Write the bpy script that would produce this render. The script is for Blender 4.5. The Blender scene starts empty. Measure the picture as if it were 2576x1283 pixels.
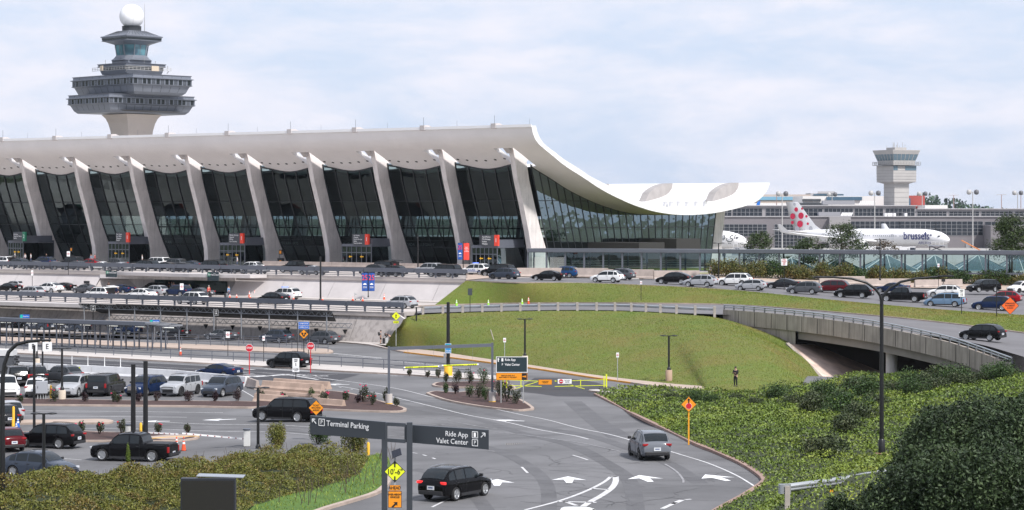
import bpy, bmesh, math, random
import numpy as np
from mathutils import Vector, Matrix, geometry
rnd = random.Random(7)
R = math.radians
SC = bpy.context.scene
COL = SC.collection
# ---------------------------------------------------------------- camera
# d = pixels of a 2575 wide view of the photograph
FD, CX, HZ, CZ = 5865.0, 1287.5, 537.5, 16.5
cam_d = bpy.data.cameras.new('camera'); cam = bpy.data.objects.new('camera', cam_d); COL.objects.link(cam)
cam.location = (0, 0, CZ); cam.rotation_euler = (R(90), 0, 0)
cam_d.sensor_width = 36; cam_d.lens = 36*FD/2575; cam_d.shift_y = -(641.5-HZ)/2575
cam_d.clip_start = 1; cam_d.clip_end = 20000
SC.camera = cam
# ---------------------------------------------------------------- sky and sun
SUN_EL, SUN_AZ = R(48), R(138)          # azimuth clockwise from +Y
w = bpy.data.worlds.new('World'); SC.world = w; w.use_nodes = True
nt = w.node_tree; N = nt.nodes; L = nt.links; N.clear()
sky = N.new('ShaderNodeTexSky'); sky.sky_type = 'NISHITA'; sky.sun_disc = False
sky.sun_elevation = SUN_EL; sky.sun_rotation = SUN_AZ; sky.dust_density = 2; sky.ozone_density = 1.2
tc = N.new('ShaderNodeTexCoord'); mp = N.new('ShaderNodeMapping'); mp.inputs['Scale'].default_value = (1.0, 1.0, 3.2)
L.new(tc.outputs['Generated'], mp.inputs['Vector'])
def wnoise(scale, detail, rough, dist=0.0, off=0.0):
    n = N.new('ShaderNodeTexNoise'); n.inputs['Scale'].default_value = scale
    n.inputs['Detail'].default_value = detail; n.inputs['Roughness'].default_value = rough; n.inputs['Distortion'].default_value = dist
    m = N.new('ShaderNodeMapping'); m.inputs['Location'].default_value = (off, off*.7, off*1.3); L.new(mp.outputs['Vector'], m.inputs['Vector'])
    L.new(m.outputs['Vector'], n.inputs['Vector']); return n
n1 = wnoise(8.5, 9, .60, .35, 3.1); n2 = wnoise(26, 7, .62, .2, 8.7)
mx = N.new('ShaderNodeMath'); mx.operation = 'MULTIPLY_ADD'; L.new(n2.outputs[0], mx.inputs[0]); mx.inputs[1].default_value = .33; L.new(n1.outputs[0], mx.inputs[2])
ramp = N.new('ShaderNodeValToRGB'); ramp.color_ramp.elements[0].position = .48; ramp.color_ramp.elements[1].position = .88
ramp.color_ramp.interpolation = 'EASE'; L.new(mx.outputs[0], ramp.inputs['Fac'])
cloud = N.new('ShaderNodeMix'); cloud.data_type = 'RGBA'
skm = N.new('ShaderNodeMix'); skm.data_type = 'RGBA'; skm.blend_type = 'MULTIPLY'; skm.inputs[0].default_value = 1
L.new(sky.outputs[0], skm.inputs[6]); skm.inputs[7].default_value = (1.0, .95, .9, 1)
# veil of thin high haze over the whole sky, thicker clouds where the noise is high
veil = N.new('ShaderNodeMix'); veil.data_type = 'RGBA'; veil.inputs[0].default_value = .86
L.new(skm.outputs[2], veil.inputs[6]); veil.inputs[7].default_value = (4.7, 5.5, 7.0, 1)
L.new(ramp.outputs[0], cloud.inputs[0]); L.new(veil.outputs[2], cloud.inputs[6]); cloud.inputs[7].default_value = (6.3, 6.3, 6.95, 1)
bg = N.new('ShaderNodeBackground'); bg.inputs['Strength'].default_value = .110
L.new(cloud.outputs[2], bg.inputs['Color'])
wo = N.new('ShaderNodeOutputWorld'); L.new(bg.outputs[0], wo.inputs['Surface'])
sun_d = bpy.data.lights.new('sun', 'SUN'); sun = bpy.data.objects.new('sun', sun_d); COL.objects.link(sun)
sun_d.energy = 3.5; sun_d.angle = R(5.0); sun_d.color = (1, .965, .93)
sd = Vector((math.sin(SUN_AZ)*math.cos(SUN_EL), math.cos(SUN_AZ)*math.cos(SUN_EL), math.sin(SUN_EL)))
sun.rotation_euler = sd.to_track_quat('Z', 'Y').to_euler()
vs = SC.view_settings; vs.view_transform = 'Standard'; vs.look = 'None'; vs.gamma = 1; vs.use_curve_mapping = False; vs.exposure = 0.42
SC.cycles.max_bounces = 5; SC.cycles.transparent_max_bounces = 12; SC.cycles.use_denoising = True
SC.cycles.caustics_reflective = False; SC.cycles.caustics_refractive = False

# ---------------------------------------------------------------- materials
_M = {}
def mat(name, col, rough=.6, var=0.0, vs_=1.0, metal=0.0, bump=0.0, bs=8.0, col2=None, spec=.5, emit=None, coat=0.0, streak=0.0, detail=6):
    """procedural material: base colour broken up by noise (var), second colour patches (col2), vertical streaks, bump"""
    if name in _M: return _M[name]
    m = bpy.data.materials.new(name); m.use_nodes = True; t = m.node_tree; b = t.nodes['Principled BSDF']
    b.inputs['Base Color'].default_value = (*col, 1); b.inputs['Roughness'].default_value = rough
    b.inputs['Metallic'].default_value = metal; b.inputs['Specular IOR Level'].default_value = spec
    b.inputs['Coat Weight'].default_value = coat
    m.diffuse_color = (*col, 1)
    g = t.nodes.new('ShaderNodeTexCoord')
    if var or col2:
        n = t.nodes.new('ShaderNodeTexNoise'); n.inputs['Scale'].default_value = vs_; n.inputs['Detail'].default_value = detail; n.inputs['Roughness'].default_value = .62
        t.links.new(g.outputs['Object'], n.inputs['Vector'])
        r = t.nodes.new('ShaderNodeMapRange'); r.inputs[1].default_value = .3; r.inputs[2].default_value = .7
        t.links.new(n.outputs[0], r.inputs[0])
        a = col2 if col2 else tuple(c*(1-var) for c in col); c = col if col2 else tuple(min(1, c*(1+var)) for c in col)
        x = t.nodes.new('ShaderNodeMix'); x.data_type = 'RGBA'; x.inputs[6].default_value = (*a, 1); x.inputs[7].default_value = (*c, 1)
        t.links.new(r.outputs[0], x.inputs[0]); src = x.outputs[2]
        if streak:
            mp_ = t.nodes.new('ShaderNodeMapping'); mp_.inputs['Scale'].default_value = (1.2, 1.2, .1); t.links.new(g.outputs['Object'], mp_.inputs[0])
            n2_ = t.nodes.new('ShaderNodeTexNoise'); n2_.inputs['Scale'].default_value = 2.2; n2_.inputs['Detail'].default_value = 5; t.links.new(mp_.outputs[0], n2_.inputs[0])
            r2 = t.nodes.new('ShaderNodeMapRange'); r2.inputs[1].default_value = .45; r2.inputs[2].default_value = .68; r2.inputs[4].default_value = streak
            t.links.new(n2_.outputs[0], r2.inputs[0])
            x2 = t.nodes.new('ShaderNodeMix'); x2.data_type = 'RGBA'; x2.inputs[7].default_value = tuple(c*.32 for c in col)+(1,)
            t.links.new(r2.outputs[0], x2.inputs[0]); t.links.new(src, x2.inputs[6]); src = x2.outputs[2]
        t.links.new(src, b.inputs['Base Color'])
    if bump:
        n = t.nodes.new('ShaderNodeTexNoise'); n.inputs['Scale'].default_value = bs; n.inputs['Detail'].default_value = 5
        t.links.new(g.outputs['Object'], n.inputs['Vector'])
        q = t.nodes.new('ShaderNodeBump'); q.inputs['Strength'].default_value = bump; t.links.new(n.outputs[0], q.inputs['Height']); t.links.new(q.outputs[0], b.inputs['Normal'])
    if emit: b.inputs['Emission Color'].default_value = (*col, 1); b.inputs['Emission Strength'].default_value = emit
    _M[name] = m; return m
def glass(name, tint, refl=.12, rough=.02, wave=0.0):
    """tinted sheet glass: a mirror coat over a coloured see-through body"""
    if name in _M: return _M[name]
    m = bpy.data.materials.new(name); m.use_nodes = True; t = m.node_tree; t.nodes.clear()
    o = t.nodes.new('ShaderNodeOutputMaterial'); mxs = t.nodes.new('ShaderNodeMixShader')
    tr = t.nodes.new('ShaderNodeBsdfTransparent'); tr.inputs[0].default_value = (*tint, 1)
    gl = t.nodes.new('ShaderNodeBsdfGlossy'); gl.inputs['Roughness'].default_value = rough; gl.inputs[0].default_value = (.72, .88, .92, 1)
    lw = t.nodes.new('ShaderNodeLayerWeight'); lw.inputs[0].default_value = .25
    r = t.nodes.new('ShaderNodeMapRange'); r.inputs[3].default_value = refl; r.inputs[4].default_value = min(.8, refl*5)
    t.links.new(lw.outputs['Fresnel'], r.inputs[0]); t.links.new(r.outputs[0], mxs.inputs[0])
    t.links.new(tr.outputs[0], mxs.inputs[1]); t.links.new(gl.outputs[0], mxs.inputs[2]); t.links.new(mxs.outputs[0], o.inputs[0])
    if wave:
        g = t.nodes.new('ShaderNodeTexCoord'); n = t.nodes.new('ShaderNodeTexNoise'); n.inputs['Scale'].default_value = .35; n.inputs['Detail'].default_value = 2
        q = t.nodes.new('ShaderNodeBump'); q.inputs['Strength'].default_value = wave; q.inputs['Distance'].default_value = .3
        t.links.new(g.outputs['Object'], n.inputs[0]); t.links.new(n.outputs[0], q.inputs['Height']); t.links.new(q.outputs[0], gl.inputs['Normal'])
    _M[name] = m; return m
def leafmat(name, cols, scale=.5, rough=.55):
    """foliage: patches of several greens from two noises, tone of each leaf scaled at random"""
    if name in _M: return _M[name]
    m = bpy.data.materials.new(name); m.use_nodes = True; t = m.node_tree; b = t.nodes['Principled BSDF']
    g = t.nodes.new('ShaderNodeTexCoord'); n = t.nodes.new('ShaderNodeTexNoise'); n.inputs['Scale'].default_value = scale; n.inputs['Detail'].default_value = 8; n.inputs['Roughness'].default_value = .75
    t.links.new(g.outputs['Object'], n.inputs[0])
    cr = t.nodes.new('ShaderNodeValToRGB'); t.links.new(n.outputs[0], cr.inputs[0]); e = cr.color_ramp.elements
    k = len(cols)
    for i, c in enumerate(cols):
        p = .3+.4*i/(k-1)
        if i < 2: e[i].position = p; e[i].color = (*c, 1)
        else: q = e.new(p); q.color = (*c, 1)
    oi = t.nodes.new('ShaderNodeNewGeometry'); rr = t.nodes.new('ShaderNodeMapRange'); rr.inputs[3].default_value = .55; rr.inputs[4].default_value = 1.45
    t.links.new(oi.outputs['Random Per Island'], rr.inputs[0])
    vm = t.nodes.new('ShaderNodeVectorMath'); vm.operation = 'SCALE'; t.links.new(cr.outputs[0], vm.inputs[0]); t.links.new(rr.outputs[0], vm.inputs['Scale'])
    t.links.new(vm.outputs[0], b.inputs['Base Color']); b.inputs['Roughness'].default_value = rough; b.inputs['Specular IOR Level'].default_value = .35
    _M[name] = m; return m

# ---------------------------------------------------------------- geometry helpers
def smooth01(x):
    x = min(1, max(0, x)); return x*x*(3-2*x)
TMP = bpy.data.scenes.new('bench')
def evalmesh(*obs):
    """apply the modifiers of obs[0] on a bench of its own"""
    for o in obs: TMP.collection.objects.link(o)
    with bpy.context.temp_override(scene=TMP, view_layer=TMP.view_layers[0]):
        dg = bpy.context.evaluated_depsgraph_get(); dg.update(); me = bpy.data.meshes.new_from_object(obs[0].evaluated_get(dg))
    for o in obs: TMP.collection.objects.unlink(o)
    return me
class MB:
    """collects shapes and builds ONE mesh object"""
    def __init__(s): s.v = []; s.f = []; s.mi = []; s.sm = []; s.mats = []
    def m(s, material):
        if material not in s.mats: s.mats.append(material)
        s.cur = s.mats.index(material); return s
    def add(s, verts, faces, smooth=False):
        o = len(s.v); s.v += [tuple(p) for p in verts]
        for f in faces: s.f.append(tuple(i+o for i in f)); s.mi.append(getattr(s, 'cur', 0)); s.sm.append(smooth)
    def box(s, c, d, rz=0.0, ax=None):
        """box with centre c and full sizes d, turned rz about z, or with explicit axes"""
        if ax is None: ax = (Vector((math.cos(rz), math.sin(rz), 0)), Vector((-math.sin(rz), math.cos(rz), 0)), Vector((0, 0, 1)))
        c = Vector(c); P = []
        for k in (-.5, .5):
            for j in (-.5, .5):
                for i in (-.5, .5): P.append(c+ax[0]*(i*d[0])+ax[1]*(j*d[1])+ax[2]*(k*d[2]))
        s.add(P, [(0, 2, 3, 1), (4, 5, 7, 6), (0, 1, 5, 4), (2, 6, 7, 3), (0, 4, 6, 2), (1, 3, 7, 5)])
    def bx(s, x0, x1, y0, y1, z0, z1): s.box(((x0+x1)/2, (y0+y1)/2, (z0+z1)/2), (abs(x1-x0), abs(y1-y0), abs(z1-z0)))
    def bar(s, a, b, wd, h, up=(0, 0, 1)):
        """square bar from a to b, width wd (sideways) and h (along up)"""
        a = Vector(a); b = Vector(b); d = b-a; l = d.length
        if l < 1e-6: return
        d.normalize(); u = Vector(up)
        if abs(d.dot(u)) > .98: u = Vector((0, 1, 0))
        sd_ = d.cross(u).normalized(); uu = sd_.cross(d).normalized()
        s.box((a+b)/2, (l, wd, h), ax=(d, sd_, uu))
    def tube(s, path, r, n=8, cap=True, smooth=True):
        path = [Vector(p) for p in path]; rr = r if isinstance(r, (list, tuple)) else [r]*len(path)
        V = []; F = []; ref = None
        for i, p in enumerate(path):
            a = path[max(0, i-1)]; b = path[min(len(path)-1, i+1)]; d = (b-a).normalized()
            if ref is None: ref = Vector((0, 0, 1)) if abs(d.z) < .9 else Vector((1, 0, 0))
            x = d.cross(ref).normalized(); y = x.cross(d).normalized(); ref = y
            for k in range(n):
                t = 2*math.pi*k/n; V.append(p+x*(math.cos(t)*rr[i])+y*(math.sin(t)*rr[i]))
        for i in range(len(path)-1):
            for k in range(n):
                k2 = (k+1) % n; F.append((i*n+k, i*n+k2, (i+1)*n+k2, (i+1)*n+k))
        s.add(V, F, smooth)
        if cap: s.add(V[:n], [tuple(range(n))]); s.add(V[-n:], [tuple(reversed(range(n)))])
    def lathe(s, prof, c=(0, 0, 0), n=16, smooth=True, ax=None):
        """prof: (radius, height) pairs round an axis (z by default)"""
        c = Vector(c); ax = ax or (Vector((1, 0, 0)), Vector((0, 1, 0)), Vector((0, 0, 1))); V = []; F = []
        for (r_, z_) in prof:
            for k in range(n):
                t = 2*math.pi*k/n; V.append(c+ax[0]*(r_*math.cos(t))+ax[1]*(r_*math.sin(t))+ax[2]*z_)
        for i in range(len(prof)-1):
            for k in range(n):
                k2 = (k+1) % n; F.append((i*n+k, i*n+k2, (i+1)*n+k2, (i+1)*n+k))
        s.add(V, F, smooth)
        if prof[0][0] > 1e-4: s.add(V[:n], [tuple(reversed(range(n)))])
        if prof[-1][0] > 1e-4: s.add(V[-n:], [tuple(range(n))])
    def prism(s, poly, ax, o, d, smooth=False):
        """2-D polygon in the plane (o, ax0, ax1) pushed d along ax2"""
        o = Vector(o); A, B, C_ = [Vector(a) for a in ax]; n = len(poly)
        V = [o+A*p[0]+B*p[1] for p in poly]+[o+A*p[0]+B*p[1]+C_*d for p in poly]
        ar = sum(poly[i][0]*poly[(i+1) % n][1]-poly[(i+1) % n][0]*poly[i][1] for i in range(n))
        flip = (ar > 0) == (A.cross(B).dot(C_)*d > 0)
        tris = geometry.tessellate_polygon([[Vector((p[0], p[1], 0)) for p in poly]])
        F = []
        for t in tris:
            a, b, c = t; q = (poly[b][0]-poly[a][0])*(poly[c][1]-poly[a][1])-(poly[c][0]-poly[a][0])*(poly[b][1]-poly[a][1])
            if q < 0: a, b, c = a, c, b
            if ar < 0: a, b, c = a, c, b
            F.append((a, c, b) if flip else (a, b, c)); F.append((a+n, b+n, c+n) if flip else (a+n, c+n, b+n))
        s.add(V, F)
        s.add(V, [((i, (i+1) % n, (i+1) % n+n, i+n) if flip else (i+n, (i+1) % n+n, (i+1) % n, i)) for i in range(n)], smooth)
    def flat(s, poly, ax, o):
        o = Vector(o); A, B = Vector(ax[0]), Vector(ax[1]); V = [o+A*p[0]+B*p[1] for p in poly]
        s.add(V, [tuple(t) for t in geometry.tessellate_polygon([[Vector((p[0], p[1], 0)) for p in poly]])])
    def strip(s, A, B, smooth=False):
        """ruled strip between two polylines"""
        n = len(A); s.add(list(A)+list(B), [(i, i+1, n+i+1, n+i) for i in range(n-1)], smooth)
    def grid(s, rows, smooth=True, skip=None, flip=False):
        nr = len(rows); nc = len(rows[0]); F = []
        for i in range(nr-1):
            for j in range(nc-1):
                if skip and skip(i, j): continue
                q = (i*nc+j, i*nc+j+1, (i+1)*nc+j+1, (i+1)*nc+j); F.append(q[::-1] if flip else q)
        s.add([p for r_ in rows for p in r_], F, smooth)
    def build(s, name, material=None, parent=None, loc=(0, 0, 0), rz=0.0, bevel=0.0, label=None):
        me = bpy.data.meshes.new(name); me.from_pydata(s.v, [], s.f); me.update()
        ms = s.mats if s.mats else [material]
        for x in ms: me.materials.append(x)
        me.polygons.foreach_set('material_index', s.mi if s.mats else [0]*len(s.f)); me.polygons.foreach_set('use_smooth', s.sm)
        return link(name, me, parent, loc, rz, bevel, label)
def link(name, me, parent=None, loc=(0, 0, 0), rz=0.0, bevel=0.0, label=None):
    o = bpy.data.objects.new(name, me); COL.objects.link(o); o.location = loc; o.rotation_euler = (0, 0, rz)
    if parent: o.parent = parent
    if bevel:
        t = bpy.data.objects.new('t', me); b = t.modifiers.new('bevel', 'BEVEL'); b.width = bevel; b.segments = 2; b.limit_method = 'ANGLE'
        o.data = evalmesh(t); bpy.data.objects.remove(t); o.data.name = name
    if label: o['label'] = label
    return o
def tag(o, label, cat, group=None):
    o['label'] = label; o['category'] = cat
    if group: o['group'] = group
    return o
def struct(o): o['kind'] = 'structure'; return o
def stuff(o, label=None, cat=None):
    o['kind'] = 'stuff'
    if label: o['label'] = label; o['category'] = cat
    return o
def thing(name, label, cat, loc=(0, 0, 0), rz=0.0, group=None):
    o = bpy.data.objects.new(name, None); COL.objects.link(o); o.location = loc; o.rotation_euler = (0, 0, rz); o.empty_display_size = .3
    return tag(o, label, cat, group)
KIDS = {}
def copy_tree(o, parent=None, top=True):
    if top:
        KIDS.clear()
        for q in bpy.data.objects:
            if q.parent: KIDS.setdefault(q.parent.name, []).append(q)
    c = o.copy(); COL.objects.link(c)
    if parent: c.parent = parent
    for ch in KIDS.get(o.name, []): copy_tree(ch, c, False)
    return c
_font = {}
def text(s, size, material, parent=None, loc=(0, 0, 0), rz=0.0, name='lettering', align='LEFT', squash=1.0, depth=.004, tilt=R(90), bold=0.0, mx=None):
    """words as a mesh standing upright, reading along local +x, facing local -y"""
    key = (s, align, bold)
    if key not in _font:
        cu = bpy.data.curves.new('t', 'FONT'); cu.body = s; cu.size = 1; cu.align_x = align; cu.align_y = 'CENTER'; cu.offset = bold; cu.extrude = .01; cu.resolution_u = 2
        ob = bpy.data.objects.new('t', cu); me = evalmesh(ob); bpy.data.objects.remove(ob); bpy.data.curves.remove(cu)
        _font[key] = me
    me = _font[key].copy(); me.materials.clear(); me.materials.append(material)
    me.transform(Matrix.Diagonal((size*squash, size, depth/.01 if depth else 1, 1)))
    me.name = name; o = link(name, me, parent, loc); o.rotation_euler = (tilt, 0, rz); return o
# ---------------------------------------------------------------- photograph pixels to places
def PH(u, v, H):
    """point seen at (u, v) that lies H metres below the lens"""
    Y = FD*H/(v-HZ); return Vector(((u-CX)/FD*Y, Y, CZ-H))
def PY(u, v, Y): return Vector(((u-CX)/FD*Y, Y, CZ-(v-HZ)/FD*Y))
def zbase(x, y):
    q = .7*x-.7*(y-150)
    z = 1.9*smooth01((q+25)/36)
    z -= 2.0*smooth01((y-236)/10)*smooth01((x-28)/6)
    z -= .45*smooth01((-x-16)/10)*smooth01((215-y)/40)*smooth01((y-100)/30)
    return z
def G(u, v, zf=zbase, dz=0.0):
    """point of the lower ground seen at (u, v)"""
    z = 0.0
    for _ in range(25):
        Y = FD*(CZ-z)/(v-HZ); X = (u-CX)/FD*Y; z += (zf(X, Y)-z)*.7
    return Vector((X, Y, z+dz))
GL = lambda pts, dz=0.0: [G(a, b, dz=dz) for a, b in pts]
def resample(P, step):
    out = [P[0]]
    for a, b in zip(P[:-1], P[1:]):
        n = max(1, int((b-a).length/step))
        out += [a.lerp(b, (i+1)/n) for i in range(n)]
    return out
def spline(P, sub=6):
    """Catmull-Rom through the points"""
    P = [Vector(p) for p in P]; out = []
    for i in range(len(P)-1):
        p0 = P[max(0, i-1)]; p1 = P[i]; p2 = P[i+1]; p3 = P[min(len(P)-1, i+2)]
        for k in range(sub):
            t = k/sub; out.append(.5*((2*p1)+(p2-p0)*t+(2*p0-5*p1+4*p2-p3)*t*t+(3*p1-p0-3*p2+p3)*t**3))
    out.append(P[-1]); return out
# terminal frame: s along the facade to the right (towards the lens), t inward
TH = R(36); TO = Vector((-98.0, 446.6, 0)); TE = Vector((math.cos(TH), -math.sin(TH), 0)); TN = Vector((math.sin(TH), math.cos(TH), 0))
TRZ = -TH; BAY = 14.63
def T(s, t, z=0.0): return TO+TE*s+TN*t+Vector((0, 0, z))
def Tu(u, t):
    """s at which the column of pixels u meets the line t = const"""
    k = (u-CX)/FD; A = TO+TN*t; return (k*A.y-A.x)/(TE.x-k*TE.y)
def Tz(u, v, t):
    p = T(Tu(u, t), t); return CZ-(v-HZ)/FD*p.y
Z_DEP, Z_ARR = 7.2, 3.9
# ================================================================ MAIN TERMINAL
conc = mat('concrete', (.70, .655, .635), .85, var=.16, vs_=.35, streak=.22, bump=.15, bs=3)
conc_l = mat('pale_concrete', (.50, .465, .455), .85, var=.10, vs_=.3, bump=.1, bs=3)
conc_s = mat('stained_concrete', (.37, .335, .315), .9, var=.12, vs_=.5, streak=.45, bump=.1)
roofw = mat('white_roof_paint', (.80, .79, .79), .6, var=.03, vs_=.2)
soffit = mat('soffit_plaster', (.80, .775, .775), .8, var=.05, vs_=.15)
steel_g = mat('grey_steel', (.105, .115, .14), .45, var=.08, vs_=.6)
steel_d = mat('dark_frame', (.02, .024, .028), .4)
galv_l = mat('vent_metal', (.62, .62, .62), .5); blackp = mat('black_paint', (.012, .012, .014), .35)
tglass = glass('terminal_glass', (.24, .31, .32), .028, .01, wave=.10)
rglass = glass('rear_glass', (.62, .70, .72), .05, .01)
eglass = glass('end_glass', (.045, .06, .065), .065, .01, wave=.08)
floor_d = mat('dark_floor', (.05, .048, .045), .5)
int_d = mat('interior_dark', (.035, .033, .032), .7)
white = mat('white_marking', (.78, .78, .78), .7)
def c4(pts, s=1.974, ox=2000, oy=450): return [((x/s+ox)/1.5534, (y/s+oy)/1.5534) for x, y in pts]
up_px = c4([(165,80),(180,140),(215,205),(270,255),(325,295),(375,335),(430,370),(510,420),(575,465),(650,505),(730,545),(800,590),(860,620),(915,645),(1000,674),(1100,697),(1225,711),(1330,714),(1430,711),(1530,703),(1640,690),(1760,665),(1850,640),(1920,610),(1955,570),(1971,520)])
lo_px = c4([(131,82),(141,140),(165,195),(205,240),(260,285),(315,330),(360,368),(420,411),(490,455),(560,500),(640,554),(720,600),(800,640),(900,685),(1000,720),(1080,743),(1200,763),(1300,770),(1400,769),(1500,761),(1600,746),(1700,724),(1800,696),(1880,660),(1940,600),(1974,530)])
S_END = 125.0
def end_tz(px):
    A = TO+TE*S_END; out = []
    for u, v in px:
        k = (u-CX)/FD; t = (k*A.y-A.x)/(TN.x-k*TN.y); Y = A.y+TN.y*t
        out.append((t, CZ-(v-HZ)/FD*Y))
    return out
upc = end_tz(up_px); loc_ = end_tz(lo_px)
def cr2(P, n):
    Q = spline([Vector((a, b, 0)) for a, b in P], 6); L_ = [0]
    for a, b in zip(Q[:-1], Q[1:]): L_.append(L_[-1]+(b-a).length)
    out = []; j = 0
    for i in range(n):
        d = L_[-1]*(i/(n-1))
        while j < len(L_)-2 and L_[j+1] < d: j += 1
        f = (d-L_[j])/max(1e-6, L_[j+1]-L_[j]); out.append(Q[j].lerp(Q[j+1], f))
    return [(p.x, p.y) for p in out]
NT = 70
lo = cr2(loc_, NT); upp = cr2(upc, NT)
t0_ = lo[0][0]
lo = [(t-t0_, z) for t, z in lo]; upp = [(t-t0_, z) for t, z in upp]
dlip = 30.5-lo[0][1]
ztop = lo[0][1]
def roof_lo_z(t):
    for a, b in zip(lo[:-1], lo[1:]):
        if a[0] <= t <= b[0] and b[0] > a[0]: return a[1]+(b[1]-a[1])*(t-a[0])/(b[0]-a[0])
    return lo[-1][1]
NB0, NB1 = -2, 8
PW = .96                                           # pylon thickness along s
term = thing('terminal_building', 'long concrete and glass airport terminal with sweeping curved roof and leaning pylons', 'terminal', T(0, 0, 0), TRZ)
# s stations, with the slots round each pylon head
S_ = []
for n in range(NB0-1, NB1+1):
    b0 = n*BAY
    S_ += [b0-1.9, b0+PW+1.3]+[b0+PW+1.3+(BAY-PW-3.2)*k/9 for k in range(1, 9)]
S_.append(NB1*BAY+PW+1.3); S_ = sorted(set(round(x, 3) for x in S_ if x <= S_END-.3)); S_.append(S_END)
def sag(s, t):
    f = ((s-PW/2)/BAY) % 1.0
    if s > NB1*BAY: f = min(f, .0)
    return -.85*(math.sin(math.pi*f)**2)*smooth01((t-2)/7)**2*(1-smooth01((t-18)/14))
def in_slot(s0, s1):
    for n in range(NB0-1, NB1+1):
        if abs(s0-(n*BAY-1.9)) < .01 and s1 > s0: return True
    return False
TSL0, TSL1, TSR0, TSR1 = 3.2, 9.6, 64.5, 70.5
b = MB(); b.m(soffit)
low = [[(s, t, z+sag(s, t)) for t, z in lo] for s in S_]; hi = [[(s, t, z+sag(s, t)) for t, z in upp] for s in S_]
def skp(i, j):
    return in_slot(S_[i], S_[i+1]) and (TSL0 <= (lo[j][0]+lo[j+1][0])/2 <= TSL1 and lo[j][1] < lo[0][1]-2)
b.grid(low, True, skp, flip=False)
b.m(roofw); b.grid(hi, True, skp, flip=True)
b.strip(low[-1], hi[-1]); b.strip(low[0], hi[0])
b.strip([r_[0] for r_ in low], [r_[0] for r_ in hi]); b.strip([r_[-1] for r_ in low], [r_[-1] for r_ in hi])
for i in range(len(S_)-1):                          # slot side walls
    js = [j for j in range(NT-1) if skp(i, j)]
    if not js: continue
    j0, j1 = js[0], js[-1]+1
    for ii in (i, i+1): b.strip(low[ii][j0:j1+1], hi[ii][j0:j1+1])
    for jj in (j0, j1): b.add([low[i][jj], low[i+1][jj], hi[i+1][jj], hi[i][jj]], [(0, 1, 2, 3)])
roof_ob = b.build('roof', None, term)
b = MB(); b.grid([[(s, t, z+sag(s, t)-.25) for t, z in lo if 8.8 < t < 67.5] for s in S_[::2]+[NB1*BAY+PW] if s <= NB1*BAY+PW+.1][:], True); b.build('shade_liner', mat('shade_liner_dark', (.022, .021, .02), .8), term)  # dark sheet added under the roof, the hall's shade put into its colour
# white lip and panel joints of the gable band
b = MB()
for j in range(4, NT-2, 3):
    a = Vector(low[-1][j]); c = Vector(hi[-1][j]); b.bar(a+Vector((.012, 0, 0)), c+Vector((.012, 0, 0)), .05, .03, up=(1, 0, 0))
b.build('gable_joints', mat('joint_grey', (.45, .45, .47), .8), roof_ob)['kind'] = 'stuff'
b = MB(); b.bar((S_[0], -.06, lo[0][1]+.05), (S_END, -.06, lo[0][1]+.05), .2, .45); b.build('roof_edge_trim', roofw, roof_ob)
# pylons ---------------------------------------------------------------
def kp(t, z): return (1.2*t, CZ+1.2*(z-17.5))
front = [kp(2.6, 28.0), kp(3.9, 26.2), kp(5.0, 22.2), kp(6.3, 18.6), kp(7.5, 15), kp(8.25, 12.2), kp(8.35, 11), (1.2*8.3, Z_DEP-.3)]
back = [(16.6, Z_DEP-.3), kp(13.2, 10.4), kp(12.3, 11.5), kp(11.5, 12.9), kp(10.35, 15.2), kp(8.95, 18.6), kp(7.6, 22.2), kp(7.0, 24.6), kp(8.2, 25.6), kp(8.6, 26.6), kp(6.0, 27.2)]
pyl = MB(); poly = front+back
pyl.prism(poly, ((0, 1, 0), (0, 0, 1), (1, 0, 0)), (0, 0, 0), PW)
pyl_m = None
zl = ztop
def hook():
    h = MB(); h.prism([(-.25, zl-.25), (-.25, zl+.55), (.9, zl+.62), (2.4, zl+.2), (4.2, zl-1.2), (4.2, zl-4.2), (1.6, zl-2.2), (.3, zl-.3)], ((0, 1, 0), (0, 0, 1), (1, 0, 0)), (0, 0, 0), PW); return h
rear = MB(); rp = [(70.0, Z_DEP-4), (66.5, Z_DEP-4), (66.9, 10), (68.4, roof_lo_z(68)-.0), (70.4, roof_lo_z(69)+1.2), (72.6, roof_lo_z(70)+1.0), (71.0, 12)]
rear.prism(rp, ((0, 1, 0), (0, 0, 1), (1, 0, 0)), (0, 0, 0), PW)
fin = MB()
def uz(t):
    for a, b_ in zip(upp[:-1], upp[1:]):
        if a[0] <= t <= b_[0] and b_[0] > a[0]: return a[1]+(b_[1]-a[1])*(t-a[0])/(b_[0]-a[0])
    return upp[-1][1]
tt = [66.5+i*(upp[-1][0]-.3-66.5)/8 for i in range(9)]
fin.prism([(t, uz(t)-.2) for t in tt]+[(t, uz(66.5)+(uz(tt[-1])+.5-uz(66.5))*math.sin((t-66.5)/(tt[-1]-66.5)*math.pi/2)**.5+.05) for t in reversed(tt)], ((0, 1, 0), (0, 0, 1), (1, 0, 0)), (0, 0, 0), 1.5)
protos = {}
for n in range(NB0, NB1+1):
    for nm, shape in (('pylon', pyl), ('roof_hook', None), ('rear_pylon', rear), ('rear_fin', fin)):
        if nm not in protos:
            protos[nm] = (shape or hook()).build(nm, mat('fin_concrete', (.33, .31, .30), .85, var=.15, vs_=.5) if 'fin' in nm else conc if nm != 'roof_hook' else conc_l, term, (n*BAY, 0, 0), bevel=.12 if nm == 'pylon' else 0)
        else:
            o = protos[nm].copy(); COL.objects.link(o); o.parent = term; o.location = (n*BAY, 0, 0)
vt = MB(); vt.lathe([(.42, 0), (.42, 1.0), (.47, 1.05)], n=12); v0 = None
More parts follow.
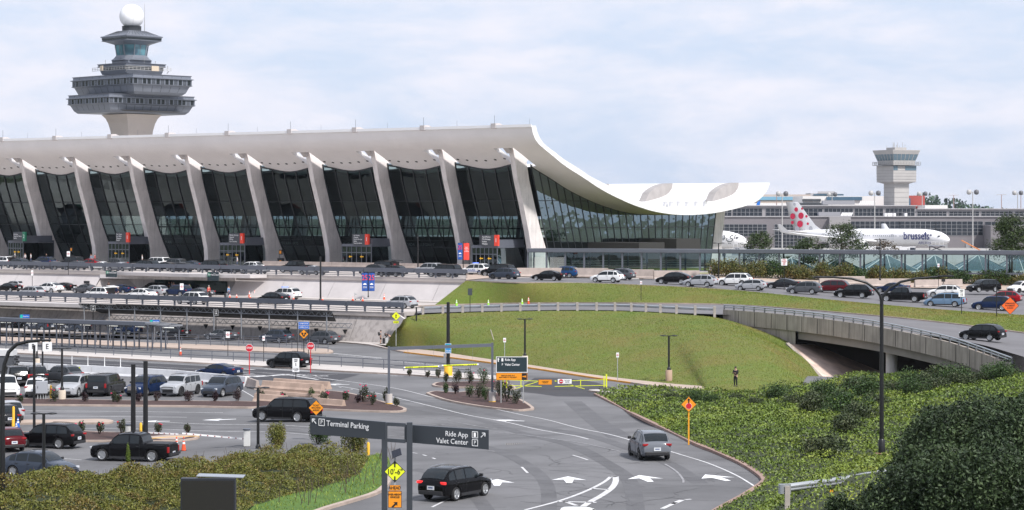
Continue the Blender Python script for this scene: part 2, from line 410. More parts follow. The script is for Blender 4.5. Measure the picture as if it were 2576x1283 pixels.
for x_ in (925, 985, 1183, 1228, 1285, 1352, 1422, 1490):
    u_ = (x_/1.974+2000)/1.5534; s_ = Tu(u_, 55); q = (s_, 55, uz(55)-.1)
    if s_ > S_END-.8: continue
    if v0 is None: v0 = vt.build('roof_vent', galv_l, roof_ob, q)
    else: o = v0.copy(); COL.objects.link(o); o.parent = roof_ob; o.location = q
rods = MB()
for n in range(NB0, NB1+1):
    rods.tube([(n*BAY+.3, .4, zl+.5), (n*BAY+.3, .4, zl+1.9)], .03, 5); rods.tube([(n*BAY+7.5, .1, zl), (n*BAY+7.5, .1, zl+1.2)], .018, 5)
o = rods.build('lightning_rods', steel_g, term); o['kind'] = 'stuff'
# front glass, one wall per bay ------------------------------------------
def g_t(z):
    pts = [(zz, t) for t, zz in back[1:8]]; pts.sort()
    if z <= pts[0][0]: return pts[0][1]
    for a, c in zip(pts[:-1], pts[1:]):
        if a[0] <= z <= c[0]: return a[1]+(c[1]-a[1])*(z-a[0])/(c[0]-a[0])
    return pts[-1][1]
def glass_top(s):
    z = 20.0
    for _ in range(30): z += .5*(roof_lo_z(g_t(z)-.35)+sag(s, 12)-z)
    return z+.3
HB = [CZ+1.2*(v-17.5) for v in (19.3, 15.75, 12.7)]
for n in range(NB0, NB1):
    g = MB(); s0, s1 = n*BAY+PW, (n+1)*BAY; nx = 6; rows = []
    for i in range(nx+1):
        s = s0+(s1-s0)*i/nx; zt = glass_top(s); rows.append([(s, g_t(z)-.25, z) for z in [Z_DEP+.1+(zt-Z_DEP-.1)*k/10 for k in range(11)]])
    g.grid(rows, False)
    go = g.build('glass_wall', tglass, term)
    m_ = MB()
    for i in range(6):
        s = s0+(s1-s0)*(i+(.03 if i == 0 else -.03 if i == 5 else 0))/5; zt = glass_top(s)
        zs = [Z_DEP+.1+(zt-Z_DEP-.1)*k/8 for k in range(9)]
        for a, c in zip(zs[:-1], zs[1:]): m_.bar((s, g_t(a)-.34, a), (s, g_t(c)-.34, c), .14, .2, up=(0, 1, 0))
    for z in HB: m_.bar((s0, g_t(z)-.32, z), (s1, g_t(z)-.32, z), .14, .1)
    for i in range(nx):
        sa, sb = s0+(s1-s0)*i/nx, s0+(s1-s0)*(i+1)/nx; za, zb = glass_top(sa)-.32, glass_top(sb)-.32
        m_.bar((sa, g_t(za)-.36, za), (sb, g_t(zb)-.36, zb), .16, .32)
    m_.build('mullions', steel_d, go)
# downlights in the soffit
dl = MB(); dl.lathe([(.0, .0), (.24, .0), (.24, .06), (.0, .06)], n=10); dlo = None
for n in range(NB0, NB1):
    for k in range(6):
        s = n*BAY+PW+2.0+k*(BAY-PW-4.0)/5; t = 6.3; z = roof_lo_z(t)+sag(s, t)-.08
        if dlo is None: dlo = dl.build('downlight', blackp, term, (s, t, z))
        else: o = dlo.copy(); COL.objects.link(o); o.parent = term; o.location = (s, t, z)
        (dlo if n == NB0 and k == 0 else o).rotation_euler = (R(-20), 0, 0)
# end wall --------------------------------------------------------------
SW = NB1*BAY+PW+.25
ew = MB(); nt_ = 24; tb0, tb1, tt0, tt1 = 15.3, 66.3, 9.2, 68.6
rows = []; bars = []
def ew_pt(f, g_):
    tb = tb0+(tb1-tb0)*f; tt_ = tt0+(tt1-tt0)*f; zt = roof_lo_z(tt_)+.25; z = Z_DEP+(zt-Z_DEP)*g_; return (SW, tb+(tt_-tb)*g_, z)
NM = 25
rows = [[ew_pt(i/NM, k/6) for k in range(7)] for i in range(NM+1)]
ew.grid(rows, False); eo = ew.build('end_glass_wall', eglass, term)
m_ = MB()
for i in range(NM+1): m_.bar(ew_pt(i/NM, 0), ew_pt(i/NM, 1), .16, .14, up=(1, 0, 0))
for zz in (HB[0], HB[1]-.3):
    prev = None
    for i in range(NM+1):
        a = Vector(ew_pt(i/NM, 0)); c = Vector(ew_pt(i/NM, 1))
        if c.z < zz: prev = None; continue
        p = a.lerp(c, (zz-a.z)/(c.z-a.z))
        if prev is not None: m_.bar(prev, p, .12, .12)
        prev = p
for i in range(NM): m_.bar(ew_pt(i/NM, .985), ew_pt((i+1)/NM, .985), .2, .3)
m_.bar((SW, tb0, Z_DEP+.2), (SW, tb1, Z_DEP+.2), .2, .3)
m_.build('mullions', steel_d, eo)
# inside: floor, rear glass, counters, zigzag bracing
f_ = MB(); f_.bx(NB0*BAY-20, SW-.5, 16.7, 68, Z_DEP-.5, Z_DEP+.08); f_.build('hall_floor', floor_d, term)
rg = MB(); zt = roof_lo_z(67)-.05
rg.add([(NB0*BAY-20, 67.3, Z_DEP), (SW-.3, 67.3, Z_DEP), (SW-.3, 68.2, zt), (NB0*BAY-20, 68.2, zt)], [(0, 1, 2, 3)])
ro = rg.build('rear_glass_wall', rglass, term)
z_ = MB()
for n in range(NB0, NB1):
    for k in range(5):
        a = n*BAY+1+k*(BAY-1)/5; w_ = (BAY-1)/5; z_.bar((a, 67.1, Z_DEP), (a+w_/2, 67.8, zt), .16, .16, up=(0, 1, 0)); z_.bar((a+w_/2, 67.8, zt), (a+w_, 67.1, Z_DEP), .16, .16, up=(0, 1, 0))
z_.bar((NB0*BAY, 67.4, 13.6), (SW, 67.4, 13.6), .2, .3); z_.build('braces', steel_d, ro)
k_ = MB()
for n in range(NB0, NB1+1):
    k_.bx(n*BAY+.5, n*BAY+11.6, 26, 34, Z_DEP, Z_DEP+4.4); k_.bx(n*BAY-3.0, n*BAY+9, 42, 50, Z_DEP, Z_DEP+4.9)
k_.bx(NB0*BAY-16, NB0*BAY-15, 17, 67, Z_DEP, 24)  # unseen block added across the left end to keep the hall dark
k_.build('counters_and_light_block', int_d, term)
def t_text(txt, size, s, t, z, m, name='lettering', **k): return text(txt, size, m, term, (s, t, z), 0, name, **k)
lett = mat('counter_letters', (.75, .73, .7), .6)
for n, ws in ((0, 'AMERICAN'), (1, 'FLY AIR'), (4, 'PORTER   SUN COUNTRY'), (3, 'BRITISH AIRWAYS'), (5, 'AIR CANADA   ALLEGIANT'), (6, 'DELTA        WESTJET'), (7, 'AIR PREMIA')):
    t_text(ws, .75, n*BAY+3.0, 25.9, Z_DEP+3.7, lett)
# entrances -------------------------------------------------------------
sgn = mat('sign_grey', (.055, .06, .07), .5); sgn_w = mat('sign_white', (.85, .85, .85), .5); red = mat('sign_red', (.80, .06, .03), .5); grn = mat('sign_green', (.02, .22, .12), .5)
yel = mat('sign_yellow', (.9, .5, .02), .5); dglass = glass('door_glass', (.18, .2, .21), .12)
ents = [(0, 'Emirates\nRoyal Air Maroc\nSaudia', '2', grn, (22, 107)), (2, 'Aer Lingus\nAir China\nEthiopian\nEtihad', '1', red, (0, 0)), (4, 'British Airways\nEgyptair\nPorter\nSun Country', '1', red, (0, 0)),
        (6, 'Air Premia\nAllegiant\nBreeze Airways\nDelta\nRoyal Jordanian', '1', red, (0, 0)), (8, 'AeroMexico\nITA Airways\nVolaris\nWestJet', '1', red, (0, 0))]
cent = [(20, 112), (272, 378), (552, 668), (859, 985), (1186, 1300)]
for i, (q, names, num, nm_, _) in enumerate(ents):
    sa = Tu(cent[i][0], 4.5); sb = Tu(cent[i][1], 10.0); vz = Z_DEP+.1
    e = MB(); W_ = sb-sa
    e.bx(0, W_, 0, 8, 3.55, 4.0); e.bx(W_*.35, W_, 0.3, 7.5, 4.0, 4.9)
    for k in range(7): e.bx(k*(W_-.12)/6, k*(W_-.12)/6+.12, 0, .12, 0, 3.55)
    for k in range(1, 5): e.bx(0, .12, k*2-.06, k*2+.06, 0, 3.55)
    e.bx(0, W_, .02, .1, 2.45, 2.6); e.bx(W_-.12, W_, 7.88, 8, 0, 3.55)
    lab = ['leftmost glazed entrance vestibule with green number two sign, by the left edge', 'glazed terminal entrance vestibule listing four airlines behind the red crossover', 'glazed terminal entrance vestibule straight above the second Arrival Door sign', 'glazed terminal entrance vestibule with the tallest five line sign', 'rightmost glazed entrance vestibule, behind the white police car'][i]
    v = thing('entrance_vestibule', lab, 'entrance', T(sa, 4.5, vz), TRZ, 'entrance vestibules along the terminal front')
    e.build('frame', steel_g, v)
    gl = MB(); gl.add([(0, .08, 0), (W_, .08, 0), (W_, .08, 3.5), (0, .08, 3.5)], [(0, 1, 2, 3)]); gl.add([(.06, 0, 0), (.06, 8, 0), (.06, 8, 3.5), (.06, 0, 3.5)], [(0, 1, 2, 3)]); gl.add([(W_-.06, 0, 0), (W_-.06, 8, 0), (W_-.06, 8, 3.5), (W_-.06, 0, 3.5)], [(3, 2, 1, 0)]); gl.build('glazing', dglass, v)
    bk = MB(); bk.bx(.3, W_-.2, 4.0, 4.1, 0, 3.5); bk.build('doors', int_d, v)
    for k in (1.6, W_*.62):
        a = MB(); a.prism([(0, .12), (.3, .35), (.3, .2), (.75, .2), (.75, .04), (.3, .04), (.3, -.1)], ((1, 0, 0), (0, 0, 1), (0, 1, 0)), (k, -.02, 1.7), .03); a.build('arrow_decal', yel, v)
    p = MB(); x0 = W_*.43; x1 = x0+2.6; p.bx(x0, x1, -.3, .1, 3.9, 5.7); p.add([(x0-1.9, 1.6, 3.9), (x0, -.28, 3.9), (x0, -.28, 5.7), (x0-1.9, 1.6, 5.7)], [(0, 1, 2, 3)])
    sg = p.build('sign_panel', sgn, v)
    text(names, .38 if i != 3 else .33, sgn_w, sg, (x0+.12, -.33, 4.8 if i else 4.85), name='lettering', squash=.9)
    p = MB(); p.bx(x1, x1+.75, -.31, .1, 3.9, 5.7); np_ = p.build('number_panel', nm_, v)
    text(num, .95, sgn_w, np_, (x1+.37, -.34, 4.8), align='CENTER')
# ================================================================ GROUND, DECKS, ROADS
asph = mat('asphalt', (.135, .133, .136), .9, var=.34, vs_=.10, bump=.25, bs=25, detail=10)
asph_d = mat('dark_asphalt', (.046, .045, .05), .88, var=.12, vs_=.25, bump=.2, bs=25)
asph_l = mat('worn_asphalt', (.15, .145, .15), .9, var=.14, vs_=.2, bump=.2, bs=20)
walk = mat('sidewalk_concrete', (.42, .33, .27), .9, var=.12, vs_=.4, bump=.1)
walk_l = mat('white_sidewalk', (.50, .46, .43), .9, var=.1, vs_=.4)
kerbm = mat('kerb_concrete', (.40, .32, .27), .9, var=.2, vs_=.8)
kerb_y = mat('kerb_orange_paint', (.65, .30, .05), .8, var=.15, vs_=1.5)
mulch = mat('mulch', (.085, .042, .036), .95, col2=(.035, .02, .018), vs_=3.5, bump=.8, bs=9)
deckp = mat('deck_pavement', (.46, .415, .385), .9, var=.15, vs_=.25, bump=.1)
grassm = mat('lawn', (.095, .15, .016), .95, col2=(.15, .135, .03), vs_=.12, bump=.5, bs=6, detail=12)
lawn2 = mat('lush_lawn', (.085, .16, .02), .95, col2=(.055, .11, .018), vs_=.5, bump=.5, bs=9, detail=10)
paint = mat('road_paint', (.70, .70, .70), .75, col2=(.42, .41, .41), vs_=2.5, detail=8)
paint_f = mat('faded_road_paint', (.36, .355, .36), .8, col2=(.16, .155, .16), vs_=1.6, detail=8)
soil = mat('embankment_soil', (.03, .045, .014), .95, col2=(.035, .04, .015), vs_=.5, bump=.5)
crackm = mat('tar_crack', (.055, .054, .056), .7)
def zbank_r(x, y):
    """shrub bank on the right: rises from the kerb towards the lens"""
    q = smooth01((128-y)/44)*smooth01((x-6)/8)
    return 4.6*q
def mesh_region(poly, zf, res=3.0, name='region', material=None, kerb=0.0, off=0.0, kmat=None, kw=.18):
    """fill a ground outline with a sheet that follows the height function"""
    P = [Vector((p.x, p.y)) for p in resample([Vector((q.x, q.y, 0)) for q in poly]+[Vector((poly[0].x, poly[0].y, 0))], res)[:-1]]
    xs = [p.x for p in P]; ys = [p.y for p in P]
    inn = []
    def inside(x, y):
        c = False; j = len(P)-1
        for i in range(len(P)):
            if (P[i].y > y) != (P[j].y > y) and x < (P[j].x-P[i].x)*(y-P[i].y)/(P[j].y-P[i].y)+P[i].x: c = not c
            j = i
        return c
    nx = int((max(xs)-min(xs))/res); ny = int((max(ys)-min(ys))/res)
    for i in range(1, nx+1):
        for j in range(1, ny+1):
            x, y = min(xs)+i*res, min(ys)+j*res
            if inside(x, y) and min((p.x-x)**2+(p.y-y)**2 for p in P) > (res*.4)**2: inn.append(Vector((x, y)))
    n = len(P); pts = P+inn
    vs2, es, fs, *_ = geometry.delaunay_2d_cdt(pts, [(i, (i+1) % n) for i in range(n)], [list(range(n))], 1, 1e-5)
    b = MB(); b.m(material)
    V = [(v.x, v.y, zf(v.x, v.y)+off+kerb) for v in vs2]
    F = []
    for f in fs:
        a, c, d = [vs2[i] for i in f[:3]]
        F.append(tuple(f) if (c-a).cross(d-a) > 0 else tuple(reversed(f)))
    b.add(V, F, True)
    if kerb:
        b.m(kmat or material); N_ = len(P)
        for i in range(N_):
            p, q = P[i], P[(i+1) % N_]
            z0, z1 = zf(p.x, p.y)+off, zf(q.x, q.y)+off
            b.add([(p.x, p.y, z0-.12), (q.x, q.y, z1-.12), (q.x, q.y, z1+kerb), (p.x, p.y, z0+kerb)], [(0, 1, 2, 3), (3, 2, 1, 0)][:1])
    return b.build(name, None)
def offset_poly(poly, d):
    """move a closed outline inwards (d > 0) by about d"""
    n = len(poly); A = sum(poly[i].x*poly[(i+1) % n].y-poly[(i+1) % n].x*poly[i].y for i in range(n)); sg_ = 1 if A > 0 else -1; out = []
    for i in range(n):
        a, b_, c = poly[i-1], poly[i], poly[(i+1) % n]
        e1 = (b_-a); e2 = (c-b_); e1.z = e2.z = 0
        if e1.length < 1e-5 or e2.length < 1e-5: out.append(b_.copy()); continue
        n1 = Vector((-e1.y, e1.x, 0)).normalized(); n2 = Vector((-e2.y, e2.x, 0)).normalized(); m_ = (n1+n2)
        if m_.length < .3: m_ = n1
        m_.normalize(); k = 1/max(.5, m_.dot(n1)); out.append(b_+m_*(d*k*sg_))
    return out
def ribbon(P, wd, zf, name='lane_line', m=None, off=.012, dash=None, obj=None):
    """painted line of width wd along the ground points P"""
    b = obj or MB(); Q = resample([Vector((p.x, p.y, 0)) for p in P], 1.2 if dash is None else .5)
    L_ = 0; on = True; seg = []
    def emit(sg):
        if len(sg) < 2: return
        A, B = [], []
        for i, p in enumerate(sg):
            d = (sg[min(i+1, len(sg)-1)]-sg[max(0, i-1)]).normalized(); q = Vector((-d.y, d.x, 0))*wd/2
            for S, pp in ((A, p+q), (B, p-q)): S.append((pp.x, pp.y, zf(pp.x, pp.y)+off))
        b.strip(B, A)
    for i, p in enumerate(Q):
        if i: L_ += (p-Q[i-1]).length
        if dash:
            ph = L_ % (dash[0]+dash[1]); o_ = ph < dash[0]
            if o_: seg.append(p)
            else: emit(seg); seg = []
        else: seg.append(p)
    emit(seg)
    if obj is None and b.v: struct(b.build(name, m or paint))
    return b
# far and wide ground ---------------------------------------------------
b = MB(); b.box((0, 4200, -3.7), (16000, 8600, .1)); struct(b.build('terrain', mat('far_ground', (.085, .095, .05), .95, var=.2, vs_=.004)))
# airfield apron behind the terminal
AP = 3.6
b = MB(); b.add([(-260, 505, AP), (-150, 520, AP), (60, 412, AP), (420, 412, AP), (700, 1400, AP), (-400, 1400, AP)], [(0, 1, 2, 3, 4, 5)])
b.add([(60, 412, AP), (420, 412, AP), (420, 412, AP-6), (60, 412, AP-6)], [(0, 1, 2, 3)])
struct(b.build('apron', mat('apron_concrete', (.36, .35, .33), .9, var=.1, vs_=.05)))
# lower asphalt ---------------------------------------------------------
def grid_ground(x0, x1, y0, y1, st, zf, name, m, off=0):
    nx, ny = int((x1-x0)/st), int((y1-y0)/st)
    rows = [[(x0+i*(x1-x0)/nx, y0+j*(y1-y0)/ny, zf(x0+i*(x1-x0)/nx, y0+j*(y1-y0)/ny)+off) for i in range(nx+1)] for j in range(ny+1)]
    b = MB(); b.grid(rows, True); return b.build(name, m)
struct(grid_ground(-95, 75, 30, 305, 2.5, zbase, 'road', asph))
Z0 = lambda x, y: zbase(x, y)
# walls of the two decks: local terminal frame
decks = thing('retaining_wall', 'long sloped concrete retaining wall below the departures roadway', 'retaining wall', T(0, 0, 0), TRZ)
TD0, TD1 = -38.5, -73.0                          # outer edges of the departures and arrivals decks
SL = -40
SDE = Tu(1172, TD0); SAE = Tu(1012, TD1)          # right hand ends of the walls
dk = MB(); dk.bx(SL, SDE+2, TD0, 16.8, Z_DEP-.5, Z_DEP); o = dk.build('departures_road', deckp, None, T(0, 0, 0), TRZ); struct(o)
dk = MB(); dk.bx(SL, SDE+14, TD1, TD0+.5, Z_ARR-.5, Z_ARR); o = dk.build('arrivals_road', deckp, None, T(0, 0, 0), TRZ); struct(o)
dk = MB(); dk.bx(SL, SDE+30, TD0-5.2, TD0-1.2, Z_ARR, Z_ARR+.13); o = dk.build('arrivals_sidewalk', walk_l, None, T(0, 0, 0), TRZ); struct(o)
dk = MB(); dk.bx(SL, SDE+10, 5.0, 16.0, Z_DEP, Z_DEP+.14); o = dk.build('departures_sidewalk', walk_l, None, T(0, 0, 0), TRZ); struct(o)
def batter_wall(s0, s1, t_top, z_top, z_bot, run, root, seg=9.5, mm=conc_l):
    """sloped wall panels with a straight upright band at the top"""
    b = MB(); n = max(1, round((s1-s0)/seg)); w_ = (s1-s0)/n
    for i in range(n):
        a, c = s0+i*w_+.02, s0+(i+1)*w_-.02
        b.add([(a, t_top-run, z_bot), (c, t_top-run, z_bot), (c, t_top+.25, z_top-.75), (a, t_top+.25, z_top-.75)], [(0, 1, 2, 3)])
        b.add([(a, t_top+.25, z_top-.75), (c, t_top+.25, z_top-.75), (c, t_top-.05, z_top), (a, t_top-.05, z_top)], [(0, 1, 2, 3)])
    b.bx(s0, s1, t_top+.3, t_top+.8, z_bot, z_top-.05)
    return b.build('wall_panels', mm, root)
OPA, OPB = Tu(330, TD0), Tu(545, TD0)              # arrivals door recess
batter_wall(SL, OPA-7, TD0, Z_DEP+.05, Z_ARR, 1.7, decks)
batter_wall(OPB+4, SDE+5, TD0, Z_DEP+.05, Z_ARR, 1.7, decks)
# recess with dark glass doors and curved cheeks
b = MB(); b.bx(OPA-7, OPB+4, TD0+3.5, TD0+4, Z_ARR, Z_DEP-.5); b.build('recess_back', conc, decks)
b = MB(); b.bx(OPA+2, OPB-1, TD0+3.2, TD0+3.4, Z_ARR+.1, Z_DEP-1.1); b.build('glass_doors', tglass, decks)
b = MB(); b.bx(OPA-7, OPB+4, TD0-.1, TD0+3.5, Z_DEP-1.1, Z_DEP-.5); b.build('lintel', conc, decks)
for sa, sg_ in ((OPA-7, 1), (OPB+4, -1)):
    b = MB(); n = 10
    A = [(sa+sg_*(6.0*(1-math.cos(k/n*math.pi/2))), TD0-1.7+5.2*math.sin(k/n*math.pi/2), Z_ARR) for k in range(n+1)]
    B = [(sa+sg_*(2.5*(1-math.cos(k/n*math.pi/2))), TD0+.2+3.3*math.sin(k/n*math.pi/2), Z_DEP-1.1) for k in range(n+1)]
    b.strip(A, B, True); b.strip(B, A, True); b.build('curved_cheek', conc_l, decks)
# crossover slab projecting over the arrivals road
xo = thing('crossover_slab', 'thin concrete canopy slab projecting below the upper guardrail over the Arrival Doors', 'slab', T(0, 0, 0), TRZ)
sx0, sx1 = Tu(250, TD0-3), Tu(640, TD0-3)
b = MB(); b.prism([(sx0, TD0-.2), (sx1, TD0-.2), (sx1-.5, TD0-3.4), (sx1-12, TD0-4.6), (sx0+4, TD0-2.8), (sx0, TD0-.4)], ((1, 0, 0), (0, 1, 0), (0, 0, 1)), (0, 0, Z_DEP-.45), .5); b.build('slab', conc_l, xo, bevel=.05)
xo2 = thing('crossover_slab', 'thin concrete slab projecting from the lower guardrail, at the left edge above the near canopy', 'slab', T(0, 0, 0), TRZ)
sx1 = Tu(255, TD1-3)
b = MB(); b.prism([(SL, TD1-.2), (sx1, TD1-.2), (sx1-.5, TD1-2.8), (sx1-14, TD1-4.0), (SL, TD1-3.6)], ((1, 0, 0), (0, 1, 0), (0, 0, 1)), (0, 0, Z_ARR-.5), .5); b.build('slab', conc_l, xo2, bevel=.05)
low_w = thing('retaining_wall', 'dark stained concrete wall behind the row of black taxis, under the arrivals road', 'retaining wall', T(0, 0, 0), TRZ)
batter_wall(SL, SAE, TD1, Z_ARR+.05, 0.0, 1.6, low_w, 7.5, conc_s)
b = MB(); b.prism([(SAE+.1, Z_ARR), (SAE+.1, -.3), (SAE+8.5, -.2)], ((1, 0, 0), (0, 0, 1), (0, 1, 0)), (0, TD1-1.4, 0), .4); b.build('wing_coping', conc_l, low_w)
# guardrails of the decks ------------------------------------------------
def deck_rail(name, label, s0, s1, t, z, seg=4.6, group=None):
    root = thing(name, label, 'guardrail', T(0, 0, 0), TRZ, group)
    b = MB(); n = int((s1-s0)/9.2); w_ = (s1-s0)/n
    for i in range(n): b.bx(s0+i*w_+.03, s0+(i+1)*w_-.25, t-.14, t+.14, z+.68, z+1.3)
    b.bx(s0, s1, t-.05, t+.08, z+.74, z+1.24); b.build('beam', steel_g, root)
    pb = MB(); k = 0; s = s0+.5
    post = MB(); post.bx(-.09, .09, -.1, .1, 0, .7); post.bx(-.2, .2, -.2, .1, .62, .68); p0 = None
    while s < s1:
        if p0 is None: p0 = post.build('post', steel_g, root, (s, t, z))
        else: o = p0.copy(); COL.objects.link(o); o.parent = root; o.location = (s, t, z)
        s += seg/1.5
    b = MB()
    for zz in (.2, .45): b.tube([(s0, t-.02, z+zz), (s1, t-.02, z+zz)], .05, 6)
    b.build('lower_rails', steel_g, root)
    return root
r1 = deck_rail('guardrail', 'upper grey box beam guardrail along the outer edge of the departures road', SL, SDE, TD0+.3, Z_DEP+.05)
r2 = deck_rail('guardrail', 'lower grey box beam guardrail along the outer edge of the arrivals road', SL, SAE, TD1+.3, Z_ARR+.05)
# embankment and ramp roads to the right ---------------------------------
def PL(pts): return [PH(*p) for p in pts]
A_far = spline(PL([(1172, 706, 9.35), (1325, 697, 9.35), (1640, 703, 9.6), (1867, 707, 9.9), (2186, 722, 10.8), (2400, 728, 11.2), (2700, 738, 11.6)]), 6)
A_near = spline(PL([(1172, 707.5, 9.4), (1300, 712, 9.4), (1480, 714, 9.5), (1700, 723, 9.85), (1867, 734, 10.35), (2080, 756, 10.95), (2321, 778, 11.6), (2600, 797, 12.3)]), 6)
B_far = spline(PL([(1050, 771, 12.62), (1223, 765, 12.3), (1440, 763, 11.9), (1626, 764, 11.6), (1867, 769, 11.6), (2198, 795, 11.95), (2425, 819, 12.6), (2620, 845, 13.1)]), 6)
B_near = spline(PL([(1045, 788, 12.62), (1223, 783, 12.3), (1400, 780, 12.0), (1560, 781, 11.9), (1700, 787, 11.9), (1867, 794, 12.0), (2009, 806, 12.1), (2198, 826, 12.3), (2425, 858, 12.75), (2560, 893, 13.2), (2640, 920, 13.4)]), 6)
def even(P, n):
    L_ = [0]
    for a, c in zip(P[:-1], P[1:]): L_.append(L_[-1]+(c-a).length)
    out = []; j = 0
    for i in range(n):
        d = L_[-1]*i/(n-1)
        while j < len(L_)-2 and L_[j+1] < d: j += 1
        out.append(P[j].lerp(P[j+1], (d-L_[j])/max(1e-6, L_[j+1]-L_[j])))
    return out
def sheet(A, B, n, m, name, k=6, bulge=None, dz=0):
    A = even(A, n); B = even(B, n); b = MB(); rows = []
    for i in range(n):
        r_ = [A[i].lerp(B[i], j/k)+Vector((0, 0, dz+(bulge(i/(n-1), j/k) if bulge else 0))) for j in range(k+1)]; rows.append(r_)
    b.grid(rows, True, flip=True); return b.build(name, m)
up = Vector((0, 0, 1))
struct(sheet(A_far, A_near, 60, asph_l, 'departures_exit_road'))
# kerb and ground between exit road and walkway
W_far = PL([(1172, 690, 9.3), (1500, 690, 9.2), (1867, 690, 9.2), (2186, 698, 10.0), (2400, 703, 10.4), (2750, 712, 10.8)])
struct(sheet([p+up*.1 for p in W_far], [p+up*.12 for p in A_far], 50, walk, 'roadside_pavement'))
struct(sheet(PL([(1100, 640, 7.3), (1500, 642, 7.5), (1867, 648, 7.9), (2186, 655, 8.6), (2750, 665, 9.3)]) if False else [p+Vector((0, 70, -.6)) for p in W_far], [p+up*.08 for p in W_far], 50, grassm, 'back_lawn'))
# upper verge
struct(sheet([p+up*.1 for p in A_near], [p+up*.12 for p in B_far[2:]], 70, grassm, 'upper_grass_bank', 10, bulge=lambda a, c: .35*math.sin(math.pi*c)*smooth01(a*6)))
b = MB()
for E, o1, o2 in ((A_near, .0, -.22), (B_far, -.15, .12)):
    E = even(E, 90)
    for a, c in zip(E[:-1], E[1:]):
        d = (c-a).normalized(); q = Vector((-d.y, d.x, 0))
        b.bar(a+q*.0+up*.06, c+up*.06, .22, .16)
struct(b.build('kerb', kerbm))
struct(sheet(B_far, B_near, 70, asph_l, 'ramp_road'))
# lower embankment: from the ramp road down to the sidewalk
SW_far = GL([(975, 872), (1004, 878), (1088, 885), (1200, 902), (1326, 920), (1492, 946), (1671, 967), (1757, 974), (1800, 978)])
SW_near = GL([(940, 868), (1002, 885), (1061, 893), (1138, 902), (1246, 916), (1357, 931), (1492, 952), (1595, 966), (1649, 974), (1760, 984)])
struct(sheet([p+up*.15 for p in spline(SW_far, 4)], [p+up*.15 for p in spline(SW_near, 4)], 50, walk, 'sidewalk', 1))
b = MB(); E = even(spline(SW_near, 4), 60); bo = MB()
for i, (a, c) in enumerate(zip(E[:-1], E[1:])): (bo if 12 <= i <= 50 else b).bar(a+up*.07, c+up*.07, .2, .17)
struct(b.build('kerb', kerbm)); struct(bo.build('painted_kerb', kerb_y))
# bridge: parapet line, abutments and underpass
IB = 0
EM_top = [p for p in spline(PL([(1015, 803, 12.75), (1060, 792, 12.7), (1223, 785, 12.3), (1400, 782, 12.0), (1560, 783, 11.9), (1700, 790, 11.95)])+[PY(1820, 803, 275), PY(1960, 850, 267), PY(1985, 868, 265)], 6)]
EM_bot = spline([SW_far[0]+Vector((-.5, .4, 0))]+SW_far[1:-1]+[G(1800, 992), G(1900, 996), G(1995, 984), PY(2082, 966, 239)], 6)
def bulge(a, c): return .9*math.sin(math.pi*c)*(.5+.5*math.sin(a*9))*smooth01(a*8)*smooth01((1-a)*5)-.15*math.sin(3*math.pi*c)
struct(sheet(EM_top, EM_bot, 80, grassm, 'grass_embankment', 14, bulge=bulge))
bridge = thing('road_bridge', 'curved weathered concrete road bridge with dark streaks under the ramp', 'bridge')
pc = mat('bridge_concrete', (.36, .315, .27), .9, var=.18, vs_=.4, streak=.5, bump=.15)
par_top = spline([PY(*p) for p in [(1818, 779, 277), (1867, 782, 273.5), (1950, 789, 268), (2009, 795, 263.5), (2098, 806, 257), (2198, 821, 249.5), (2294, 840, 242), (2388, 862, 234.5), (2460, 886, 228), (2540, 915, 219)]], 5)
par_top = even(par_top, 40)
def shadow_off(E, i): d = (E[min(i+1, len(E)-1)]-E[max(0, i-1)]).normalized(); return Vector((-d.y, d.x, 0))
def pz(i):  # parapet face height
    return 1.75 if i > 9 else 2.0
b = MB(); n = len(par_top)
out = [p for p in par_top]; inn = [p+shadow_off(par_top, i)*.4 for i, p in enumerate(par_top)]
low_ = [p-up*1.75-shadow_off(par_top, i)*.02 for i, p in enumerate(par_top)]
b.strip([tuple(p) for p in low_], [tuple(p) for p in out]); b.strip([tuple(p) for p in out], [tuple(p) for p in inn]); b.strip([tuple(p) for p in inn], [tuple(p-up*.9) for p in inn])
b.build('parapet', pc, bridge)
b = MB()
for i in range(2, n, 2): p = par_top[i]; q = shadow_off(par_top, i); b.bar(p-q*.02-up*.05, p-q*.04-up*1.72, .05, .02)
b.bar(par_top[0], par_top[0], .1, .1)
b.build('parapet_joints', mat('joint_dark', (.06, .055, .05), .9), bridge)
b = MB(); st = 9
ga = [p-up*1.72+shadow_off(par_top, i)*.5 for i, p in enumerate(par_top)][st:]; gb = [p-up*.95 for p in ga]
b.strip([tuple(p) for p in gb], [tuple(p) for p in ga]); far_ = [p+shadow_off(par_top, i+st)*17 for i, p in enumerate(gb)]; b.strip([tuple(p) for p in gb], [tuple(p) for p in far_]); b.build('girder', mat('girder_concrete', (.25, .225, .20), .9, var=.12, vs_=.4), bridge)
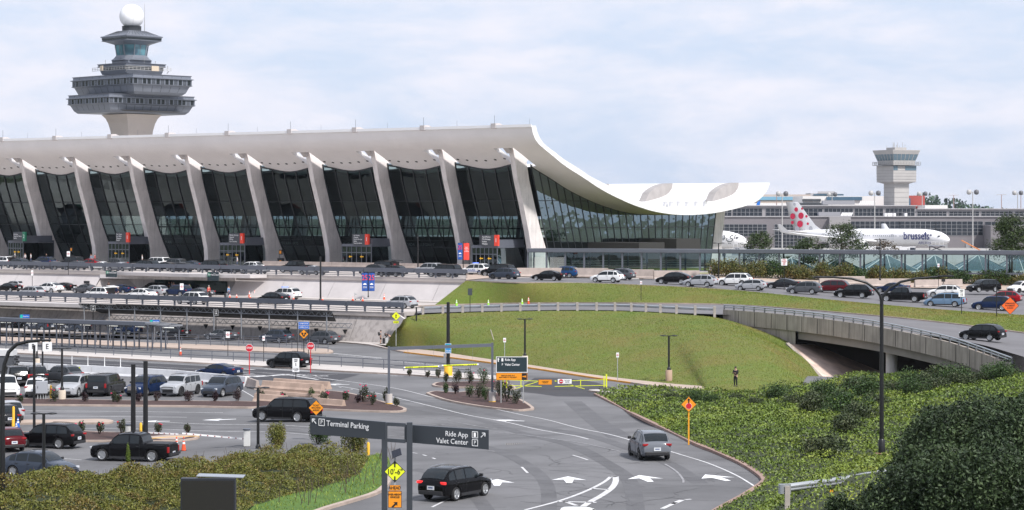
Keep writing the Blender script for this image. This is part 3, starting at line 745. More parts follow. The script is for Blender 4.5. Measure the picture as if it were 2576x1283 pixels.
# left abutment wing wall, slope paving, pier
b = MB(); A = par_top[:st+1]; q = [Vector((p.x, p.y, 1.0)) for p in A]
b.strip([tuple(p+shadow_off(par_top, i)*.15) for i, p in enumerate(q)], [tuple(p+shadow_off(par_top, i)*.15-up*1.7) for i, p in enumerate(A)]); b.build('wing_wall', pc, bridge)
pa = PY(1987, 868, 254)
b = MB()
b.add([tuple(PY(1984, 866, 263)), tuple(PY(2076, 960, 250)), tuple(PY(2265, 975, 262)), tuple(PY(2215, 868, 285))], [(0, 1, 2, 3)])
sp_m = mat('slope_paving', (.78, .60, .50), .8, col2=(.26, .19, .16), vs_=.22, detail=4, bump=.1)
b.build('slope_paving', sp_m, bridge)
b = MB(); b.bar(PY(1980, 865, 262.6), PY(2074, 960, 249.5), .4, .3); b.build('slope_coping', pc, bridge)
b = MB(); pp = PY(2242, 930, pa.y-3); b.lathe([(.62, -3.5), (.62, 3.6)], (pp.x, pp.y, -.5), 18); b.build('pier', conc, bridge)
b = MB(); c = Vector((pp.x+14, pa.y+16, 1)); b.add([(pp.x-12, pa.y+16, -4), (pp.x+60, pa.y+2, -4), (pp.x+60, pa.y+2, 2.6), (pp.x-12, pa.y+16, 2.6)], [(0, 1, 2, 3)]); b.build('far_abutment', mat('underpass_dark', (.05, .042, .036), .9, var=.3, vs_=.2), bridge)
# ================================================================ LOWER ROADS: islands, kerbs, markings
def d8(pts, s=1.851, ox=0, oy=1300): return [((x/s+ox)/1.5534, (y/s+oy)/1.5534) for x, y in pts]
# lane divider walkway in front of the taxis (pale strip) : from the left edge to its round tip at (838,884)
def region(name, pts, m, kerb=.15, kmat=None, res=3.0, zf=zbase, off=0.0):
    P = [G(a, b_) for a, b_ in pts]; P = spline(P+[P[0]], 4)[:-1]
    o = mesh_region(P, zf, res, name, m, kerb, off, kmat or kerbm); struct(o); return P
# first strip: y 852..862 at the left, to 838
region('divider_pavement', [(-40, 848), (150, 855), (300, 861), (450, 867), (600, 873), (740, 879), (815, 880), (838, 886), (820, 890), (740, 889), (600, 884), (450, 878), (300, 872), (150, 866), (-40, 859)], walk)
# second strip: walkway with railing running on to the yellow lamp base
region('divider_pavement', [(-40, 877), (150, 886), (400, 899), (650, 911), (900, 925), (1060, 935), (1200, 944), (1310, 955), (1260, 958), (1130, 952), (1000, 943), (880, 937), (700, 926), (500, 915), (250, 901), (0, 888), (-40, 886)], walk_l)
# sidewalk at the foot of the lower wall
region('curbside_pavement', [(-60, 823), (300, 834), (700, 847), (900, 858), (985, 868), (1010, 880), (975, 879), (900, 866), (700, 855), (300, 842), (-60, 831)], walk_l, res=4)
# mulch beds
ISL1 = [(-40, 1003), (100, 1008), (300, 1013), (500, 1015), (700, 1017), (880, 1018), (985, 1024), (1022, 1033), (1000, 1038), (900, 1036), (700, 1029), (500, 1025), (300, 1022), (100, 1020), (-40, 1018)]
ISL1b = [(640, 1005), (700, 985), (800, 985), (880, 992), (980, 1018), (1022, 1031), (1000, 1038), (900, 1036), (800, 1032), (700, 1029), (640, 1026)]
ISL2 = [(1071, 992), (1095, 987), (1150, 990), (1200, 985), (1290, 1000), (1341, 1027), (1330, 1033), (1290, 1034), (1200, 1024), (1120, 1009)]
ISL3 = [(1086, 970), (1100, 965), (1140, 964), (1200, 962), (1260, 962), (1290, 972), (1290, 982), (1200, 978), (1130, 976), (1095, 974)]
ISL4 = [(-30, 1095), (150, 1086), (250, 1090), (330, 1092), (420, 1094), (500, 1103), (440, 1112), (300, 1112), (200, 1112), (100, 1108), (-30, 1112)]
ISL4b = [(300, 1090), (345, 1094), (380, 1096), (380, 1098), (345, 1098), (300, 1096)]
beds = {}
for k, isl, km in ((1, ISL1b, kerbm), (2, ISL2, kerbm), (3, ISL3, kerbm), (4, ISL4, kerbm)):
    P = region('kerb', isl, kerbm, .15)
    Q = offset_poly(P, .28)
    o = mesh_region(Q, zbase, 1.5, 'mulch_bed', mulch, 0, .155); struct(o); beds[k] = Q
P = region('kerb', [(-40, 1004), (100, 1006), (300, 1010), (500, 1012), (650, 1014), (650, 1027), (500, 1025), (300, 1023), (100, 1021), (-40, 1019)], kerbm, .15)
struct(mesh_region(offset_poly(P, .28), zbase, 1.5, 'mulch_bed', mulch, 0, .155))
region('traffic_island', [(-30, 1061), (60, 1060), (180, 1059), (255, 1058), (285, 1062), (265, 1067), (180, 1067), (60, 1068), (-30, 1069)], walk)
region('traffic_island', [(1515, 984), (1562, 990), (1550, 992), (1516, 989), (1480, 985), (1500, 983)], walk_l, res=1.0)
# yellow painted kerb beside the boom gate
b = MB()
E = even(spline([G(a, c_, dz=.08) for a, c_ in [(330, 1112), (380, 1108), (440, 1104), (500, 1102)]], 5), 20)
for a, c_ in zip(E[:-1], E[1:]): b.bar(a, c_, .25, .2)
struct(b.build('painted_kerb', mat('kerb_yellow', (.75, .45, .12), .8, var=.1)))
# darker newer asphalt bands
for nm, pts in (('asphalt_patch', [(-40, 893), (200, 905), (500, 920), (760, 935), (905, 942), (830, 962), (760, 962), (640, 955), (500, 952), (200, 935), (-40, 925)]),
                ('asphalt_patch', [(1345, 950), (1420, 950), (1500, 962), (1540, 975), (1500, 998), (1400, 997), (1350, 990), (1300, 985), (1320, 965)])):
    P = [G(*p) for p in pts]; struct(mesh_region(P, zbase, 4, nm, asph_d, 0, .004))
# tyre darkened lanes and repaired strips
wear = mat('tyre_worn_asphalt', (.128, .126, .129), .8, col2=(.085, .083, .086), vs_=.45, detail=9)
for pts, w_ in (([(900, 975), (1080, 1015), (1260, 1048), (1420, 1085), (1560, 1120), (1680, 1165), (1760, 1215)], .9), ([(900, 990), (1060, 1030), (1240, 1066), (1400, 1110), (1500, 1150), (1580, 1205), (1600, 1290)], .9), ([(1000, 1085), (1150, 1110), (1290, 1150), (1370, 1210), (1380, 1290)], .8), ([(60, 1040), (300, 1042), (600, 1047), (900, 1060)], .7), ([(60, 1071), (300, 1073), (600, 1080), (900, 1100)], .6), ([(1440, 1010), (1500, 1060), (1560, 1100)], 1.6), ([(1040, 1180), (1160, 1215), (1230, 1290)], .8)):
    P = spline(GL(pts), 5); ribbon(P, w_, zbase, 'tyre_track', wear, .006)
# lines
def line(pts, wd=.13, m=None, dash=None, sp=True):
    P = GL(pts); P = spline(P, 5) if sp and len(P) > 2 else P; ribbon(P, wd, zbase, 'lane_line', m or paint, dash=dash)
for a in ([(0, 838), (300, 848), (600, 858), (760, 866)], [(0, 872), (200, 880), (500, 893), (900, 914), (1000, 921)]): line(a, .12, dash=(3, 9))
line([(0, 893), (200, 903), (420, 915), (560, 922)], .12); line([(40, 905), (300, 918), (600, 934), (760, 942), (850, 941)], .12)
line([(860, 898), (960, 906), (1060, 916), (1140, 925), (1240, 937), (1320, 948)], .12); line([(838, 889), (900, 895), (960, 901)], .3); line([(850, 893), (950, 903), (1000, 908), (1120, 921)], .12)
line([(700, 918), (850, 930), (1000, 946)], .12)
# chevrons near the stop lines
for a, c_, w_ in (((476, 913), (600, 921), .5), ((560, 925), (640, 930), .5), ((640, 948), (720, 942), .9), ((665, 928), (780, 934), .4), ((612, 942), (690, 946), .3), ((720, 942), (800, 955), .35), ((690, 958), (760, 962), .3), ((560, 930), (640, 941), .15), ((750, 945), (860, 958), .12), ((1130, 960), (1190, 966), .1)):
    line([a, c_], w_, sp=False)
for x in (340, 420, 500, 580, 660, 740): line([(x, 925+(x-340)*.042), (x+28, 926.3+(x-340)*.042)], .12, sp=False)
# wide curve lines of the main road
line([(790, 962), (880, 976), (960, 992), (1040, 1011), (1110, 1028), (1180, 1045), (1300, 1068), (1420, 1092), (1480, 1105)], .14)
line([(800, 950), (900, 963), (1000, 978), (1100, 1002), (1200, 1020), (1300, 1041), (1400, 1062), (1500, 1086), (1600, 1112), (1700, 1140), (1780, 1165), (1850, 1195), (1900, 1225)], .13)
line([(820, 968), (870, 977), (930, 988), (1000, 1003)], .13, dash=(1.2, 1.8))
for a in ([(30, 1033), (300, 1035), (450, 1037), (560, 1038)], [(30, 1046), (300, 1048), (470, 1050)]): line(a, .13)
line([(0, 1058), (200, 1060), (400, 1062), (620, 1068), (800, 1076), (960, 1086)], .13); line([(200, 1066), (400, 1068), (620, 1075), (760, 1080), (960, 1094), (1100, 1104)], .12, paint_f)
line([(200, 1078), (420, 1080), (620, 1086), (780, 1094)], .12); line([(180, 1095), (300, 1092)], .05)
for a in ([(985, 1062), (1150, 1073), (1300, 1092), (1400, 1105), (1500, 1122), (1560, 1136)], [(1000, 1066), (1200, 1070), (1290, 1066)], [(1020, 1075), (1180, 1083), (1330, 1095)], [(970, 1043), (1100, 1054), (1250, 1079)]): line(a, .11, paint_f)
line([(1100, 1108), (1180, 1122), (1228, 1132)], .13, dash=(3, 6)); line([(1226, 1133), (1330, 1152)], .1, paint_f, dash=(2, 6))
line([(1031, 1138), (1055, 1142), (1098, 1156)], .13, dash=(2.2, 1.6)); line([(1440, 1145), (1478, 1157)], .14, sp=False); line([(1312, 1175), (1327, 1190)], .14, sp=False)
line([(1672, 1167), (1700, 1185), (1717, 1205), (1718, 1215)], .12, paint_f)
line([(1086, 1276), (1133, 1253)], .14, sp=False)
line([(1692, 1268), (1715, 1258)], .3, sp=False); line([(1665, 1280), (1700, 1264)], .25, sp=False); line([(1722, 1257), (1738, 1256)], .25, sp=False)
# painted gore in front
line([(1320, 1283), (1400, 1262), (1450, 1245), (1490, 1228), (1520, 1212), (1536, 1199)], .20); line([(1548, 1199), (1548, 1212), (1538, 1228), (1515, 1245), (1480, 1265), (1455, 1283)], .34)
line([(1534, 1199), (1550, 1200)], .35, sp=False); line([(1490, 1229), (1530, 1232)], .28, sp=False); line([(1402, 1262), (1500, 1264)], .3, sp=False); line([(1418, 1261), (1450, 1272)], .25, sp=False)
# stall lines of the left lot
for a, c_ in (((300, 975), (325, 989)), ((215, 972), (232, 984)), ((60, 970), (72, 984)), ((410, 975), (400, 990)), ((505, 973), (496, 990)), ((595, 974), (640, 1000)), ((20, 950), (75, 962)), ((110, 945), (150, 956))): line([a, c_], .11, sp=False)
line([(60, 1142), (155, 1153), (205, 1157)], .12); line([(270, 1128), (360, 1134)], .11, sp=False); line([(200, 1205), (260, 1218)], .1, sp=False)
# taxi stall lines
for x in (50, 190, 340, 480, 620, 770): line([(x, 856+(x)*.026-16), (x+60, 849+(x)*.026-16)], .1, sp=False)
# white direction arrows on the road
def arrow(u, v, ang, size=1.0, shape='straight'):
    c = G(u, v); pr = {'straight': [(0, 1.6), (.95, -.15), (.28, .1), (.16, -1.5), (-.16, -1.5), (-.28, .1), (-.95, -.15)],
                       'left': [(-.2, 1.5), (-1.6, .5), (-.2, -.4), (-.2, .15), (.9, -.2), (1.1, -1.6), (1.4, -1.6), (1.4, .5), (-.2, .85)]}[shape]
    b = MB(); ca, sa = math.cos(ang), math.sin(ang)
    pts = [(c.x+size*(x*ca-y*sa), c.y+size*(x*sa+y*ca)) for x, y in pr]
    tri = geometry.tessellate_polygon([[Vector((x, y, 0)) for x, y in pts]])
    b.add([(x, y, zbase(x, y)+.014) for x, y in pts], [tuple(t) for t in tri]); struct(b.build('road_arrow', white))
for u, v, a, s in ((1250, 1214, 0, 1.0), (1430, 1207, 0, 1.0), (1622, 1204, R(8), 1.05), (1803, 1202, R(18), 1.05), (1083, 1213, 0, .9), (1280, 1058, R(65), .9), (392, 1060, R(95), .75), (850, 967, R(70), .8), (552, 1056, R(90), .9)):
    arrow(u, v, a, s)
arrow(625, 948, R(90), .9, 'left')
text('STOP', 2.2, paint, None, G(765, 945, dz=.02), R(-28), 'road_marking', 'CENTER', tilt=0, depth=.003); struct(bpy.context.scene.objects['road_marking'])
# drains and manholes
drm = mat('drain_iron', (.07, .06, .055), .7)
for u, v, w_, h_, lb in ((1143, 1174, 1.6, .7, 'black storm drain grate in the road behind the white dashes'), (1296, 1117, 1.3, .9, 'manhole plate in the middle of the road ahead of the gore')):
    c = G(u, v); b = MB(); z = zbase(c.x, c.y)
    b.bx(-w_/2, w_/2, -h_/2, h_/2, -.05, .015)
    r_ = thing('storm_drain', lb, 'drain', c); b.build('plate', mat('drain_frame', (.26, .25, .24), .8), r_)
    b = MB()
    for k in range(9): b.bx(-w_/2+w_*(k+.35)/9, -w_/2+w_*(k+.8)/9, -h_/2+.05, h_/2-.05, .015, .03)
    b.build('grate_bars', drm, r_)
# cracks: thin wandering tar lines
b = MB()
for k in range(95):
    u, v = rnd.uniform(950, 1850), rnd.uniform(1050, 1275); p = G(u, v); a = rnd.uniform(-.5, .5)+rnd.choice((0, 1.57)); P = [p]
    for _ in range(rnd.randint(4, 12)):
        a += rnd.uniform(-.5, .5); p = p+Vector((math.cos(a), math.sin(a), 0))*rnd.uniform(.4, .9); P.append(p)
    ribbon(P, .032, zbase, off=.008, obj=b)
o = b.build('road_cracks', crackm); struct(o)
# ================================================================ TOWERS, CONCOURSE, AIRCRAFT, WALKWAY
zY = lambda v, Y: CZ-(v-HZ)/FD*Y
tw_m = mat('tower_cladding', (.20, .215, .25), .42, var=.10, vs_=.25, metal=.35); tw_d = mat('tower_dark', (.045, .05, .058), .5); tw_gl = mat('tower_window', (.02, .025, .032), .08, spec=.8)
shaftm = mat('tower_shaft_concrete', (.56, .49, .44), .85, var=.08, vs_=.12)
radm = mat('radome_white', (.84, .84, .85), .45)
YT = 560.0; KT = YT/FD
def crz(y): return CZ+(HZ-y/3.214)*KT
def crw(w_): return w_/3.214*KT
tpos = Vector(((331.2-CX)*KT, YT, 0))
tower = thing('control_tower', 'tall dark grey stepped airport control tower with white radome ball', 'control tower', tpos, R(45))
def ring_rect(hx, hy, z, ch=0.0):
    if not ch: return [(-hx, -hy, z), (hx, -hy, z), (hx, hy, z), (-hx, hy, z)]
    return [(-hx+ch, -hy, z), (hx-ch, -hy, z), (hx, -hy+ch, z), (hx, hy-ch, z), (hx-ch, hy, z), (-hx+ch, hy, z), (-hx, hy-ch, z), (-hx, -hy+ch, z)]
def stack(b, rings, cap=True):
    n = len(rings[0])
    for a, c in zip(rings[:-1], rings[1:]):
        b.add(a+c, [(i, (i+1) % n, n+(i+1) % n, n+i) for i in range(n)])
    if cap: b.add(rings[0], [tuple(reversed(range(n)))]); b.add(rings[-1], [tuple(range(n))])
# shaft: square, flared under the decks
b = MB(); prof = [(1110, 165), (1060, 172), (1000, 190), (960, 212), (930, 245)]
rings = [ring_rect(7.4, 7.4, 0)]+[ring_rect(crw(w_)/1.414, crw(w_)/1.414, crz(y)) for y, w_ in prof]
stack(b, rings); b.build('shaft', shaftm, tower)
def deck(name, z0y, ys, hx, hy, nwx, nwy, par=tower, lit=()):
    """one storey block: skirt, window band, flared parapet. ys = skirt bottom, skirt top, window top, lip in crop pixels"""
    zb, zs, zw, zl_ = [crz(y) for y in ys]; d = MB()
    d.m(tw_m); stack(d, [ring_rect(hx-2.0, hy-2.0, zb-.6), ring_rect(hx-1.35, hy-1.35, zb), ring_rect(hx-.75, hy-.75, zs-.35), ring_rect(hx-.25, hy-.25, zs-.12), ring_rect(hx-.2, hy-.2, zs), ring_rect(hx-.55, hy-.55, zs+.02)])
    stack(d, [ring_rect(hx-.3, hy-.3, zw), ring_rect(hx, hy, zw+.1), ring_rect(hx, hy, zw+.25), ring_rect(hx-.45, hy-.45, zw+.35), ring_rect(hx-.5, hy-.5, zl_-.3), ring_rect(hx-.3, hy-.3, zl_)])
    k = d.build('deck', None, par)
    g = MB(); stack(g, [ring_rect(hx-.5, hy-.5, zs-.05), ring_rect(hx-.42, hy-.42, zw+.05)], False); g.build('window_band', tw_gl, k)
    m_ = MB(); l_ = MB()
    for ax, h, o_, n_ in ((0, hx, hy, nwx), (1, hy, hx, nwy)):
        for i in range(n_+1):
            p = -h+.45+(2*h-.9)*i/n_; q = -(o_-.47)
            c = (p, q, (zs+zw)/2) if ax == 0 else (q, p, (zs+zw)/2)
            m_.box(c, (.34, .12, zw-zs) if ax == 0 else (.12, .34, zw-zs))
            if i < n_ and (i*7+n_) % 5 < 2:
                p2 = p+(2*h-.9)/n_/2
                for z in range(4):
                    zz = zs+.2+(zw-zs-.4)*z/3; l_.box((p2, q-.0, zz) if ax == 0 else (q, p2, zz), (.75, .1, .12) if ax == 0 else (.1, .75, .12))
    m_.build('window_mullions', tw_m, k); l_.build('louvres', tw_m, k)
    s_ = MB()
    for ax, h, o_, n_ in ((0, hx, hy, nwx//2), (1, hy, hx, nwy//2)):
        for i in range(1, n_):
            p = (-1+2*i/n_)
            a = (p*(h-1.35), -(o_-1.33), zb); c = (p*(h-.75), -(o_-.73), zs-.35)
            a2, c2 = (p*(h-.5), -(o_-.46), zw+.4), (p*(h-.5), -(o_-.48), zl_-.3)
            if ax: a, c, a2, c2 = [(q[1], q[0], q[2]) for q in (a, c, a2, c2)]
            s_.bar(a, c, .07, .04); s_.bar(a2, c2, .07, .04)
    s_.build('panel_seams', tw_d, k)
    return k
# in the turned frame local -y faces the lens right, local -x faces the lens left
deck('lower', 0, (905, 850, 812, 778), crw(610)*1.414/2, crw(417)*1.414/2, 20, 14)
deck('upper', 0, (760, 700, 658, 622), crw(423)*1.414/2, crw(607)*1.414/2, 13, 19)
b = MB(); stack(b, [ring_rect(6.5, 6.5, crz(785)), ring_rect(6.5, 6.5, crz(745))]); stack(b, [ring_rect(crw(245)/1.414, crw(245)/1.414, crz(925)), ring_rect(crw(420)/1.414, crw(420)/1.414, crz(905))]); b.build('neck', tw_d, tower)
# small deck with catwalk
b = MB(); hx = crw(282)/1.414
stack(b, [ring_rect(hx-.9, hx-.9, crz(607)), ring_rect(hx-.6, hx-.6, crz(580)), ring_rect(hx-.6, hx-.6, crz(552)), ring_rect(hx-.1, hx-.1, crz(545)), ring_rect(hx-.1, hx-.1, crz(540)), ring_rect(hx-.3, hx-.3, crz(536)), ring_rect(hx, hx, crz(522))]); k3 = b.build('catwalk_deck', tw_m, tower)
b = MB(); stack(b, [ring_rect(hx-.55, hx-.55, crz(574)), ring_rect(hx-.55, hx-.55, crz(556))], False); b.build('window_band', tw_gl, k3)
b = MB(); hb = hx+.75; z0, z1 = crz(577), crz(552)
for z in (z0, (z0+z1)/2, z1):
    b.bar((-hb, -hb, z), (hb, -hb, z), .08, .08); b.bar((-hb, -hb, z), (-hb, hb, z), .08, .08)
for i in range(13):
    p = -hb+2*hb*i/12; b.bar((p, -hb, z0), (p, -hb, z1), .07, .07); b.bar((-hb, p, z0), (-hb, p, z1), .07, .07)
for sx_ in (-1, 1): b.bar((hb*sx_*.9, -hb, z0), (hb*sx_*.9, -hx, z0-.6), .1, .1)
b.build('catwalk_rail', mat('rail_light', (.45, .44, .42), .6), k3)
b = MB(); b.box((hb*-.1+2.6, -hb-.1, crz(562)), (2.1, .2, 1.2)); b.box((-hb-.1, 2.8, crz(558)), (.2, 1.1, 1.2)); b.build('antenna_panel', mat('antenna_cream', (.6, .5, .38), .7), k3)
# cab
b = MB(); hx = crw(186)/1.414; hw0, hw1 = crw(152)/1.414, crw(172)/1.414; he = crw(249)/1.414
stack(b, [ring_rect(crw(160)/1.414, crw(160)/1.414, crz(535), .03), ring_rect(crw(160)/1.414, crw(160)/1.414, crz(498), .03), ring_rect(hx, hx, crz(493), 1.1), ring_rect(hx, hx, crz(489), 1.1), ring_rect(crw(165)/1.414, crw(165)/1.414, crz(475), 1.1), ring_rect(hw0+.1, hw0+.1, crz(452), 1.6)])
stack(b, [ring_rect(hw1+.12, hw1+.12, crz(368), 1.9), ring_rect(hw1+.35, hw1+.35, crz(362), 1.9), ring_rect(he-.1, he-.1, crz(340), 1.0), ring_rect(he, he, crz(338), .03), ring_rect(he-.25, he-.25, crz(333), .03), ring_rect(he-.1, he-.1, crz(308), .03), ring_rect(he+.1, he+.1, crz(306), .03), ring_rect(he+.1, he+.1, crz(299), .03), ring_rect(he-.5, he-.5, crz(292), .03), ring_rect(crw(120)/1.414, crw(120)/1.414, crz(256), .03), ring_rect(crw(110)/1.414, crw(110)/1.414, crz(252), .03)])
cab = b.build('cab', tw_m, tower)
b = MB(); ra, rb = ring_rect(hw0, hw0, crz(452), 1.6), ring_rect(hw1, hw1, crz(366), 1.9); n = 8
b.add(ra+rb, [(i, (i+1) % n, n+(i+1) % n, n+i) for i in range(n)])
cg = mat('cab_glass', (.03, .07, .11), .05, col2=(.12, .30, .36), vs_=.35, detail=1, spec=.9); b.build('cab_glass', cg, cab)
b = MB()
for i in range(8):
    a, c = Vector(ra[i]), Vector(rb[i]); a2, c2 = Vector(ra[(i+1) % 8]), Vector(rb[(i+1) % 8])
    b.bar(a, c, .2, .2)
    if i % 2 == 0:
        for f in (.5,): b.bar(a.lerp(a2, f)*1.004, c.lerp(c2, f)*1.004, .16, .16)
b.build('cab_mullions', tw_m, cab)
b = MB(); stack(b, [ring_rect(he-.17, he-.17, crz(330)), ring_rect(he-.13, he-.13, crz(311))], False); b.build('eave_window_band', tw_gl, cab)
b = MB(); ro_ = crw(120)/1.414
for i in range(9):
    f = -1+2*(i+.5)/9; b.bar((f*(he-.5), -(he-.52), crz(291)), (f*ro_, -ro_-.02, crz(256)+.05), .08, .08); b.bar((-(he-.52), f*(he-.5), crz(291)), (-ro_-.02, f*ro_, crz(256)+.05), .08, .08)
b.build('roof_seams', tw_d, cab)
b = MB(); b.lathe([(crw(77), crz(256)), (crw(77), crz(216)), (crw(80), crz(214))], n=28); b.build('radome_drum', tw_d, tower)
rr = crw(98); cz_ = crz(133)
b = MB(); b.lathe([(max(1e-5, rr*math.cos(t)), cz_+rr*math.sin(t)) for t in [R(-62)+(R(152))*k/16 for k in range(17)]], n=32); ra_ = b.build('radome', radm, tower)
b = MB()
for k in range(8):
    a = k*math.pi/4+.3; b.tube([(rr*1.002*math.cos(t)*math.cos(a), rr*1.002*math.cos(t)*math.sin(a), cz_+rr*1.002*math.sin(t)) for t in [R(-60)+R(140)*j/12 for j in range(13)]], .03, 4)
b.build('radome_seams', mat('seam_grey', (.55, .55, .56), .6), ra_)
b = MB(); q = crw(104); b.tube([(q*.707, -q*.707, crz(262)), (q*.707, -q*.707, crz(30))], [.09, .03], 6)
for x_, y0_, y1_ in ((-79, 565, 470), (116, 570, 470), (-196, 522, 490), (205, 522, 500), (305, 560, 540)):
    b.tube([(crw(x_)*.707-2, -crw(x_)*-.707*-1-2, crz(y0_)), (crw(x_)*.707-2, -crw(x_)*-.707*-1-2, crz(y1_))], .06, 5)
b.build('antenna_mast', mat('mast_grey', (.3, .3, .3), .5), tower)
# ---------------------------------------------------------------- old ramp tower on the right
Y2 = 905.0; c5 = lambda x, y: ((x/2.138+3000)/1.5534, (y/2.138+500)/1.5534)
K5 = 1/2.138/1.5534/FD*Y2
def z5(y): return zY((y/2.138+500)/1.5534, Y2)
cxu = c5(1072, 0)[0]; t2 = thing('ramp_tower', 'squat pale concrete tower with green tinted cab and antennas, far right above the concourse', 'tower', ((cxu-CX)/FD*Y2, Y2, 0), R(27))
pal = mat('tower_panel_pale', (.40, .385, .37), .8, var=.1, vs_=.2); g2 = mat('old_tower_window', (.10, .16, .20), .12, spec=.8)
k_ = K5/(math.cos(R(27))+math.sin(R(27)))
def rr2(wpx, y): h = wpx/2*k_; return ring_rect(h, h, z5(y))
b = MB(); stack(b, [rr2(200, 700), rr2(200, 465)]); b.build('shaft', pal, t2)
b = MB(); stack(b, [rr2(205, 467), rr2(312, 450), rr2(316, 362), rr2(316, 318)]); bd = b.build('body', pal, t2)
b = MB()
for yy in (455, 430, 405, 380, 358, 320, 500, 540, 580, 620):
    h = (316 if yy < 460 else 201)/2*k_+.02; z = z5(yy); b.bar((-h, -h, z), (h, -h, z), .05, .08); b.bar((-h, -h, z), (-h, h, z), .05, .08); b.bar((h, -h, z), (h, h, z), .05, .08)
b.build('panel_joints', mat('joint_mid', (.25, .24, .24), .8), bd)
h = 317/2*k_+.03
for (x0, x1) in ((-.98, -.62), (.02, .98)):
    b = MB(); b.bx(x0*h, x1*h, -h-.03, -h+.02, z5(356), z5(320)) ; b.build('window', g2, bd)
b = MB(); b.bx(h-.02, h+.03, -h*.95, -h*.1, z5(356), z5(320)); b.build('window', g2, bd)
b = MB(); hb = 380/2*k_; z0, z1 = z5(312), z5(286)
for z in (z0, (z0+z1)/2, z1):
    for s_ in (-1, 1): b.bar((-hb, s_*hb, z), (hb, s_*hb, z), .15, .15); b.bar((s_*hb, -hb, z), (s_*hb, hb, z), .15, .15)
for i in range(11):
    p = -hb+2*hb*i/10
    for s_ in (-1, 1): b.bar((p, s_*hb, z0), (p, s_*hb, z1), .12, .12); b.bar((s_*hb, p, z0), (s_*hb, p, z1), .12, .12)
b.bx(-hb, hb, -hb, hb, z0-.15, z0-.05); b.build('balcony', mat('balcony_grey', (.30, .30, .30), .7), t2)
b = MB(); stack(b, [rr2(290, 312), rr2(300, 274)]); b.build('cab_base', pal, t2)
b = MB(); stack(b, [rr2(300, 274), rr2(345, 222)], False); cgl = b.build('cab_glass', g2, t2)
b = MB()
for i in range(7):
    f = -1+2*i/6; h0, h1 = 301/2*k_, 346/2*k_; b.bar((f*h0, -h0, z5(274)), (f*h1, -h1, z5(222)), .16, .16); b.bar((-h0, f*h0, z5(274)), (-h1, f*h1, z5(222)), .16, .16); b.bar((h0, f*h0, z5(274)), (h1, f*h1, z5(222)), .16, .16)
h0 = 325/2*k_
for s_ in (-1, 1): b.bar((-h0, s_*h0, z5(240)), (h0, s_*h0, z5(240)), .12, .12); b.bar((s_*h0, -h0, z5(240)), (s_*h0, h0, z5(240)), .12, .12)
b.build('mullions', pal, cgl)
b = MB(); stack(b, [rr2(348, 222), rr2(380, 190), rr2(378, 187)]); stack(b, [rr2(160, 190), rr2(160, 165)]); b.build('roof', pal, t2)
b = MB()
for i in range(11): p = rnd.uniform(-.8, .8)*3.5; q = rnd.uniform(-3, 3); b.tube([(p, q, z5(165)), (p, q, z5(rnd.uniform(118, 150)))], .09, 5)
b.build('antennas', mat('mast_pale', (.45, .45, .45), .5), t2)['kind'] = 'stuff'
# ---------------------------------------------------------------- concourse
YC = 880.0; z5c = lambda y, Y=YC: zY((y/2.138+500)/1.5534, Y); x5c = lambda x, Y=YC: ((x/2.138+3000)/1.5534-CX)/FD*Y
cm = mat('concourse_panel', (.19, .175, .185), .6, var=.08, vs_=.08); cml = mat('concourse_panel_light', (.30, .285, .29), .6, var=.06, vs_=.08); win = mat('concourse_window', (.012, .018, .028), .15, spec=.7); fr = mat('window_frame_pale', (.28, .28, .29), .6)
con = thing('airport_concourse', 'long low grey concourse with bands of dark windows behind the parked airliners', 'concourse')
b = MB(); b.bx(x5c(-520), x5c(2700), YC, YC+30, AP, z5c(742)); w0 = b.build('wall', cm, con)
b = MB(); b.bx(x5c(-520), x5c(1280), YC+12, YC+40, z5c(742), z5c(650)); b.bx(x5c(1280), x5c(2700), YC+12, YC+40, z5c(742), z5c(678)); w1 = b.build('upper_storey', cml, con)
b = MB(); b.bx(x5c(-520), x5c(1290), YC+11, YC+42, z5c(652), z5c(645)); b.bx(x5c(1290), x5c(2700), YC+11, YC+42, z5c(679), z5c(672)); b.bx(x5c(-520), x5c(2700), YC-.5, YC+12, z5c(744), z5c(738)); b.build('roof_edge', mat('roof_edge_grey', (.40, .39, .40), .6), con)
def window_run(x0, x1, y0, y1, Y, nx, ny, par):
    g = MB(); g.bx(x5c(x0), x5c(x1), Y-.1, Y, z5c(y1), z5c(y0)); go_ = g.build('window', win, par)
    f_ = MB()
    for i in range(nx+1): f_.bx(x5c(x0+(x1-x0)*i/nx)-.06, x5c(x0+(x1-x0)*i/nx)+.06, Y-.2, Y-.1, z5c(y1), z5c(y0))
    for j in range(ny+1): z = z5c(y0+(y1-y0)*j/ny); f_.bx(x5c(x0), x5c(x1), Y-.19, Y-.11, z-.05, z+.05)
    f_.build('frame', fr, go_)
for x0, x1 in ((-500, -280), (-270, -20), (10, 240), (255, 490), (505, 748), (762, 1003), (1025, 1270), (1292, 1540), (1563, 1817), (1835, 2100), (2118, 2400)): window_run(x0, x1, 672 if x0 < 1280 else 697, 736, YC+12, max(4, int((x1-x0)/34)), 2, w1)
window_run(55, 375, 805, 1008, YC, 10, 7, w0)
for x0, x1 in ((685, 1100), (1100, 1400), (1400, 1795)): window_run(x0, x1, 780, 898 if x0 > 1000 else 842, YC, int((x1-x0)/40), 4 if x0 > 1000 else 2, w0)
window_run(-480, -10, 805, 905, YC, 12, 4, w0)
window_run(1810, 2300, 783, 812, YC, 9, 1, w0)
b = MB(); b.bx(x5c(1797), x5c(2500), YC-14, YC, AP, z5c(812)); b.build('wing', cm, con)
b = MB(); b.bx(x5c(505), x5c(683), YC-3, YC, z5c(1000), z5c(745)); b.build('stair_core', cml, con)
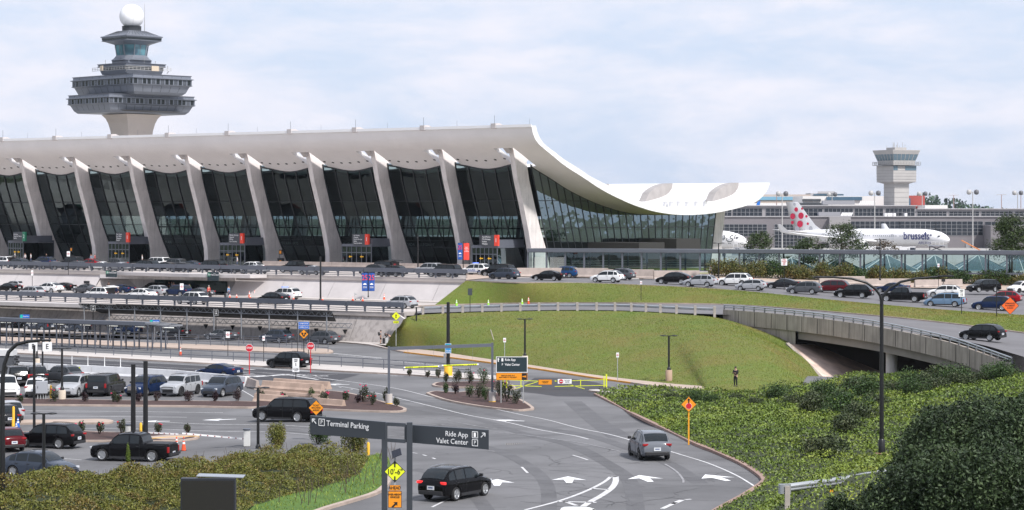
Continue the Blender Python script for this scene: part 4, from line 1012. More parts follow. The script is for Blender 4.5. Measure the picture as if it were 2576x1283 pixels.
b = MB(); b.bx(x5c(1475), x5c(1500), YC-.3, YC, AP, z5c(968)); b.bx(x5c(1650), x5c(1695), YC-.3, YC, AP, z5c(968)); b.build('door', fr, con)
for a_, c_, y_, z_, w_ in ((500, 770, 14, 640, 605), (430, 610, 2, 735, 702)): b = MB(); b.bx(x5c(a_), x5c(c_), YC+y_, YC+y_+4, z5c(z_), z5c(w_)); b.build('roof_screen', mat('screen_grey', (.28, .28, .30), .6), con)
b = MB()
for (xa, xb, ya, yb) in ((770, 905, 640, 610), (615, 710, 735, 707)):
    for i in range(8): xx = xa+(xb-xa)*i/8; b.bar((x5c(xx), YC+2, z5c(ya)), (x5c(xx+14), YC+2, z5c(yb)), .4, .4)
b.build('roof_fins', roofw, con)
b = MB()
for x_ in (985, 1010, 1030, 1060, 1155): b.bx(x5c(x_), x5c(x_+20), YC+3, YC+6, z5c(738), z5c(712))
b.build('rooftop_units', roofw, con)['kind'] = 'stuff'
# buildings further off
def far_b(label, x0, x1, y0, y1, Y, m, extra=None):
    b = MB(); X0_, X1_ = ((x0/2.138+3000)/1.5534-CX)/FD*Y, ((x1/2.138+3000)/1.5534-CX)/FD*Y; Z1 = zY((y0/2.138+500)/1.5534, Y)
    b.bx(X0_, X1_, Y, Y+40, -3, Z1); t_ = thing('hangar', label, 'building'); b.build('wall', m, t_)
    if extra:
        for (a, c, ya, yb, mm) in extra:
            e_ = MB(); e_.bx(((a/2.138+3000)/1.5534-CX)/FD*Y, ((c/2.138+3000)/1.5534-CX)/FD*Y, Y-1, Y, zY((yb/2.138+500)/1.5534, Y), zY((ya/2.138+500)/1.5534, Y)); e_.build('panel', mm, t_)
    return t_
whiteb = mat('far_white', (.70, .68, .66), .7); farbr = mat('far_brick', (.35, .07, .06), .8); farbl = mat('far_window', (.06, .12, .18), .3)
far_b('wide white flat roofed terminal annex behind the concourse, left of the pale tower', 290, 985, 570, 700, 1120, whiteb, [(285, 440, 594, 612, tw_d), (488, 783, 576, 604, farbl), (160, 500, 626, 645, tw_d)])
far_b('red brick block beside the pale tower shaft', 1170, 1310, 565, 700, 1080, farbr, [(1170, 1188, 588, 650, farbl)])
far_b('low pale building with sloping white roof right of the red brick block', 1312, 1500, 645, 700, 1060, whiteb)
far_b('long beige office building with blue window band on the horizon', -80, 355, 556, 640, 2300, mat('far_beige', (.55, .45, .40), .8), [(-80, 330, 575, 603, mat('far_blue', (.20, .42, .58), .4))])
far_b('pale grey stepped office building on the horizon behind the annex', 355, 560, 545, 640, 2400, mat('far_pale', (.50, .48, .50), .8), [(417, 556, 530, 548, mat('far_pale', (.5, .48, .5))), (380, 630, 552, 565, farbl)])
# left of it: white shed seen between roof and concourse
far_b('white low shed on the airfield just right of the terminal roof tip', -420, 160, 628, 700, 1100, whiteb)
# tree line on the horizon
def treeline(name, label, u0, u1, Y, h0, h1, m, seed):
    r_ = random.Random(seed); b = MB(); n = int((u1-u0)/3.2)
    for i in range(n):
        u = u0+(u1-u0)*i/n+r_.uniform(-1, 1); x = (u-CX)/FD*Y; h = h0+(h1-h0)*(.5+.5*math.sin(u*.013+seed))*r_.uniform(.75, 1.1); c = Vector((x, Y+r_.uniform(-60, 60), -3+h*.45)); rr_ = r_.uniform(4, 8)*Y/2600
        for q in range(26):
            a, e = r_.uniform(0, 6.28), r_.uniform(-.9, 1.5); d = Vector((math.cos(a)*math.cos(e), math.sin(a)*math.cos(e), math.sin(e)*h*.6/rr_)); p = c+d*rr_*r_.uniform(.7, 1.05)
            s_ = r_.uniform(1.2, 2.6)*Y/2600; x1 = Vector((r_.uniform(-1, 1), r_.uniform(-1, 1), r_.uniform(-1, 1))).normalized()*s_; x2 = Vector((r_.uniform(-1, 1), r_.uniform(-1, 1), r_.uniform(-1, 1))).normalized()*s_
            b.add([p-x1, p-x2, p+x1, p+x2], [(0, 1, 2, 3)])
        b.box((x, Y, -3+h*.35), (5*Y/2600, 20, h*.7))
    o = b.build(name, m); stuff(o, label, 'woodland')
lf_far = leafmat('far_leaves', [(.018, .04, .02), (.03, .07, .03), (.05, .09, .04)], .02)
treeline('distant_woodland', 'distant green woodland along the horizon at the right edge', 2100, 2640, 2900, 22, 42, lf_far, 3)
treeline('distant_woodland', 'distant woodland glimpsed between the terminal roof tip and the concourse', 1620, 2120, 2700, 18, 26, lf_far, 8)
# ---------------------------------------------------------------- apron floodlights
apl = None; gp = mat('galvanised_pole', (.42, .41, .40), .5); dkh = mat('lamp_head_dark', (.12, .12, .13), .4)
def globe_light(x, ytop, ybot, Y, lab, kind):
    X = x5c(x, Y); zt_ = zY((ytop/2.138+500)/1.5534, Y); t_ = thing('apron_light', lab, 'floodlight', (X, Y, AP), 0, 'floodlights over the apron')
    b = MB(); b.tube([(0, 0, 0), (0, 0, zt_-AP)], [.28, .16], 8); b.bar((-1.5, 0, zt_-AP), (1.5, 0, zt_-AP), .15, .15); b.build('pole', gp if kind else mat('reddish_pole', (.33, .22, .2), .6), t_)
    for s_ in (-1, 1):
        b = MB()
        if kind: b.lathe([(.05, -1.0), (.75, -.75), (.95, 0), (.75, .7), (.05, .95)], (s_*1.35, 0, zt_-AP), 10)
        else: b.box((s_*1.5, 0, zt_-AP), (1.6, .5, .25))
        b.build('lamp_head', (dkh if s_ > 0 else gp) if kind else gp, t_)
globe_light(118, 549, 740, 850, 'double ball floodlight left of the spotted airliner tail', 1)
globe_light(891, 544, 740, 850, 'double ball floodlight just left of the pale ramp tower', 1)
globe_light(1710, 536, 740, 850, 'tallest double ball floodlight right of the pale ramp tower', 1)
globe_light(535, 555, 640, 1000, 'double ball floodlight in front of the white annex', 1)
globe_light(1288, 549, 650, 980, 'double ball floodlight in front of the red brick block', 1)
globe_light(2085, 542, 680, 950, 'double ball floodlight at the right edge above the concourse roof', 1)
globe_light(1551, 562, 680, 1100, 'thin twin arm floodlight between the red brick block and the tallest ball floodlight', 0)
globe_light(1950, 558, 680, 1100, 'thin twin arm floodlight above the concourse, right of the tallest ball floodlight', 0)
globe_light(2112, 556, 680, 1100, 'thin twin arm floodlight at the far right edge', 0)
globe_light(72, 560, 640, 1100, 'thin twin arm floodlight on the horizon at the left end of the concourse', 0)
# ---------------------------------------------------------------- aircraft
acw = mat('aircraft_white', (.78, .77, .77), .3, spec=.5); acg = mat('aircraft_grey', (.30, .31, .34), .4); acd = mat('aircraft_dark', (.03, .035, .05), .3)
redd = mat('dot_red', (.62, .01, .06), .4); navy = mat('letter_navy', (.02, .03, .16), .4); dotg = mat('dot_grey', (.50, .50, .53), .5)
def aircraft(name, label, loc, rz, L_=63.0, d=5.64, cap='airliner'):
    """fuselage along +x, nose at x = L_, wheels on z = 0"""
    t_ = thing(name, label, cap, loc, rz); cz = 5.1; r0 = d/2
    prof = [(0, .12, 1.9), (3, .55, 1.5), (8, 1.35, .9), (13, 2.05, .45), (18, 2.6, .1), (22, r0, 0), (50, r0, 0), (54, r0*.985, -.02), (57, r0*.92, -.1), (59.5, r0*.78, -.28), (61.3, r0*.56, -.5), (62.4, r0*.33, -.68), (63, .06, -.8)]
    b = MB(); rows = []
    for x, r_, dz in prof:
        x = x/63*L_; rows.append([(x, r_*math.cos(2*math.pi*k/24), cz+dz+r_*math.sin(2*math.pi*k/24)) for k in range(25)])
    b.grid(rows, True, flip=False); fu = b.build('fuselage', acw, t_)
    def wing(n_, pts, th, m=acw, par=t_):
        b = MB(); # pts: list of (x_lead, x_trail, y, z)
        rows = []
        for xl, xt, y, z in pts:
            c = xl-xt; rows.append([(xl, y, z), (xl-c*.15, y, z+th*c*.5), (xl-c*.45, y, z+th*c*.55), (xt, y, z+.02), (xl-c*.45, y, z-th*c*.3), (xl-c*.12, y, z-th*c*.3), (xl, y, z)])
        b.grid(rows, True); b.add(rows[-1][:-1], [tuple(range(6))]); return b.build(n_, m, par)
    for s_ in (-1, 1):
        w_ = wing('wing', [(38, 26.5, s_*2.2, 3.7), (34, 24, s_*9, 4.2), (22.5, 17.6, s_*27, 6.4), (21, 17.2, s_*29, 6.9)], .11)
        wl = wing('winglet', [(21, 17.2, s_*29, 6.9), (18.3, 16.5, s_*30.2, 9.4)], .08, acw, w_)
        wing('tailplane', [(8, 1.5, s_*1, 6.6), (2.2, -.6, s_*9.7, 7.5)], .09)
        e_ = MB(); ax = (Vector((0, 1, 0)), Vector((0, 0, 1)), Vector((1, 0, 0)))
        e_.lathe([(1.35, 5.2), (1.55, 4.9), (1.62, 3.5), (1.5, 1.5), (1.15, 0), (.7, -1.2), (.1, -2.4)], (32.2, s_*9.6, 2.35), 20, True, ax); en = e_.build('engine', acw, t_)
        e_ = MB(); e_.lathe([(.02, 4.95), (1.3, 4.98), (1.3, 5.23)], (32.2, s_*9.6, 2.35), 20, True, ax); e_.build('intake', acd, en)
        e_ = MB(); e_.bar((33, s_*9.6, 3.9), (29, s_*9.6, 4.3), .4, .9); e_.build('pylon', acw, en)
        g_ = MB()
        for i in range(2): g_.lathe([(.1, -.25), (.7, -.25), (.7, .25), (.1, .25)], (27+i*1.8, s_*5.2, .7), 12, True, (Vector((1, 0, 0)), Vector((0, 0, 1)), Vector((0, 1, 0))))
        g_.bar((28, s_*5.2, .7), (28, s_*4.6, 4), .3, .3); g_.build('main_gear', acd, t_)
    g_ = MB(); g_.lathe([(.1, -.3), (.52, -.3), (.52, .3), (.1, .3)], (55.5, 0, .52), 12, True, (Vector((1, 0, 0)), Vector((0, 0, 1)), Vector((0, 1, 0)))); g_.bar((55.5, 0, .5), (55.5, 0, 3), .25, .25); g_.build('nose_gear', acd, t_)
    b = MB(); rows = []
    for z, xl, xt in ((7.4, 13.0, 1.8), (9, 10.4, .9), (12, 7.6, -.3), (16.5, 3.6, -1.9), (16.9, 2.9, -2.0)):
        rows.append([(xl, 0, z), (xl-(xl-xt)*.3, .22, z), (xt, 0, z), (xl-(xl-xt)*.3, -.22, z), (xl, 0, z)])
    b.grid(rows, True); b.add(rows[-1][:-1], [(0, 1, 2, 3)]); fin_ = b.build('tail_fin', acw, t_)
    # cabin windows and doors on the side to the lens (local -y)
    b = MB()
    for i in range(52):
        x = 14+i*.8
        if i % 13 in (0,): continue
        b.box((x, -r0*.995+.0, cz+.55), (.26, .12, .38))
    wn = b.build('cabin_windows', acg, t_); wn['kind'] = 'stuff'
    b = MB(); b.box((59.9/63*L_, -1.45, cz+.55), (1.1, .9, .45), rz=R(-38)); b.box((60.3/63*L_, -1.0, cz+.6), (.6, 1.2, .45), rz=R(-50)); b.build('cockpit_windows', acd, t_)
    for x in (15.5, 31, 43, 56): b = MB(); b.box((x, -r0*.985 if x < 55 else -r0*.93, cz+.15), (1.0, .06, 1.95)); dd = b.build('cabin_door', mat('door_line_grey', (.66, .66, .67), .4), t_)
    return t_, fu, fin_, cz, r0
nose = PY(2388, 608, 750); nose.z = AP
rzp = R(-43); ca, sa = math.cos(rzp), math.sin(rzp)
ploc = Vector((nose.x-63*ca, nose.y-63*sa, AP))
pl, fu, fn, cz, r0 = aircraft('airliner', 'white airliner with red polka dots on its tail fin parked before the concourse', ploc, rzp)
text('brussels', 3.6, navy, fu, (47.3, -r0-.12, cz+.55), 0, 'lettering', squash=.86, depth=.02, bold=.01)
text('AIRLINES', 1.2, navy, fu, (53.0, -r0-.02, cz-1.7), 0, 'lettering', squash=1.0, depth=.02)
def dots(lst, par, m, name):
    for x, z, r_, y in lst:
        b = MB(); b.lathe([(.01, 0), (r_, 0), (r_, .05)], (x, y, z), 16, False, (Vector((1, 0, 0)), Vector((0, 0, 1)), Vector((0, -1, 0)))); b.build(name, m, par)
dots([(2.6, 14.3, .75, -.26), (1.1, 12.0, 1.0, -.24), (4.6, 12.2, 1.1, -.27), (1.0, 9.9, .6, -.24), (4.2, 9.4, 1.15, -.3), (7.4, 9.5, .45, -.24), (6.8, 12.0, .45, -.2), (5.0, 14.6, .4, -.2)], fn, redd, 'dot')
dots([(1.9, 16.1, .5, -.24), (3.0, 7.9, .9, -.24), (8.6, 7.9, .8, -.26)], fn, dotg, 'dot')
dots([(55.5, cz+1.2, .45, -r0*.92), (57.5, cz+.9, .3, -r0*.86)], fu, navy, 'dot')
# second airliner beyond the terminal's right end
n2 = PY(1881, 603, 700); n2.z = AP; rz2 = R(-22); l2 = Vector((n2.x-63*math.cos(rz2), n2.y-63*math.sin(rz2), AP))
pl2, fu2, fn2, cz2, r2 = aircraft('airliner', 'white airliner nose with green flag poking out behind the terminal right end', l2, rz2)
text('\u0627\u0644\u0633\u0639\u0648\u062f\u064a\u0629', 3.2, mat('letter_dark', (.05, .06, .06), .4), fu2, (45.5, -r2-.03, cz2+1.0), 0, 'lettering', depth=.02)
b = MB(); b.bx(54.0, 55.4, -2.75, -2.6, cz2+1.3, cz2+2.1); b.build('flag_mark', mat('flag_green', (.0, .25, .1), .5), fu2)
# blue tail fin far off
tf = thing('aircraft_tail', 'small blue tail fin of a far aircraft above the concourse roof', 'tail fin', PY(1905, 520, 1000)); tf.location.z = 0
Yq = 1000; q = lambda u, v: ((u-1905)/FD*Yq, zY(v, Yq))
b = MB(); b.prism([q(1898, 527), q(1905, 508), q(1912, 505), q(1910, 527)], ((1, 0, 0), (0, 0, 1), (0, 1, 0)), (0, 0, 0), .8); b.build('fin', mat('tail_blue', (.02, .16, .55), .4), tf)
b = MB(); b.tube([(-25, .4, zY(533, Yq)-2.2), (6, .4, zY(533, Yq)-2.2)], 2.2, 12); b.build('fuselage', acw, tf)
# ground equipment
def gse(name, lab, u, v, Y, kind):
    p = PY(u, v, Y); p.z = AP; t_ = thing(name, lab, name.replace('_', ' '), p, R(-20))
    if kind == 'truck':
        b = MB(); b.bx(-3, 1.2, -1.2, 1.2, .9, 1.2); b.bx(-3, 1.0, -1.2, 1.2, 1.2, 2.5); b.build('tank', acw, t_); b = MB(); b.bx(1.4, 3.2, -1.1, 1.1, .6, 2.6); b.build('cab', acw, t_)
        b = MB(); b.bx(1.9, 3.25, -1.15, 1.15, 1.6, 2.3); b.build('windows', acd, t_)
        for x in (-2, 2.3):
            for s_ in (-1, 1): b = MB(); b.lathe([(.1, -.15), (.5, -.15), (.5, .15), (.1, .15)], (x, s_*1.1, .5), 12, True, (Vector((1, 0, 0)), Vector((0, 0, 1)), Vector((0, 1, 0)))); b.build('wheel', acd, t_)
    elif kind == 'belt':
        b = MB(); b.bar((-3.5, 0, 4.2), (2.5, 0, 1.0), .9, .3); b.build('belt', mat('belt_orange', (.6, .2, .05), .6), t_); b = MB(); b.bx(-1, 3.5, -1, 1, .4, 1.0); b.build('chassis', acg, t_)
        for x in (-.4, 2.8): b = MB(); b.lathe([(.1, -1.1), (.4, -1.1), (.4, 1.1), (.1, 1.1)], (x, 0, .4), 12, True, (Vector((1, 0, 0)), Vector((0, 0, 1)), Vector((0, 1, 0)))); b.build('wheel', acd, t_)
    elif kind == 'lift':
        b = MB(); b.bx(-3, 3, -1.5, 1.5, .5, 1.1); b.bx(-2.5, 2.5, -1.4, 1.4, 2.6, 2.9); b.build('platform', acg, t_)
        b = MB()
        for s_ in (-1, 1): b.bar((-2.2, s_*1.2, 1), (2.2, s_*1.2, 2.7), .15, .15); b.bar((2.2, s_*1.2, 1), (-2.2, s_*1.2, 2.7), .15, .15)
        b.build('scissor_legs', acd, t_); b = MB()
        for i in range(5): b.bar((-2.5+i*1.25, -1.4, 2.9), (-2.5+i*1.25, -1.4, 4), .08, .08)
        b.bar((-2.5, -1.4, 4), (2.5, -1.4, 4), .08, .08); b.build('railing', acw, t_)
    return t_
gse('fuel_truck', 'white fuel truck with hose reel under the spotted airliner wing', 2240, 632, 735, 'truck'); gse('cargo_lift', 'scissor cargo lift under the nose of the spotted airliner', 2355, 632, 742, 'lift')
gse('belt_loader', 'orange belt loader parked right of the spotted airliner', 2445, 634, 760, 'belt'); gse('cargo_lift', 'scissor cargo lift beside the airliner with green flag', 1868, 632, 690, 'lift'); gse('service_truck', 'white catering truck by the tail of the spotted airliner', 2190, 633, 742, 'truck')
gse('service_truck', 'small white service truck close to the walkway under the spotted airliner engine', 2275, 634, 730, 'truck')
# ---------------------------------------------------------------- covered walkway
ww0 = PH(1325, 694, 9.3); wz = Z_DEP+.05
wA = Vector(((1327-CX)/FD*379, 379, wz)); wB = Vector(((2640-CX)/FD*352, 352, wz)); wd_ = wB-wA; wl_ = wd_.length; wrz = math.atan2(wd_.y, wd_.x)
walkw = thing('covered_walkway', 'long low glazed walkway with flat dark grey roof running to the right edge', 'walkway', wA, wrz)
b = MB(); b.bx(0, wl_, -.3, 3.6, 3.05, 3.6); b.bx(.2, wl_, -.1, 3.4, 2.95, 3.05); b.build('roof', steel_g, walkw)
b = MB(); b.bx(-.1, wl_, .0, .12, .0, .25); b.build('sill', steel_g, walkw)
pst = MB(); pst.bx(-.13, .13, -.05, .2, 0, 3.0); p0 = None; nP = int(wl_/3.15)
for i in range(nP+1):
    for yy in (0, 3.2):
        if p0 is None: p0 = pst.build('post', steel_g, walkw, (i*wl_/nP, yy, 0)); continue
        o = p0.copy(); COL.objects.link(o); o.parent = walkw; o.location = (i*wl_/nP, yy, 0)
b = MB(); b.add([(0, .1, .25), (wl_, .1, .25), (wl_, .1, 2.95), (0, .1, 2.95)], [(0, 1, 2, 3)]); b.build('glazing', glass('walk_glass', (.50, .62, .60), .08), walkw)
b = MB()
for k in range(5): b.bar((4, 3.3, .55+k*.28), (wl_*.5, 3.3, .55+k*.28), .04, .06)
b.build('inner_railing', mat('pale_green_rail', (.55, .68, .62), .6), walkw)
b = MB()
for k in range(24): b.bar((1.2+k*.18+(.9 if k > 9 else 0), -.0, .15), (1.2+k*.18+(.9 if k > 9 else 0), -.0, 2.2), .04, .04)
b.build('gate_bars', mat('gate_white', (.6, .62, .6), .5), walkw)
# ramp behind and skylight pyramids
sky_g = glass('skylight_glass', (.35, .55, .60), .3); skw = mat('skylight_bar', (.7, .72, .73), .5)
for i, u in enumerate((1910, 1990, 2110, 2230, 2350, 2460, 2560, 2640)):
    if i == 0: continue
    Y = 398; p = PY(u, 0, Y); p.z = Z_DEP-.4; w_ = 4.2+(i % 2)*.6; h_ = 2.2+(.5 if i > 2 else 0)
    t_ = thing('skylight', ['', 'glass pyramid skylight just left of the second pine, seen through the walkway', 'glass pyramid skylight right of the crooked pine, seen through the walkway', 'third wide glass pyramid skylight beyond the walkway, counted from the crooked pine', 'glass pyramid skylight behind the hedge gap, seen through the walkway', 'glass pyramid skylight left of the right edge pine, seen through the walkway', 'glass pyramid skylight below the right edge pine, seen through the walkway', 'rightmost glass pyramid skylight at the edge of the walkway'][i], 'skylight', p, 0, 'glass pyramids behind the walkway')
    b = MB(); R_ = [(-w_, -w_, 0), (w_, -w_, 0), (w_, w_, 0), (-w_, w_, 0), (0, 0, h_)]; b.add(R_, [(0, 1, 4), (1, 2, 4), (2, 3, 4), (3, 0, 4)]); b.build('panes', sky_g, t_)
    b = MB()
    for k in range(4): b.bar(R_[k], R_[4], .14, .1); b.bar(R_[k], R_[(k+1) % 4], .14, .12); b.bar((Vector(R_[k])+Vector(R_[(k+1) % 4]))/2, R_[4], .08, .08)
    b.build('glazing_bars', skw, t_)
# ---------------------------------------------------------------- jersey barriers along the departures exit road
bar_m = mat('barrier_concrete', (.42, .35, .31), .9, var=.18, vs_=.8); bar_w = mat('barrier_white', (.68, .68, .69), .7, var=.1, vs_=.8)
def barrier_mesh(L_=6.0, h=.85, base=.62):
    b = MB(); pr = [(-base/2, 0), (base/2, 0), (base/2, .08), (base*.32, .28), (.1, h), (-.1, h), (-base*.32, .28), (-base/2, .08)]
    b.prism(pr, ((0, 1, 0), (0, 0, 1), (1, 0, 0)), (0, 0, 0), L_); return b
def barrier_row(P, label, m, L_=6.0, h=.85, group=None, labs=None):
    me = None; d = 0; P = [Vector(p) for p in P]; tot = sum((b_-a).length for a, b_ in zip(P[:-1], P[1:])); n = max(1, int(tot/(L_+.08))); E = even(P, n+1)
    for i in range(n):
        a, c = E[i], E[i+1]; rz = math.atan2(c.y-a.y, c.x-a.x)
        if me is None: o = barrier_mesh((c-a).length-.06, h).build('concrete_barrier', m, None, a, rz, bevel=.03); me = o.data
        else:
            o = bpy.data.objects.new('concrete_barrier', me); COL.objects.link(o); o.location = a; o.rotation_euler = (0, 0, rz)
        tag(o, (labs[i] if labs and i < len(labs) else label), 'barrier', group)
barrier_row([p+up*.1 for p in PL([(1300, 697, 9.3), (1420, 697, 9.3), (1640, 704, 9.6), (1760, 707, 9.8)])], 'grey concrete barrier in the row between the exit road and the glazed walkway', bar_m, 6, 1.25, 'barriers before the walkway')
barrier_row([p+up*.1 for p in PL([(2060, 716, 10.4), (2180, 722, 10.8), (2290, 723, 10.9)])], 'grey concrete barrier before the rust tinged hedge behind the dark pickup and sedans', bar_m, 5, 1.1, 'barriers before the rusty hedge')
barrier_row([p+up*.1 for p in PL([(2300, 724, 10.9), (2420, 726, 11.1)])], 'grey concrete barrier before the hedge left of the parked black minivan', bar_m, 5, 1.1, 'barriers left of the black minivan')
barrier_row([T(Tu(1190, 2), 4.2, Z_DEP+.14), T(Tu(640, 2), 4.2, Z_DEP+.14)][::-1], 'low concrete block barrier at the foot of the terminal pylons', bar_m, 5.2, .8, 'barriers at the pylon feet')
# white barriers behind the left lot
barrier_row([p for p in GL([(20, 932), (110, 937), (260, 944), (420, 953), (540, 964), (620, 972)])], 'white painted barrier in the row behind the parked cars of the left lot', bar_w, 5.8, .95, 'white barriers behind the left lot')
barrier_row(GL([(612, 967), (648, 980)]), 'beige concrete barrier end on beside the stacked barrier pile', bar_m, 6, .85)
# stacked concrete barriers
for k, (u, v, dz, L_, lb) in enumerate(((642, 1010, 0, 11, 'long beige barrier in front of the stacked pile, with roses before it'), (652, 1001, 0, 8.5, 'second beige barrier of the stacked pile, one row back'), (662, 996, .7, 7.5, 'beige barrier lying on top of the stacked pile'), (690, 990, .7, 7, 'pale barrier at the back top of the stacked pile'), (650, 990, 0, 8, 'rear beige barrier at the bottom of the stacked pile'))):
    a = G(u, v); c = G(u+200, v+14); rz = math.atan2(c.y-a.y, c.x-a.x)
    o = barrier_mesh(L_, .7, .7).build('concrete_barrier', mat('barrier_brown', (.45, .33, .26), .9, var=.25, vs_=.6), None, a+up*(dz+.02), rz, bevel=.03); tag(o, lb, 'barrier', 'stacked concrete barriers')
# ---------------------------------------------------------------- lower canopy with trusses behind the taxi road
canv = mat('canopy_dark', (.03, .032, .035), .6); gal = mat('canopy_post', (.22, .23, .25), .5)
can = thing('truss_canopy', 'long dark canopy on slim posts and trusses above the taxi sidewalk', 'canopy', T(0, 0, 0), TRZ)
c0, c1 = Tu(235, TD1-2.5), Tu(865, TD1-3); 
tA, tB, zA, zB = TD1-1.0, TD1-5.4, Tz(600, 799, TD1-1.0), Tz(600, 776, TD1-5.4)
b = MB(); b.add([(c0, tA, zA), (c1-3, tA, zA), (c1, tB, zB), (c0, tB, zB)], [(0, 1, 2, 3)]); b.add([(c0, tA, zA-.06), (c1-3, tA, zA-.06), (c1, tB, zB-.06), (c0, tB, zB-.06)], [(3, 2, 1, 0)]); b.build('roof', canv, can)
b = MB(); n = 78; w_ = (c1-c0)/n
for t, z in ((tB+.2, zB-.1), (tA-.4, zA-.25)):
    b.bar((c0, t, z), (c1, t, z), .08, .08); b.bar((c0, t, z-.55), (c1, t, z-.55), .08, .08)
    for i in range(n): b.bar((c0+i*w_, t, z-.55*(i % 2)), (c0+(i+1)*w_, t, z-.55*((i+1) % 2)), .05, .05)
tr_ = b.build('truss', gal, can)
b = MB(); b.tube([(0, 0, 0), (0, 0, zB-.2)], .09, 8)
for s_ in (-1, 1): b.bar((0, 0, zB-.9), (s_*.7, 0, zB-.2), .06, .06)
p0 = b.build('post', gal, can, (c0+1, tB+.2, .12))
for i in range(1, 10): o = p0.copy(); COL.objects.link(o); o.parent = can; o.location = (c0+1+(c1-c0-2)*i/9, tB+.2, .12)
b = MB(); b.lathe([(.04, 0), (.3, .5), (.3, .6)], (0, 0, -.3), 8); s0 = b.build('lamp', blackp, can, (c0+1, tA-.6, zA-1.3))
for i in range(1, 10): o = s0.copy(); COL.objects.link(o); o.parent = can; o.location = (c0+1+(c1-c0-2)*i/9, tA-.6, zA-1.3)
# ---------------------------------------------------------------- near bus shelter canopy
a0 = G(-60, 866); a1 = G(415, 884)
sh = thing('shelter_canopy', 'long flat grey shelter roof on many slim posts before the taxi row', 'canopy', a0, math.atan2(a1.y-a0.y, a1.x-a0.x))
Ls = (a1-a0).length
b = MB(); b.bx(0, Ls*.905, -.2, 2.6, 3.05, 3.35); b.bx(0, Ls*.905, -.3, -.2, 3.0, 3.45); b.build('roof', steel_g, sh)
b = MB(); x_ = Ls*.905
for (p, q) in (((x_, -.2, 3.3), (x_+3.6, -.1, 3.05)), ((x_, 2.5, 3.3), (x_+3.6, 2.4, 3.05)), ((x_+3.6, -.1, 3.05), (x_+3.6, 2.4, 3.05)), ((x_, -.2, 3.25), (x_, 2.5, 3.25)), ((x_+1.8, -.1, 3.18), (x_+1.8, 2.4, 3.18))): b.bar(p, q, .1, .18)
b.build('open_frame', gal, sh)
b = MB()
for i in range(60):
    xx = i*Ls*.9/59; b.bar((xx, -.1, 2.95), (xx, 2.5, 2.95), .06, .08)
b.build('rafters', steel_d, sh)['kind'] = 'stuff'
b = MB(); b.bx(-.07, .07, -.07, .07, 0, 3.05)
for s_ in (-1, 1): b.bar((0, 0, 2.5), (s_*.55, 0, 3.0), .05, .05)
p0 = b.build('post', steel_g, sh, (1, 0, 0)); k = 0
for i in range(0, 15):
    for yy in (0, 2.3):
        if i == 0 and yy == 0: continue
        o = p0.copy(); COL.objects.link(o); o.parent = sh; o.location = (1+i*(Ls-1.6)/14+(.9 if yy else 0), yy, 0)
b = MB()
for i in range(7): b.bx(i*Ls/7+3, i*Ls/7+4.6, 1.2, 1.35, 2.75, 2.82)
b.build('tube_lights', mat('tube_lamp', (.9, .9, .85), .5, emit=.6), sh)['kind'] = 'stuff'
# ---------------------------------------------------------------- pedestrian railings
def railing(name, pts, label, h=1.0, step=2.6, m=steel_g, mids=(.5,), zf=None, off=.15, cat='railing'):
    P = spline([G(*p) for p in pts], 4) if len(pts) > 2 else [G(*p) for p in pts]; L_ = sum((b_-a).length for a, b_ in zip(P[:-1], P[1:])); E = even(P, max(2, int(L_/step)+1)); o_ = E[0].copy()
    t_ = thing(name, label, cat, o_)
    b = MB()
    for a, c in zip(E[:-1], E[1:]):
        for hh in (h,)+tuple(mids): b.bar(a-o_+up*(hh+off), c-o_+up*(hh+off), .06, .07)
    b.build('rails', m, t_); b = MB(); b.bx(-.04, .04, -.04, .04, 0, h); p0 = None
    for e in E:
        if p0 is None: p0 = b.build('post', m, t_, e-o_+up*off)
        else: o = p0.copy(); COL.objects.link(o); o.parent = t_; o.location = e-o_+up*off
    return t_
railing('pedestrian_railing', [(-30, 880), (150, 889), (400, 903), (650, 915), (900, 928), (1050, 938), (1183, 946)], 'long grey two rail railing along the pale divider walkway, nearest the lens', 1.0, 3.0)
railing('pedestrian_railing', [(-30, 853), (150, 861), (400, 868), (600, 874), (740, 880), (790, 886), (825, 888)], 'grey railing along the tan divider strip in front of the taxis', 1.0, 2.1)
railing('pedestrian_railing', [(150, 848), (400, 862), (600, 868), (760, 874), (800, 878)], 'rear grey railing of the tan divider strip, closest to the taxis', 1.0, 3.2)
# ---------------------------------------------------------------- highway guardrails
wood = mat('weathered_wood', (.40, .36, .32), .9, var=.2, vs_=2); galv = mat('galvanised_rail', (.42, .44, .46), .4, metal=.5, var=.1, vs_=1.5)
def wbeam(path, name, label, post_m, step=3.6, h=.72, ph=1.1, pw=.2, post_every=1, scale=1.0, drop=0, pnm='post'):
    E = path; o_ = E[0].copy(); t_ = thing(name, label, 'guardrail', o_); rows = []
    pr = [(.05, .31), (-.03, .25), (-.06, .2), (.03, .155), (-.06, .11), (-.03, .05), (.05, 0)]
    for i, p in enumerate(E):
        q = shadow_off(E, i); rows.append([tuple(p-o_+q*(a*scale)+up*(h-.31*scale+z*scale)) for a, z in pr])
    b = MB(); b.grid(rows, True); b.build('beam', galv, t_); P2 = even(E, max(2, int(sum((b_-a).length for a, b_ in zip(E[:-1], E[1:]))/step))); b = MB(); b.bx(-pw/2, pw/2, -pw/2, pw/2, -drop, ph); p0 = None
    for i, e in enumerate(P2):
        q = shadow_off(P2, i)
        if p0 is None: p0 = b.build(pnm, post_m, t_, e-o_-q*.2)
        else: o = p0.copy(); COL.objects.link(o); o.parent = t_; o.location = e-o_-q*.2
    return t_
NE = even([p+up*.05 for p in B_near], 120)
i0 = min(range(120), key=lambda i: abs(NE[i].x-PY(1062, 0, NE[i].y).x)); i1 = min(range(120), key=lambda i: abs(NE[i].x-PY(1815, 0, NE[i].y).x))
